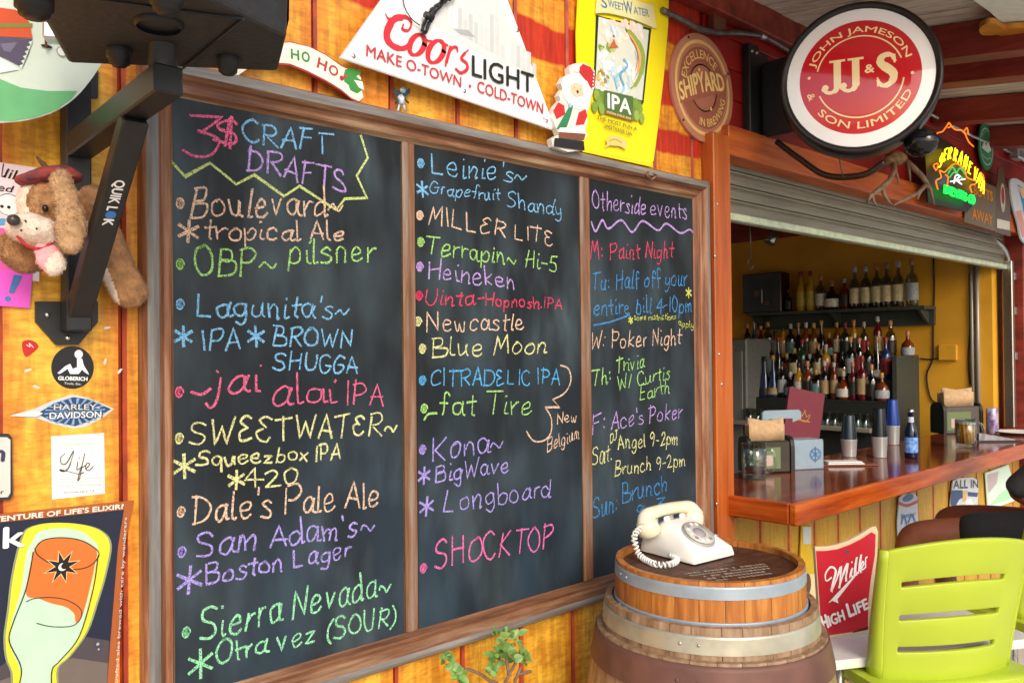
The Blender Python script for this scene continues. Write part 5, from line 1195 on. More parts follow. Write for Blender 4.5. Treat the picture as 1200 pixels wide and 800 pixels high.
def local(o, c, ang): o.location = c; o.rotation_euler = (0, 0, ang)
def ang_of(p0, p1): 
    d = PZ(*p1, BZ)-PZ(*p0, BZ); return math.atan2(d.y, d.x)
M['napkin'] = mat('brown_paper_napkin', 'C2A27A', .9, vary=.12, scale=50, bump=.2)
def dispenser(label, c, ang, sc_=1., front='3A342E'):
    t = thing('napkin_dispenser', label, 'napkin dispenser', tuple(c), ang)
    w, d, h = .22*sc_, .12*sc_, .16*sc_
    for s_ in (-1, 1):
        b = MB(); P = [V((s_*w/2, y, z)) for y, z in sp2([(-d/2, 0), (-d/2, h*.75), (-d*.36, h*.96), (0, h*1.02), (d*.36, h*.96), (d/2, h*.75), (d/2, 0)], 3)]
        b.prism(P, V((-s_*.018, 0, 0))); b.build('end_cap', M['blackplastic'], t, local=True)
    b = MB(); b.box((0, 0, h*.45), (w-.034, d*.92, h*.9), bev=.006); b.build('body', mat('dispenser_face', front, .4, .3, vary=.1), t, local=True)
    b = MB(); A = Art((0, -d*.46-.001, 0), V((1, 0, 0)), V((0, -1, 0))); A.d = 0; A.poly([(-w*.4, h*.12), (w*.2, h*.12), (w*.2, h*.72), (-w*.4, h*.72)], '6A7C50'); A.up(); A.poly([(-w*.3, h*.2), (w*.05, h*.2), (w*.05, h*.5), (-w*.3, h*.5)], 'C0A8A0'); A.build('advert_card', M['print'], t, True)
    b = MB(); rnd = random.Random(4)
    for k in range(7):
        y = -d*.32+k*d*.1; zt = h*1.38+rnd.uniform(-.01, .012); x0 = -w*.40+rnd.uniform(-.008, .008); x1 = w*.34+rnd.uniform(-.012, .012)
        vs = []
        for i in range(9):
            f = i/8; x = x0+(x1-x0)*f
            vs += [V((x, y+.004*sin(f*9+k), h*.9)), V((x+rnd.uniform(-.002, .002), y+.010*sin(f*6+k*2), zt+.008*sin(f*5+k)+(.01 if k < 3 else 0)))]
        b.add(vs, [(2*i, 2*i+2, 2*i+3, 2*i+1) for i in range(8)], sm=True)
    o = b.build('napkins', M['napkin'], t, local=True); s_ = o.modifiers.new('s', 'SOLIDIFY'); s_.thickness = .003
    return t
p_ = ZB(902, 553); dispenser('black napkin dispenser stuffed with brown napkins behind the empty glass mug', p_+aw*.05, math.atan2(rt_h.y, rt_h.x)+.12, .98)
p_ = ZB(1130, 508); dispenser('dark napkin dispenser with brown napkins behind the full beer mug', p_+aw*.09, math.atan2(rt_h.y, rt_h.x)+.1, 1.2, '5A524C')

M['caddy'] = mat('grey_blue_plastic', '8CA0AE', .4, vary=.06)
def caddy(label, c, ang, s=1., menus=True):
    t = thing('menu_caddy', label, 'menu caddy', tuple(c), ang)
    b = MB(); b.box((0, 0, .06*s), (.14*s, .10*s, .12*s), bev=.004); b.build('box', M['caddy'], t, local=True)
    A = Art((0, -.052*s, 0), V((1, 0, 0)), V((0, -1, 0))); A.d = 0; A.ring((.03*s, .06*s), .020*s, .026*s, '5078A8', n=24); A.stroke([(.03*s, .03*s), (.03*s, .09*s)], .006*s, '5078A8'); A.stroke([(.012*s, .05*s), (.048*s, .07*s)], .005*s, '5078A8'); A.stroke([(.012*s, .075*s), (.048*s, .045*s)], .005*s, '5078A8'); A.build('emblem', M['print'], t, True)
    b = MB(); y0 = .045*s
    def fr(pts): b.prism([V((x*s, y0, z*s)) for x, z in pts], V((0, .012*s, 0)))
    fr([(-.15, 0), (.03, 0), (.03, .17), (-.15, .17)]); fr([(-.15, .2002), (.03, .2002), (.03, .225), (.02, .235), (-.14, .235), (-.15, .225)]); fr([(-.15, .1702), (-.12, .1702), (-.12, .20), (-.15, .20)]); fr([(-.01, .1702), (.03, .1702), (.03, .20), (-.01, .20)])
    b.build('back_panel', M['caddy'], t, local=True)
    return t
a_ = math.atan2(rt_h.y, rt_h.x)+.25
c = ZB(944, 549)+aw*.05; caddy('grey blue menu caddy with round emblem holding a maroon menu on the bar', c, a_, 1.12)
c2 = ZB(1150, 500)+aw*.13; caddy('grey menu caddy behind the napkin dispenser at the far end of the bar', c2+V((0, 0, 0)), a_, 1.35)
def menu(name, label, c, ang, w, h, lean, tilt, col='6A0E24', crest=True):
    t = thing(name, label, 'menu', tuple(c), ang); rot = Matrix.Rotation(tilt, 3, 'Y') @ Matrix.Rotation(-lean, 3, 'X')
    for k, (dy, m_) in enumerate(((0, mat('maroon_leatherette', col, .6, vary=.08)), (.006, M['white']), (.012, mat('maroon_back', col, .5)))):
        b = MB(); b.box(rot @ V((0, dy, h/2)), (w-(.006 if k == 1 else 0), .005, h-(.006 if k == 1 else 0)), rot); b.build(('front_cover', 'pages', 'back_cover')[k], m_, t, local=True)
    if crest:
        A = Art(rot @ V((0, -.0032, 0)), rot @ V((1, 0, 0)), rot @ V((0, -1, 0))); A.d = 0
        c_ = (0, h*.62); G_ = 'A87A2C'
        A.ring(c_, .020, .024, G_, 200, 340, n=16); A.stroke([(-.03, c_[1]-.018), (.03, c_[1]-.018)], .006, G_); A.stroke([(-.024, c_[1]-.006), (-.028, c_[1]+.016), (-.012, c_[1]+.002), (0, c_[1]+.024), (.012, c_[1]+.002), (.028, c_[1]+.016), (.024, c_[1]-.006)], .004, G_); A.disc((0, c_[1]+.028), .004, G_); A.build('gold_crest', M['print'], t, True)
mc = ZB(944, 549)+aw*.085-rt_h*.005+V((0, 0, .02)); menu('maroon_menu', 'tall maroon menu with gold crest standing in the grey blue caddy', mc+V((0, 0, .01)), a_-.05, .185, .33, .10, .22)
b = MB(); 
ct = thing('takeaway_box', 'white cardboard box standing behind the far menu caddy on the bar', 'box', tuple(ZB(1140, 497)+aw*.3))
b = MB(); b.box(V(ct.location)+V((0, 0, .15)), (.22, .12, .30), bev=.004); b.build('box', M['white'], ct)

def shaker(label, px_, py_, h, r, body):
    c = ZB(px_, py_); t = thing('cocktail_shaker', label, 'cocktail shaker', tuple(c))
    b = MB(); b.lathe([(.0001, 0), (r*.82, 0), (r*.86, .004), (r, h*.40), (r*1.02, h*.405), (r*1.02, h*.425)], c, 24); b.build('steel_cup', M['cup_steel'], t)
    b = MB(); b.lathe([(r*.99, h*.42), (r*.97, h*.45), (r*.72, h*.98), (r*.68, h), (.0001, h)], c, 24); b.build('upper_cup', mat('shaker_'+body[0], body[1], .25, .3), t)
shaker('dark grey cocktail shaker standing alone left of the paired shakers on the bar', 995, 534, .21, .040, ('dark', '27323A')); shaker('black cocktail shaker, left one of the pair on the bar', 1031, 535, .245, .038, ('black', '1E262C')); shaker('blue cocktail shaker, right one of the pair on the bar', 1046, 520, .255, .040, ('blue', '1E3E8C'))
c = ZB(1068, 536); t = thing('blue_beer_bottle', 'dark beer bottle with a bright blue label on the bar', 'bottle', tuple(c))
b = MB(); r = .031; b.lathe([(.0001, 0), (r*.9, 0), (r, .008), (r, .125), (r*.92, .14), (r*.45, .178), (r*.42, .225), (r*.47, .226), (r*.47, .236), (.0001, .237)], c, 24); b.build('glass_body', mat('dark_blue_glass', '101C3C', .08, coat=.5), t)
b = MB(); b.lathe([(r*1.02, .03), (r*1.02, .105)], c, 24); b.build('label', mat('blue_label', '2E7AE0', .35, emit=0, vary=.3, scale=60, col2='A8CCF4'), t)
b = MB(); b.lathe([(r*.47, .178), (r*.46, .205)], c, 20); b.build('neck_label', mat('pale_label', 'C8D4E4', .4), t)
b = MB(); b.lathe([(r*.5, .228), (r*.52, .238), (r*.4, .243), (.0001, .243)], c, 16); b.build('cap', M['steel'], t)
# bar mats, card, can, plate, napkin roll
c = ZB(990, 543); t = thing('drink_tray', 'small dark tray with a folded white card lying on the bar beside the menu caddy', 'tray', tuple(c), math.atan2(rt_h.y, rt_h.x))
b = MB(); b.box((0, 0, .004), (.26, .14, .008), bev=.003); b.build('tray', mat('brown_tray', '7A4A3A', .4), t, local=True)
b = MB(); b.box((-.02, -.03, .011), (.17, .08, .005)); b.box((-.022, -.028, .0175), (.16, .07, .004), Matrix.Rotation(.06, 3, 'Z')); b.build('white_card', M['white'], t, local=True)
c = ZB(1165, 508)+aw*.02; t = thing('drink_can', 'white and purple drink can beside the far napkin dispenser', 'can', tuple(c))
b = MB(); b.lathe([(.0001, 0), (.028, 0), (.034, .008), (.034, .155), (.028, .165), (.0001, .163)], c, 20); b.build('can', mat('can_print', 'D8D4DC', .3, .3, vary=.3, scale=30, col2='7A50A0'), t)
c = ZB(1190, 508); t = thing('serving_plate', 'round pale serving plate near the right end of the bar', 'plate', tuple(c))
b = MB(); b.lathe([(.0001, .004), (.07, .004), (.10, .014), (.125, .018), (.125, .021), (.10, .018), (.07, .008), (.0001, .008)], c, 32); b.build('plate', M['white'], t)
c = ZB(1165, 516); t = thing('folded_napkin', 'grey folded napkin lying on a black mat between the beer mug and the plate', 'napkin', tuple(c), math.atan2(rt_h.y, rt_h.x))
b = MB(); b.box((.0, 0, .004), (.24, .12, .008)); b.build('mat', M['blackplastic'], t, local=True)
b = MB(); b.prism([V((-.11, -.04, .0085)), V((-.11, -.04, .05)), V((-.02, -.04, .035)), V((.10, -.04, .012)), V((.10, -.04, .0085))], V((.01, .08, 0))); b.build('napkin', mat('grey_cloth', '9C98A0', .9, vary=.2, scale=40), t, local=True)

# ---------------------------------------------------------------- barrels
def wood_mat(name, a, c2, d): return worn_wood(name, a, c2, d, 6, (6, 6, .7), .42, .2)
M['stave_o'] = wood_mat('orange_oak', 'B06C2C', 'C88C46', '8C5020'); M['stave_g'] = wood_mat('weathered_oak', '94765A', 'AC9276', '6A5238'); M['stave_r'] = wood_mat('reddish_oak', '8C5038', '9E6448', '6A3628')
M['head'] = worn_wood('dark_barrel_head', '4E2C18', '6A4026', '301A0C', 6, (1, 6, 1), .55, .3)
M['hoop_b'] = mat('blue_grey_hoop', '9EABB6', .5, .35, vary=.12, scale=14); M['hoop_y'] = mat('tarnished_hoop', 'B8B4A2', .38, .5, vary=.25, scale=10); M['hoop_r'] = mat('red_brown_hoop', '6C4A40', .55, .2, vary=.2, scale=12); M['hoop_d'] = mat('grey_hoop', '6E7A88', .5, .5, vary=.2)
BC = PZ(830, 653, 1.035)
def barrel(label, cz, prof_, nst, smat, hoops, head_z, head_m, jitter=0.):
    """prof_(z)->radius; staves between z0 and z1"""
    z0, z1 = cz; t = thing('barrel', label, 'barrel', (BC.x, BC.y, z0)); rnd = random.Random(nst)
    th = .018; nz_ = 5
    edges = [2*pi*(k+rnd.uniform(-.12, .12))/nst for k in range(nst)]
    for k in range(nst):
        a0, a1 = edges[k], edges[(k+1) % nst]+(2*pi if k == nst-1 else 0); b = MB(); vs = []; m_ = 3
        for i in range(nz_+1):
            z = z0+(z1-z0)*i/nz_; r = prof_(z)
            for j in range(m_+1):
                a = a0+(a1-a0)*(.012+.976*j/m_); rr = r-(.0012 if j in (0, m_) else 0); vs.append(V((BC.x+rr*cos(a), BC.y+rr*sin(a), z)))
            for j in range(m_, -1, -1):
                a = a0+(a1-a0)*(.012+.976*j/m_); vs.append(V((BC.x+(r-th)*cos(a), BC.y+(r-th)*sin(a), z)))
        n = 2*(m_+1)
        b.add(vs, [(i*n+j, i*n+(j+1) % n, (i+1)*n+(j+1) % n, (i+1)*n+j) for i in range(nz_) for j in range(n)], 0)
        b.add(vs[-n:], [list(range(n))], 0); b.add(vs[:n], [list(range(n))[::-1]], 0)
        b.build('stave', smat, t)
    for (ha, hb, hm, hr) in hoops:
        b = MB(); s = 6; b.lathe([(prof_(ha+(hb-ha)*i/s)+hr, ha+(hb-ha)*i/s) for i in range(s+1)]+[(prof_(hb)-.001, hb+.0001)][:1]+[(prof_(ha)-.001, ha)], (BC.x, BC.y, 0), 72); b.build('hoop', hm, t)
        b = MB()
        for k in range(2): a = R(200+k*9 if hm is not M['hoop_b'] else 150+k*8); rr = prof_((ha+hb)/2)+hr; b.lathe([(.0001, .003), (.004, .002), (.0045, -.001)], (BC.x+rr*cos(a), BC.y+rr*sin(a), (ha+hb)/2), 8, ax=(cos(a), sin(a), 0))
        b.build('hoop_rivet', hm, t)
    # head boards
    r = prof_(head_z)-th-.001; nb = 7; w = 2*r/nb
    for k in range(nb):
        x0, x1 = -r+k*w+.0008, -r+(k+1)*w-.0008; P = []
        for j in range(7): x = x0+(x1-x0)*j/6; P.append(V((BC.x+x, BC.y+math.sqrt(max(r*r-x*x, 0)), head_z)))
        for j in range(6, -1, -1): x = x0+(x1-x0)*j/6; P.append(V((BC.x+x, BC.y-math.sqrt(max(r*r-x*x, 0))-1e-5, head_z)))
        b = MB(); b.prism(P, V((0, 0, -.015))); b.build('head_board', head_m, t)
    return t
RT = (PZ(939, 653, 1.035)-PZ(722, 653, 1.035)).length/2
z_t0 = .9155
top_p = lambda z: RT+.004*(1.035-z)/.13
barrel('small orange oak half barrel with blue grey hoops, top of the stack, under the telephone', (z_t0, 1.035), top_p, 26, M['stave_o'],
       [(.992, 1.024, M['hoop_b'], .002), (z_t0, z_t0+.020, M['hoop_b'], .003)], 1.018, M['head'])
RM = RT*1.137
mid_p = lambda z: RM-.10*(z-.84)+.004
barrel('weathered oak barrel section with a tarnished pale hoop, middle of the stack', (.838, .930), mid_p, 28, M['stave_g'], [(.866, .911, M['hoop_y'], .0025)], .915, M['stave_g'])
RB = RT*1.262
bot_p = lambda z: RB+.045*(1-((z-.42)/.42)**2)-.010
barrel('large reddish wine barrel with red brown hoops standing on the ground, bottom of the stack', (0, .853), bot_p, 30, M['stave_g'],
       [(.768, .846, M['hoop_r'], .003), (.60, .64, M['hoop_d'], .003), (.22, .26, M['hoop_d'], .003), (.02, .08, M['hoop_r'], .003)], .8375, M['stave_r'])
# faded stencil on the top head: worn paint dashes
A = Art((BC.x, BC.y, 1.0183), V((.93, -.37, 0)), V((0, 0, 1))); A.d = 0; rnd = random.Random(8)
for row in range(5):
    v = -.07-row*.022; u = -.13+.012*row
    while u < .14-.01*row:
        wd = rnd.uniform(.006, .014)
        if rnd.random() < .85:
            A.d = .0002; A.poly([(u, v), (u+wd, v+rnd.uniform(-.001, .001)), (u+wd*.9, v+.010), (u+.001, v+.011)], 'B8A490'); A.d = .0003
            if rnd.random() < .6: A.poly([(u+wd*.3, v+.003), (u+wd*.65, v+.003), (u+wd*.65, v+.008), (u+wd*.3, v+.008)], '6A3C20')
        u += wd+.003
top_b = [o for o in COL.objects if o.name == 'barrel'][0]
st_ = A.build('worn_stencil', M['matte_print'], top_b)

# ---------------------------------------------------------------- telephone
HZ = 1.0186
pcn = PZ(800, 648, HZ); ph = thing('rotary_telephone', 'cream rotary dial telephone with coiled cord resting on the top barrel', 'telephone', (pcn.x, pcn.y, HZ), R(-5))
M['phone'] = mat('cream_phone_plastic', 'ECE4CC', .25, coat=.4, vary=.06, scale=14, col2='E6D8B4'); M['phone2'] = mat('white_phone_plastic', 'EDEBE2', .25, coat=.4)
# local: front = -y, width = x
secs = [(-.118, .086, .020, .080), (-.112, .090, .030, .082), (-.06, .088, .064, .060), (-.02, .086, .088, .050), (.005, .084, .100, .050), (.03, .083, .098, .050), (.045, .082, .086, .052), (.075, .082, .084, .052), (.088, .080, .076, .050), (.094, .078, .05, .05)]
b = MB(); seg = None; vs = []
for (y, hw, ht, tw) in secs:
    ring = sp2([(-hw, 0.004), (-hw, ht*.35), (-(hw*.45+tw*.55), ht*.82), (-tw*.9, ht*.985), (0, ht), (tw*.9, ht*.985), ((hw*.45+tw*.55), ht*.82), (hw, ht*.35), (hw, .004)], 3); seg = len(ring)
    vs += [V((x, y, z)) for x, z in ring]
b.add(vs, [(i*seg+j, i*seg+j+1, (i+1)*seg+j+1, (i+1)*seg+j) for i in range(len(secs)-1) for j in range(seg-1)], 0, sm=True)
b.add(vs[:seg], [list(range(seg))]); b.add(vs[-seg:], [list(range(seg))[::-1]]); b.build('body', M['phone2'], ph, local=True)
b = MB(); b.box((0, -.012, .001), (.155, .20, .008), bev=.002); b.build('base', M['blackplastic'], ph, local=True)
dn = V((0, -.52, .854)).normalized(); dc = V((0, -.060, .0665))
b = MB(); b.lathe([(.0001, .002), (.05, .002), (.053, -.006)], dc, 40, ax=dn); b.build('dial_plate', mat('dial_plate_grey', 'A09C96', .4), ph, local=True)
b = MB(); b.lathe([(.020, .007), (.046, .007), (.047, .004), (.02, .004)], dc, 40, ax=dn); b.build('finger_wheel', mat('clear_dial', 'C4C0B4', .15, coat=.5), ph, local=True)
ux = V((1, 0, 0)); vy = dn.cross(ux)
for k in range(10):
    a = R(300-k*30); p = dc+dn*.0074+(ux*cos(a)+vy*sin(a))*.035; b = MB(); b.lathe([(.0001, .0003), (.0062, .0003)], p, 14, ax=dn); b.build('finger_hole', M['white'] if k % 3 else M['print'] if 0 else M.setdefault('dial_hole', mat('dial_hole', '8A8480', .5)), ph, local=True)
b = MB(); b.lathe([(.0001, .010), (.017, .010), (.019, .006)], dc, 24, ax=dn); b.build('dial_centre', mat('dial_card', '9A9098', .5), ph, local=True)
b = MB(); b.tube([dc+dn*.008+ux*.036-vy*.020, dc+dn*.012+ux*.052-vy*.030], .002, 6); b.build('finger_stop', M['chrome'], ph, local=True)
for s_ in (-1, 1):
    b = MB(); b.box((s_*.034, .030, .100), (.022, .012, .018), bev=.004); b.box((s_*.034, .076, .094), (.022, .012, .024), bev=.004); b.build('cradle_prong', M['phone2'], ph, local=True)
hs = MB(); hy = .052
pts = spline([(-.112, hy-.01, .088), (-.098, hy, .113), (-.06, hy, .121), (0, hy, .124), (.06, hy, .121), (.098, hy, .113), (.112, hy-.01, .088)], 5); n = len(pts)
hs.tube(pts, [.026-.008*sin(pi*i/(n-1)) for i in range(n)], 14)
for s_ in (-1, 1): hs.lathe([(.0001, .018), (.020, .017), (.030, .008), (.034, -.012), (.033, -.026), (.026, -.032), (.0001, -.033)], (s_*.103, hy-.008, .091), 24, ax=(s_*.35, 0, 1))
hd_ = hs.build('handset', M['phone'], ph, local=True)
# coiled cord in world space: from the left end of the handset to the body's left side
Mx = Matrix.Translation(V(ph.location)) @ Matrix.Rotation(ph.rotation_euler[2], 4, 'Z')
st0 = Mx @ V((-.128, .045, .085)); end = Mx @ V((-.082, -.03, .012))
def cz(x, y, z): p = PZ(x, y, z); return V((p.x, p.y, z))
path = spline([st0, cz(744, 626, 1.09), cz(744, 636, 1.068), cz(748, 648, 1.04), cz(757, 656, HZ+.009), cz(770, 661, HZ+.009), cz(785, 661, HZ+.009), cz(793, 656, HZ+.009), end], 10)
Pv = [V(p) for p in path]; acc = [0]
for i in range(1, len(Pv)): acc.append(acc[-1]+(Pv[i]-Pv[i-1]).length)
turns = 27; hel = []; N2 = turns*10; j = 0
for i in range(N2+1):
    s = acc[-1]*i/N2
    while j < len(acc)-2 and acc[j+1] < s: j += 1
    f = (s-acc[j])/(acc[j+1]-acc[j]+1e-9); p = Pv[j].lerp(Pv[j+1], f); tg = (Pv[j+1]-Pv[j]).normalized(); a = tg.cross(V((.3, .9, .2))).normalized(); bb = tg.cross(a); an = 2*pi*i/10
    hel.append(Mx.inverted() @ (p+(a*cos(an)+bb*sin(an))*.0070))
b = MB(); b.tube(hel, .0031, 6); b.build('coiled_cord', M['phone2'], ph, local=True)

# ---------------------------------------------------------------- white table and red sign
tb = thing('white_table', 'white laminate table between the barrels and the green chair', 'table', (2.66, -.53, 0))
TZ = .72
TU, TN = V((.876, -.482, 0)), V((.482, .876, 0)); T0 = V((2.40, -.76, 0))
def TP(u, n, z): return T0+TU*u+TN*n+V((0, 0, z))
b = MB(); P = []
for u, n, s1, s2 in ((-.13, .06, 1, 1), (.60, .06, -1, 1), (.60, .52, -1, -1), (-.13, .52, 1, -1)):
    cx, cn = u+s1*.03, n+s2*.03; a0 = math.atan2(-s2, -s1)
    for k in range(5):
        a = a0+(k-2)*pi/8; P.append(TP(cx+.03*cos(a), cn+.03*sin(a), TZ))
b.prism(P, V((0, 0, -.028))); o = b.build('table_top', mat('white_laminate', 'D8D6D2', .25, vary=.03), tb); m_ = o.modifiers.new('b', 'BEVEL'); m_.width = .004; m_.segments = 2; m_.limit_method = 'ANGLE'
for u, n in ((-.06, .12), (.54, .12), (.54, .46), (-.06, .46)):
    b = MB(); b.tube([TP(u, n, TZ-.029), TP(u, n, .003)], .016, 10); b.build('leg', M['steel'], tb)
p0 = PZ(962, 748, TZ+.001); p1 = PZ(1019, 741, TZ+.001); U1 = (p1-p0).normalized(); N1 = V((0, 0, 1)).cross(U1); N1 = -N1 if N1.dot(CAM-p0) < 0 else N1
N1 = (N1+V((0, 0, .08))).normalized()
OUT = [(955, 640), (966, 640), (980, 638), (994, 633), (1008, 626), (1020, 618), (1026, 616), (1029, 622), (1028, 650), (1025, 680), (1021, 708), (1018.5, 741), (962, 748)]
t, A, o = sign('red_beer_sign', 'red beer sign with white script and a flared cream top standing on the white table', 'sign', 0, OUT, 'D8C09A', .012, U=U1, N=N1, anchor=p0)
A.up(); A.ppoly([(956, 645), (967, 645), (981, 643), (995, 638), (1009, 631), (1021, 623), (1026, 626), (1025, 650), (1020, 680), (1017, 708), (1017, 737), (963, 745)], 'BE1A2E')
A.up(); A.ppoly([(1000, 739), (1017, 733), (1017, 737), (998, 741)], '5E1018')
A.disc(A.px(992, 646), .009, '5A4A58', .006)
W8 = 'F2EAE6'
# brushed script on a slant
A.stroke(A.pxs(sp2([(974, 676), (968, 680), (967, 672), (973, 664), (979, 668), (976, 682), (974, 692), (980, 678), (985, 664), (984, 682), (983, 688)], 6)), [.005, .004, .005, .006, .008, .008, .005, .008, .006, .008], W8)
A.up(); A.stroke(A.pxs(sp2([(984, 684), (989, 668), (993, 660), (991, 674), (991, 680)], 5)), [.005, .008, .006, .008], W8); A.up()
for x0, y0, h in ((995, 676, 11), (1000, 674, 22), (1005, 671, 22)): A.stroke(A.pxs(sp2([(x0, y0), (x0+1.5, y0-h*.6), (x0+3.5, y0-h), (x0+2, y0-h*.3), (x0+3, y0-1)], 4)), [.005, .006, .004, .006], W8); A.up()
A.stroke(A.pxs(sp2([(1008, 666), (1011, 660), (1010, 657), (1008, 662), (1009, 667), (1013, 664)], 4)), .0045, W8); A.up(); A.stroke(A.pxs(sp2([(1013, 664), (1013, 654), (1015, 652)], 4)), .0045, W8); A.disc(A.px(997, 658), .003, W8)
A.up(); A.ppoly([(969, 706), (976, 698), (1013, 659), (980, 701), (981, 706), (974, 703)], W8)
A.ptext('H', (964, 736.5), (970, 734), 17, W8, .04); A.ptext('IGH', (971.5, 732.5), (989, 725), 13, W8, .04); A.ptext('L', (994, 722), (1000, 719.5), 17, W8, .04); A.ptext('IFE', (1001.5, 719), (1017, 711.5), 13, W8, .04)
A.build('print', M['print'], t)
# ---------------------------------------------------------------- chairs
M['lime'] = mat('lime_plastic', 'AFC034', .42, coat=.05, vary=.04, scale=5)
def chair(label, c, ang):
    """bar height chair; local -y is the back, the backrest panel spans x"""
    t = thing('lime_chair', label, 'chair', tuple(c), ang, 'lime green plastic bar chairs')
    W, HB = .230, .40; z0, z1 = .665, 1.045
    def S(u, v):      # u -1..1, v 0..1 -> backrest point, curved
        w = W*(.9+.10*v); lean = -.05*v-.02*v*v; bow = -.055*(1-u*u*.9)+.0
        crown = .030*(1-u*u)*v; z = z0+(z1-z0)*v+crown
        return V((u*w, bow+lean, z))
    rows = [0, .07, .17, .21, .2325, .255, .40, .45, .4725, .495, .65, .70, .7225, .745, .90, .965, 1.0]
    us = [-1, -.94, -.85, -.72, -.69, -.66]+[x/10 for x in range(-6, 7)]+[.66, .69, .72, .85, .94, 1]
    us = sorted(us+[-.83, -.80]); 
    def slot(u, v):
        for (a, c_) in ((.21, .255), (.45, .495), (.70, .745)):
            if a-.001 < v < c_+.001: return True
        return False
    b = MB(); idx = {}; vs = []
    for j, v in enumerate(rows):
        for i, u in enumerate(us): idx[(i, j)] = len(vs); vs.append(S(u, v))
    fs = []
    for j in range(len(rows)-1):
        for i in range(len(us)-1):
            um = (us[i]+us[i+1])/2; vm = (rows[j]+rows[j+1])/2
            cut = 0
            if slot(um, vm) and -.83 < um < .6: cut = 1
            if not cut: fs.append((idx[(i, j)], idx[(i+1, j)], idx[(i+1, j+1)], idx[(i, j+1)]))
    b.add(vs, fs, 0, sm=True); o = b.build('backrest', M['lime'], t, local=True)
    m_ = o.modifiers.new('s', 'SOLIDIFY'); m_.thickness = .014; m_.offset = 1; m2 = o.modifiers.new('b', 'BEVEL'); m2.width = .003; m2.segments = 2; m2.limit_method = 'ANGLE'
    for s_ in (-1, 1):      # side flanges returning forwards
        b = MB(); vs = []
        for j in range(13):
            v = j/12; p = S(s_, v); vs += [p, p+V((s_*.010, .030-.012*v, 0)), p+V((s_*.004, .060-.03*v, .0))]
        b.add(vs, [(3*j+k, 3*j+k+1, 3*j+k+4, 3*j+k+3) for j in range(12) for k in range(2)], sm=True)
        o = b.build('side_flange', M['lime'], t, local=True); m_ = o.modifiers.new('s', 'SOLIDIFY'); m_.thickness = .012; m_.offset = 0
    b = MB(); vs = []; n = 12
    P = [(-.24, -.075), (0, -.085), (.24, -.075), (.255, .0), (.25, .30), (.21, .37), (0, .385), (-.21, .37), (-.25, .30), (-.255, .0)]
    P = sp2(P, 4, True)
    b.prism([V((x, y, z0+.004-.02*(1-abs(x)/.26)) ) for x, y in P], V((0, 0, -.030))); b.build('seat', M['lime'], t, local=True)
    b = MB(); b.prism([V((x*.9, y*.9+.01, z0-.030)) for x, y in P], V((0, 0, -.02))); b.build('seat_frame', M['white'], t, local=True)
    for sx in (-1, 1):
        for sy, y in ((-1, -.05), (1, .32)):
            b = MB(); b.tube([V((sx*.18, y, z0-.045)), V((sx*.24, y+sy*.05, .008))], .0125, 10); b.lathe([(.0001, 0), (.016, 0), (.016, .02), (.013, .022)], (sx*.24, y+sy*.05, 0), 10); b.build('leg', M['chrome'], t, local=True)
    for z in (.28,):
        f = (z0-.045-z)/(z0-.053); xx = .18+.06*f
        for a, c_ in (((-xx, -.05-.05*f), (xx, -.05-.05*f)), ((-xx, .32+.05*f), (xx, .32+.05*f)), ((-xx, -.05-.05*f), (-xx, .32+.05*f)), ((xx, -.05-.05*f), (xx, .32+.05*f))):
            b = MB(); b.tube([V((*a, z)), V((*c_, z))], .008, 8); b.build('foot_rail', M['chrome'], t, local=True)
    return t
ca, cc = PZ(1031, 643, 1.045), PZ(1195, 632, 1.045); mid = (ca+cc)/2; ang = math.atan2(cc.y-ca.y, cc.x-ca.x)
print('chair width', (cc-ca).length, mid, math.degrees(ang))
CW = (cc-ca).length
ch = chair('lime green slotted bar chair beside the red beer sign and barrels', (mid.x, mid.y, 0), ang)
CHN = V((-sin(ang), cos(ang), 0))
ch.location = V((mid.x, mid.y, .012))+CHN*.0-V((cos(ang), sin(ang), 0))*.03
q2 = PZ(1188, 640, 1.03)
ch2 = chair('lime green bar chair mostly cut off by the right edge of the photo', (3.5, -.93, 0), R(-20))

# ---------------------------------------------------------------- plant in a pot at the wall
PB = V((1.38, -.22, 0)); pl_ = thing('potted_plant', 'leafy green plant with bare brown stems rising in front of the yellow boards', 'plant', tuple(PB))
b = MB(); b.lathe([(.0001, 0), (.10, 0), (.105, .01), (.14, .22), (.15, .225), (.15, .25), (.135, .25), (.13, .22), (.0001, .22)], PB, 32); b.build('pot', mat('terracotta', 'A4582E', .8, vary=.15), pl_)
b = MB(); b.lathe([(.0001, .223), (.129, .221)], PB, 24); b.build('soil', mat('potting_soil', '2A1C12', .95, vary=.4, scale=60), pl_)
def QP(x, y, d=-.16): return PW(x, y, d)
stems = [[PB+V((0, 0, .2)), PB+V((.0, .03, .45)), QP(590, 812), QP(594, 795), QP(602, 780), QP(606, 772)], [PB+V((.02, .0, .2)), PB+V((.02, .03, .45)), QP(600, 812), QP(606, 792), QP(611, 780)],
         [PB+V((.0, .02, .5)), QP(586, 815), QP(572, 796), QP(560, 788), QP(548, 784), QP(538, 784)], [QP(606, 790), QP(614, 788), QP(622, 786)], [QP(596, 790), QP(594, 775), QP(592, 764)]]
for s_ in stems:
    b = MB(); b.tube(spline(s_, 5), .0042, 7); b.build('stem', mat('grey_brown_stem', '7E6652', .8, vary=.25, scale=60), pl_)
M['leaf'] = mat('plant_leaf', '4A7A34', .45, scale=30, col2='86A858')
rnd = random.Random(5)
cl = [(590, 752, 14), (600, 758, 14), (606, 768, 14), (586, 742, 10), (612, 770, 11), (598, 772, 11), (528, 778, 9), (534, 786, 8), (522, 772, 8), (537, 792, 6), (573, 786, 8), (584, 764, 9), (580, 772, 8), (604, 744, 6)]
base_leaf = None
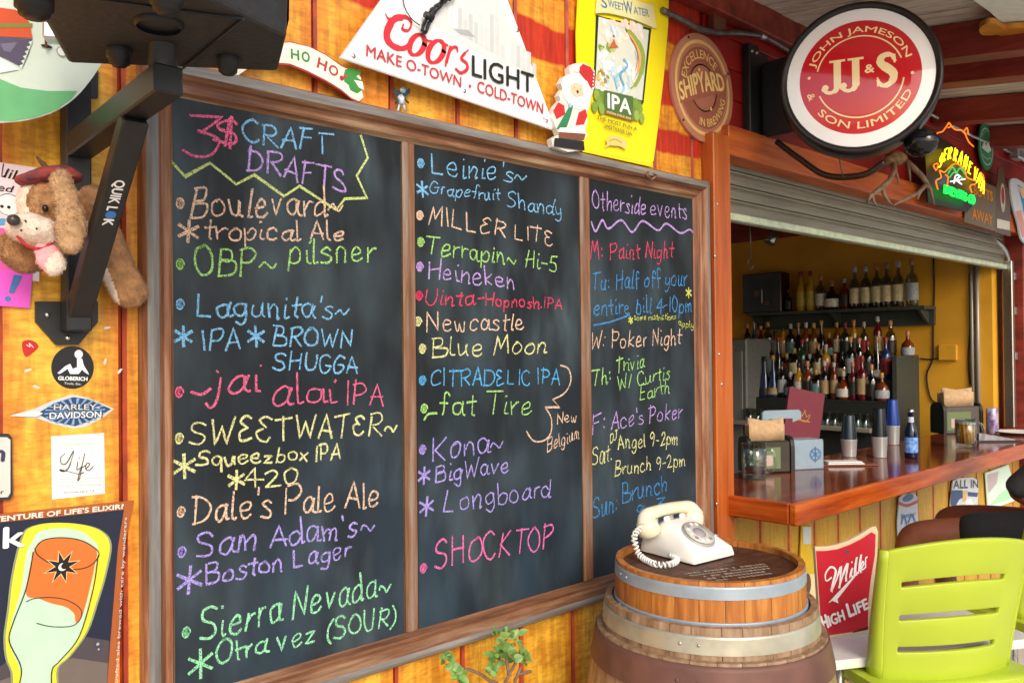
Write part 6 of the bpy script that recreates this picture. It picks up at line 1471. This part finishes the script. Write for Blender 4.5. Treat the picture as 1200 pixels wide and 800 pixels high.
for (x, y, s) in cl:
    for k in range(7):
        q = QP(x+rnd.uniform(-.5, .5)*s, y+rnd.uniform(-.5, .5)*s, -.16+rnd.uniform(-.04, .04)); L = rnd.uniform(.018, .036); d = V((rnd.uniform(-1, 1), rnd.uniform(-1, .4), rnd.uniform(-.3, .8))).normalized()
        nrm = (V((rnd.uniform(-.5, .5), -1, rnd.uniform(.1, 1)))).normalized(); sx = d.cross(nrm).normalized(); nrm = sx.cross(d)
        b = MB(); prof_l = [(0, .08), (.2, .8), (.45, 1.), (.7, .8), (.9, .35), (1., .03)]; vs = []
        for f, w_ in prof_l:
            for u in (-1, 0, 1): vs.append(q+d*L*f+sx*u*w_*L*.30+nrm*(abs(u)*.12*L*w_-.22*L*f*f))
        b.add(vs, [(3*i+j, 3*i+j+1, 3*i+j+4, 3*i+j+3) for i in range(5) for j in range(2)], sm=True); b.build('leaf', M['leaf'], pl_, fix=False)
# ---------------------------------------------------------------- roller shutter and door track
rs = thing('roller_shutter', 'partly lowered grey roller shutter with pale green bottom bar above the bar opening', 'shutter', (4.5, .05, 2.15))
z = 2.157
for i in range(4):
    h = .058; b = MB(); P = [(0, 0), (-.006, .003), (-.008, h*.3), (-.007, h*.6), (-.003, h-.014), (-.010, h-.011), (-.011, h-.005), (-.004, h-.002), (.006, h-.002), (.006, 0)]
    vs = [V((2.775, .055+a, z+c)) for a, c in P]+[V((6.20, .055+a, z+c)) for a, c in P]; n = len(P)
    b.add(vs, [(j, (j+1) % n, n+(j+1) % n, n+j) for j in range(n)], sm=False); b.build('slat', M['slat'], rs); z += h
b = MB(); b.box((4.487, .050, 2.1405), (3.43, .045, .030), bev=.004); b.build('bottom_bar', M['slatbar'], rs)
tr = thing('shutter_track', 'shiny vertical steel shutter track at the right side of the opening', 'track', (6.2, .03, 1.1))
b = MB(); b.box((6.215, .03, 1.63), (.05, .06, 1.10), bev=.004); b.build('guide_rail', M['steel'], tr)
for z in (2.08, 1.85, 1.55): b = MB(); b.box((6.262, .02, z), (.05, .04, .05), bev=.003); b.build('fixing_bracket', M['galv'], tr)
b = MB(); b.tube(spline([PW(1180, 318, .05), PW(1180, 304, .05), PW(1172, 288, .06), PW(1156, 276, .08)], 5), .025, 10); b.build('curved_guide', M['steel'], tr)

# ---------------------------------------------------------------- bar interior
rm = thing('bar_room', 'dim ochre painted room behind the bar opening', 'room', (4.6, 2.2, 0))
XB = 6.12
b = MB(); b.box((XB+.05, 2.1, 1.38), (.1, 4.0, 2.76)); b.build('back_wall', M['ochre'], rm)
b = MB(); b.box((6.30, .14, 1.38), (.35, .03, 2.5)); b.build('return_wall', M['ochre'], rm)
b = MB(); b.box((1.55, 2.1, 1.38), (.1, 4.0, 2.76)); b.build('side_wall', M['ochre'], rm)
b = MB(); b.box((4.85, 4.1, 1.38), (3.2, .1, 2.76)); b.build('rear_wall', M['ochre'], rm)  # unseen wall kept short; the added gap lets daylight brighten the room
b = MB(); b.box((4.0, 2.15, 2.78), (4.7, 4.05, .04)); b.build('ceiling', mat('brown_ceiling', '8A7458', .8), rm)
b = MB(); b.box((4.0, 2.15, .012), (4.7, 4.05, .02)); b.build('floor', M['intfloor'], rm)
b = MB(); b.box((XB-.013, 2.1, 2.615), (.02, 3.9, .25)); b.build('dark_trim_board', M['redbeam'], rm)
for y in (1.0, 1.9, 2.8): b = MB(); b.box((5.0, y, 2.68), (2.5, .06, .14)); b.build('ceiling_beam', M['redbeam'], rm)
q = PX(905, 278, 5.6); sl_ = thing('spot_lamp', 'small silver spot lamp hanging under the dark ceiling of the bar', 'lamp', tuple(q))
b = MB(); b.lathe([(.0001, .06), (.02, .058), (.035, .02), (.045, -.05), (.04, -.052), (.0001, -.03)], q, 16, ax=(.5, -.3, .9)); b.build('shade', M['steel'], sl_)
b = MB(); b.tube([q+V((0, 0, .04)), V((q.x, q.y, 2.76))], .008, 6); b.build('stem', M['black'], sl_)
q = PX(880, 316, 5.9); pn = thing('hanging_hook', 'thin black hook and chain hanging left of the upper shelf', 'hook', tuple(q))
b = MB(); b.tube([V((q.x, q.y, 2.75)), q+V((0, 0, .1))], .004, 6); b.tube(spline([q+V((0, 0, .1)), q+V((0, .025, .05)), q+V((0, 0, 0)), q+V((0, -.02, .03))]), .005, 6); b.build('hook', M['steel'], pn)
# conduits, outlet and wires on the ochre wall
for lab, px_, r in (('left one of two thin grey conduits on the ochre wall', 1139, .012), ('right one of two thin grey conduits on the ochre wall', 1145.5, .015)):
    q = PX(px_, 400, XB-.02); b = MB(); b.tube([V((XB-.015, q.y, .9)), V((XB-.015, q.y, 2.4))], r, 8); tag(b.build('grey_conduit', mat('painted_conduit', 'A8A296', .4, .4)), lab, 'conduit')
q = PX(1112, 413, XB); b = MB(); b.box(V((XB-.015, q.y, q.z)), (.03, .12, .11), bev=.006); tag(b.build('outlet_box', M['ochre']), 'square ochre painted outlet box on the wall right of the bottle rack', 'outlet')
for lab, pts in (('black wire running down the ochre wall beside the upper shelf', [(1094, 300), (1095, 340), (1094, 380), (1093, 420), (1086, 440), (1092, 468), (1108, 473)]), ('short wire from the outlet box to the bottle rack', [(1106, 418), (1092, 421), (1078, 420)]), ('dark wire hanging beside the two conduits', [(1136, 320), (1137, 380), (1135, 420), (1137, 450)])):
    b = MB(); b.tube(spline([PX(x, y, XB-.008) for x, y in pts], 4), .005, 6); tag(b.build('wall_wire', M['blackplastic']), lab, 'wire')

M['shelf'] = mat('dark_green_grey_paint', '3A423C', .5, vary=.1)
sh = thing('upper_shelf', 'dark green grey shelf with triangular brackets on the ochre wall holding bottles', 'shelf', (6.2, 1.3, 1.8))
ya, yb = PX(1083, 365, 5.91).y, PX(874, 370, 5.91).y
b = MB(); b.box((6.015, (ya+yb)/2, 1.885), (.21, yb-ya, .022)); b.build('board', M['shelf'], sh)
b = MB(); b.box((6.095, (ya+yb)/2, 1.82), (.03, yb-ya, .106)); b.build('rail', M['shelf'], sh)
for px_ in (1080, 976, 884):
    y = PX(px_, 380, 5.95).y; b = MB(); b.prism([V((6.08, y, 1.873)), V((5.92, y, 1.873)), V((6.08, y, 1.77))], V((0, .018, 0))); b.build('bracket', M['shelf'], sh)
y0, y1 = PX(1076, 440, 6.10).y, 2.3
bk = thing('bottle_rack', 'dark stepped back bar rack holding rows of liquor bottles', 'rack', (6.05, 1.4, 0))
M['rackm'] = mat('dark_rack_wood', '262A26', .5, vary=.15)
T = [(5.72, 1.255), (5.86, 1.395), (6.00, 1.545)]
for i, (x, z) in enumerate(T):
    b = MB(); b.box(((x-.075+XB-.005)/2, (y0+.03+y1)/2, z-.009), (XB-.005-(x-.075), y1-y0-.03, .016)); b.build('shelf_board', M['rackm'], bk)
    b = MB(); b.box((x-.071, (y0+.03+y1)/2, z-.06-.018), (.012, y1-y0-.03, .118)); b.build('riser', M['rackm'], bk)
b = MB(); b.prism([V((XB-.004, y0, 0)), V((XB-.004, y0, 1.56)), V((5.74, y0, 1.56)), V((5.74, y0, 0))], V((0, .028, 0))); b.build('side_panel', M['shelf'], bk)
b = MB(); b.box((5.70, (y0+y1)/2+.02, 1.075), (.56, y1-y0-.04, .03), bev=.004); b.build('counter', mat('pale_counter_edge', '8A8878', .4), bk)
b = MB(); b.box((5.76, (y0+y1)/2+.02, .53), (.50, y1-y0-.04, 1.05)); b.build('cabinet', M['rackm'], bk)
q = PX(861, 415, 5.6); cl_ = thing('grey_cooler', 'pale grey cooler cabinet behind the cedar post at the left end of the bar room', 'cooler', (5.9, q.y+.2, 0))
ycool = PX(873, 400, 5.50).y
b = MB(); b.box((5.77, ycool+.3, .85), (.5, .6, 1.68), bev=.01); b.build('body', mat('grey_enamel', '6A6C6A', .4, vary=.1), cl_)
b = MB(); b.box((5.512, ycool+.3, .9), (.012, .54, 1.4), bev=.004); b.build('door', mat('grey_door', '747674', .35), cl_)
q = PX(892, 368, 5.95); bx_ = thing('dark_display_box', 'dark framed display box at the left end of the upper shelf', 'box', (6.2, q.y, 1.896))
w0, w1 = PX(915, 340, 5.94).y, PX(870, 340, 5.94).y
b = MB(); b.box((6.01, (w0+w1)/2, 1.897+.155), (.14, w1-w0, .31), bev=.006); b.build('case', mat('dark_brown_case', '1C1210', .35), bx_)
A = Art((5.939, (w0+w1)/2, 2.05), V((0, -1, 0)), V((-1, 0, 0))); A.d = 0; A.poly([(-.10, -.11), (.10, -.11), (.10, .11), (-.10, .11)], '120C0C'); A.up(); A.disc((-.04, 0), .025, '6A2A20'); A.poly([(0, -.08), (.012, -.08), (.010, .03), (.002, .03)], 'D0C8B8'); A.disc((.05, -.08), .02, '5A2A2A'); A.build('picture', M['print'], bx_)

# bottles
GLS = dict(clear=glass_mat('clear_bottle_glass', 'B4C0BA', .10, .7), amber=mat('amber_spirit', '6A3010', .08, coat=.5), dark=mat('dark_bottle_glass', '14110E', .08, coat=.6), green=mat('green_bottle_glass', '1E3A1E', .08, coat=.5), blue=mat('blue_bottle_glass', '16305E', .08, coat=.5), red=mat('red_liqueur', '5A0E12', .1, coat=.5), gold=mat('golden_spirit', 'B0842A', .08, coat=.4))
LBL = {k: mat(k+'_bottle_label', c, .5, vary=.2, scale=70) for k, c in dict(cream='CCC298', white='CCC8C0', yellow='B09A3A', black='1E1C1C', red='9A2A24', tan='A48A62', silver='9CA4A8', teal='587C84').items()}
CAPM = {k: mat(k+'_cap', c, .4) for k, c in dict(black='1A1818', silver='B0B0B0', red='8A1E1E', gold='B08A3A', cork='A07850', copper='B87850').items()}
SH = dict(tall=([(.0001, 0), (.034, 0), (.037, .006), (.037, .17), (.030, .195), (.013, .22), (.012, .285)], (.04, .15), .307),
          std=([(.0001, 0), (.038, 0), (.041, .006), (.041, .15), (.036, .175), (.014, .205), (.013, .26)], (.035, .13), .282),
          slim=([(.0001, 0), (.028, 0), (.031, .006), (.031, .19), (.024, .215), (.012, .235), (.011, .29)], (.05, .16), .31),
          squat=([(.0001, 0), (.045, 0), (.050, .008), (.052, .06), (.046, .105), (.02, .135), (.013, .15), (.013, .19)], (.02, .08), .21),
          cone=([(.0001, 0), (.050, 0), (.052, .01), (.040, .09), (.022, .18), (.013, .22), (.012, .30)], (.02, .07), .32),
          square=([(.0001, 0), (.042, 0), (.045, .006), (.045, .14), (.040, .155), (.014, .17), (.014, .21)], (.03, .12), .235))
_proto = {}
def bottle(label, x, y, z, shape, glass, lab, cap, group, s=1., rz=0.):
    k = (shape, glass, lab, cap)
    if k in _proto: t = copy_tree(_proto[k])
    else:
        t = thing('bottle', None, None); prof_, (l0, l1), h = SH[shape]; seg = 4 if shape == 'square' else 16
        b = MB(); rz0 = 0
        if shape == 'square':
            vs = []; seg = 16
            for r, hh in prof_:
                for i in range(seg):
                    an = 2*pi*i/seg; f = 1/max(abs(cos(an)), abs(sin(an)))*.9 if r > .03 else 1; f = min(f, 1.18); vs.append(V((r*f*cos(an), r*f*sin(an), hh)))
            b.add(vs, [(i*seg+j, i*seg+(j+1) % seg, (i+1)*seg+(j+1) % seg, (i+1)*seg+j) for i in range(len(prof_)-1) for j in range(seg)], sm=True)
        else: b.lathe(prof_, seg=seg)
        b.build('glass_body', GLS[glass], t, local=True)
        rr = [r for r, hh in prof_ if hh >= l0][0] if 0 else max(r for r, hh in prof_)
        def rad(hh):
            for (ra, ha), (rb, hb) in zip(prof_, prof_[1:]):
                if ha <= hh <= hb: return ra+(rb-ra)*(hh-ha)/(hb-ha+1e-9)
            return prof_[-1][0]
        b = MB(); e = 1.09 if shape == 'square' else 1.02
        b.lathe([(rad(l0+(l1-l0)*i/4)*e+.0006, l0+(l1-l0)*i/4) for i in range(5)], seg=18, a0=R(80), a1=R(280)); b.build('label', LBL[lab], t, local=True)
        b = MB(); hb = prof_[-1][1]; b.lathe([(.0145, hb-.02), (.0155, hb-.018), (.0155, h-.003), (.013, h), (.0001, h)], seg=12); b.build('cap', CAPM[cap], t, local=True)
        index_kids(t); _proto[k] = t
    t.location = (x, y, z); t.scale = (s, s, s); t.rotation_euler = (0, 0, rz); tag(t, label, 'bottle', group); return t
ORD = ['first', 'second', 'third', 'fourth', 'fifth', 'sixth', 'seventh', 'eighth', 'ninth', 'tenth', 'eleventh', 'twelfth', 'thirteenth', 'fourteenth', 'fifteenth', 'sixteenth', 'seventeenth', 'eighteenth', 'nineteenth', 'twentieth']
SW = dict(tall='tall', std='medium', slim='slim', squat='squat', cone='cone shaped', square='square')
top_row = [(924, 'std', 'dark', 'black', 'red', .62), (939, 'tall', 'gold', 'yellow', 'red', .98), (950, 'tall', 'gold', 'yellow', 'red', .98), (962, 'std', 'clear', 'white', 'copper', .95), (975, 'squat', 'dark', 'white', 'cork', 1.02), (990, 'std', 'red', 'black', 'silver', .80),
           (1002, 'tall', 'clear', 'cream', 'silver', 1.0), (1015, 'tall', 'clear', 'cream', 'silver', 1.), (1028, 'tall', 'clear', 'cream', 'copper', 1.02), (1039.5, 'tall', 'clear', 'cream', 'cork', 1.04), (1053, 'tall', 'clear', 'cream', 'silver', 1.05), (1069, 'tall', 'clear', 'silver', 'copper', 1.08)]
for i, (px_, shp, g_, l_, c_, s_) in enumerate(top_row):
    y = PX(px_, 355, 5.99).y; bottle('%s bottle with %s label, %s from the left on the upper shelf' % (SW[shp], l_, ORD[i]), 5.99, y, 1.8962, shp, g_, l_, c_, 'bottles on the upper shelf', s_)
rnd = random.Random(21)
rows = [(2, 6.01, 1.5452, [876, 884, 892, 900, 909, 918, 927, 936, 945, 954, 963, 972, 981, 991, 1001, 1013, 1029, 1044, 1064], 'top rack step'),
        (1, 5.87, 1.3952, [876, 885, 894, 903, 912, 922, 931, 940, 949, 959, 968, 978, 987, 997, 1007, 1017, 1028, 1038], 'middle rack step'),
        (0, 5.73, 1.2552, [876, 886, 896, 906, 916, 926, 936, 946, 956, 966, 977, 988, 999, 1010, 1021, 1033], 'bottom rack step')]
for (ri, x, z, pxs_, where) in rows:
    for i, px_ in enumerate(pxs_):
        shp = rnd.choice(['tall', 'std', 'slim', 'std', 'square', 'tall', 'squat', 'cone']); g_ = rnd.choice(['dark', 'amber', 'dark', 'clear', 'green', 'red', 'dark', 'amber', 'blue', 'clear', 'gold']); l_ = rnd.choice(['cream', 'white', 'black', 'black', 'red', 'tan', 'silver', 'teal', 'tan', 'black']); c_ = rnd.choice(list(CAPM))
        if ri == 2: shp = {963: 'cone', 1029: 'slim', 1044: 'std', 1064: 'squat'}.get(px_, shp); g_ = {1029: 'red', 1044: 'clear', 1064: 'amber'}.get(px_, g_)
        if ri == 0 and px_ in (984,): shp, g_, l_ = 'square', 'gold', 'cream'
        y = PX(px_, 420, x).y
        bottle('%s bottle with %s label, %s from the left on the %s' % (SW[shp], l_, ORD[i], where), x, y, z, shp, g_, l_, c_, 'liquor bottles on the stepped rack', rnd.uniform(.82, 1.0), rnd.uniform(-.2, .2))
# upturned glasses below
gp = None
for i, px_ in enumerate(range(878, 1046, 9)):
    y = PX(px_, 480, 5.50).y
    if gp is None:
        b = MB(); b.lathe([(.034, 0), (.031, .09), (.0001, .092)], seg=14); b.lathe([(.030, .002), (.027, .084), (.0001, .086)], seg=14)
        gp = b.build('tumbler_glass', M['glass']); o = gp
    else: o = gp.copy(); COL.objects.link(o)
    o.location = (5.50, y, 1.0905); tag(o, 'upturned clear tumbler in the row on the back counter', 'glass', 'upturned glasses under the bottle rack')

# ---------------------------------------------------------------- seated customer
SK = mat('brown_skin', '7A4632', .5, vary=.08, scale=30); 
def skin(name, nodes, edges, m, parent, lvl=2, root=0):
    me = bpy.data.meshes.new(name); me.from_pydata([tuple(V(n[0])-ORG[parent.name]) for n in nodes], edges, []); me.materials.append(m)
    o = bpy.data.objects.new(name, me); COL.objects.link(o); o.parent = parent
    s = o.modifiers.new('skin', 'SKIN'); sv = me.skin_vertices[0].data if me.skin_vertices else None
    if sv is None:
        bm = bmesh.new(); bm.from_mesh(me); bm.verts.layers.skin.verify(); bm.to_mesh(me); bm.free(); sv = me.skin_vertices[0].data
    for i, n in enumerate(nodes):
        r = n[1]; r = r if isinstance(r, tuple) else (r, r); sv[i].radius = r; sv[i].use_root = (i == root)
    s.use_smooth_shade = True; ss = o.modifiers.new('sub', 'SUBSURF'); ss.levels = lvl; ss.render_levels = lvl
    return o
PO = V((4.10, -.80, 0)); pe = thing('person', 'seated person in a grey shirt and black shorts at the bar, mostly outside the photo', 'person', tuple(PO))
kn1, kn2 = V((3.88, -.235, .785)), V((4.33, -.235, .80)); hp = V((4.12, -.88, .84))
nodes = [(hp, (.13, .11)), (V((4.12, -.92, 1.02)), (.12, .10)), (V((4.14, -.93, 1.24)), (.15, .10)), (V((4.14, -.92, 1.36)), (.07, .06)), (V((4.14, -.90, 1.44)), (.055, .055)), (V((4.14, -.88, 1.54)), (.078, .085)), (V((4.14, -.88, 1.63)), (.075, .085)), (V((4.14, -.88, 1.69)), (.045, .05)),
         (V((4.02, -.72, .82)), .092), (V((3.95, -.48, .805)), .080), (kn1, .062), (V((3.885, -.22, .56)), .058), (V((3.90, -.26, .34)), .04), (V((3.90, -.20, .30)), .035), (V((3.88, -.10, .285)), .028),
         (V((4.22, -.72, .82)), .092), (V((4.29, -.48, .81)), .080), (kn2, .062), (V((4.33, -.22, .56)), .058), (V((4.32, -.26, .34)), .04), (V((4.32, -.20, .30)), .035), (V((4.34, -.10, .285)), .028),
         (V((3.99, -.93, 1.32)), .055), (V((4.02, -.78, 1.15)), .045), (V((4.05, -.61, .99)), .038), (V((4.12, -.68, .94)), .028), (V((4.16, -.69, .935)), (.035, .018)),
         (V((4.31, -.93, 1.32)), .055), (V((4.38, -.84, 1.16)), .045), (V((4.43, -.70, 1.0)), .038), (V((4.40, -.66, .935)), .028), (V((4.385, -.63, .93)), (.035, .018))]
edges = [(0, 1), (1, 2), (2, 3), (3, 4), (4, 5), (5, 6), (6, 7), (0, 8), (8, 9), (9, 10), (10, 11), (11, 12), (12, 13), (13, 14), (0, 15), (15, 16), (16, 17), (17, 18), (18, 19), (19, 20), (20, 21), (2, 22), (22, 23), (23, 24), (24, 25), (25, 26), (2, 27), (27, 28), (28, 29), (29, 30), (30, 31)]
for hand, d, s_ in ((26, V((.9, .25, -.1)), 1), (31, V((-.05, 1, -.12)), -1)):
    d = d.normalized(); side = d.cross(V((0, 0, 1))).normalized()*s_; base = nodes[hand][0]
    for k, (o_, L) in enumerate(((-.028, .062), (-.010, .072), (.010, .068), (.028, .052))):
        i = len(nodes); nodes += [(base+d*.035+side*o_, .0095), (base+d*(.035+L*.55)+side*o_*1.1, .0085), (base+d*(.03+L)+side*o_*1.1+V((0, 0, -.018)), .0072)]; edges += [(hand, i), (i, i+1), (i+1, i+2)]
    i = len(nodes); nodes += [(base-side*.036+d*.0, .011), (base-side*.055+d*.035+V((0, 0, -.01)), .009)]; edges += [(hand, i), (i, i+1)]
skin('body', nodes, edges, SK, pe)
SHM = mat('grey_shirt_cloth', '3C3E42', .85, vary=.15, scale=40, bump=.3); SO = mat('black_shorts_cloth', '131418', .9, vary=.2, scale=50, bump=.3)
skin('shirt', [(V((4.12, -.89, .88)), (.185, .165)), (V((4.12, -.92, 1.05)), (.175, .15)), (V((4.14, -.93, 1.24)), (.195, .15)), (V((4.14, -.92, 1.37)), (.085, .07)), (V((3.985, -.93, 1.33)), .072), (V((4.02, -.78, 1.15)), .062), (V((4.05, -.60, .985)), .054), (V((4.315, -.93, 1.33)), .072), (V((4.38, -.84, 1.17)), .062), (V((4.41, -.75, 1.06)), .056)],
     [(0, 1), (1, 2), (2, 3), (2, 4), (4, 5), (5, 6), (2, 7), (7, 8), (8, 9)], SHM, pe)
skin('shorts', [(V((4.12, -.89, .85)), (.16, .14)), (V((4.02, -.74, .82)), .115), (V((3.965, -.54, .81)), .108), (V((3.925, -.41, .797)), .100), (V((4.22, -.74, .82)), .115), (V((4.27, -.60, .815)), .108)], [(0, 1), (1, 2), (2, 3), (0, 4), (4, 5)], SO, pe)
b = MB(); b.ball((4.14, -.895, 1.645), (.088, .098, .075), 16); b.build('hair', mat('black_hair', '0E0B0A', .7, vary=.3, scale=80), pe)
b = MB()
for s_ in (-1, 1): b.ball((4.14+s_*.03, -.802, 1.60), .011)
b.build('eyes', mat('eye_white', 'E0DCD4', .2), pe)
b = MB(); b.ball((4.14, -.790, 1.575), (.013, .018, .02)); b.build('nose', SK, pe)
b = MB(); b.ball((4.14, -.795, 1.537), (.024, .01, .007)); b.build('lips', mat('lips', '6A3030', .5), pe)
b = MB()
for s_ in (-1, 1): b.box((4.12+s_*.2, -.17, .262), (.09, .25, .03), bev=.01)
for i_, s_ in enumerate((-1, 1)):
    b = MB(); b.box((4.11+s_*.215, -.15, .255), (.09, .26, .045), bev=.015); b.build('shoe', M['blackplastic'], pe)
sto = thing('bar_stool', 'dark bar stool under the seated person', 'bar stool', (4.12, -.86, 0))
b = MB(); b.lathe([(.0001, .755), (.16, .752), (.18, .735), (.175, .71), (.0001, .708)], (4.12, -.86, 0), 32); b.build('seat', M['blackplastic'], sto)
for a in (45, 135, 225, 315): b = MB(); b.tube([V((4.12+.12*cos(R(a)), -.86+.12*sin(R(a)), .71)), V((4.12+.21*cos(R(a)), -.86+.21*sin(R(a)), .006))], .014, 8); b.build('leg', M['black'], sto)
b = MB(); b.tube([V((4.12+.175*cos(R(a)), -.86+.175*sin(R(a)), .23)) for a in range(0, 361, 15)], .009, 6, caps=False); b.build('foot_ring', M['black'], sto)
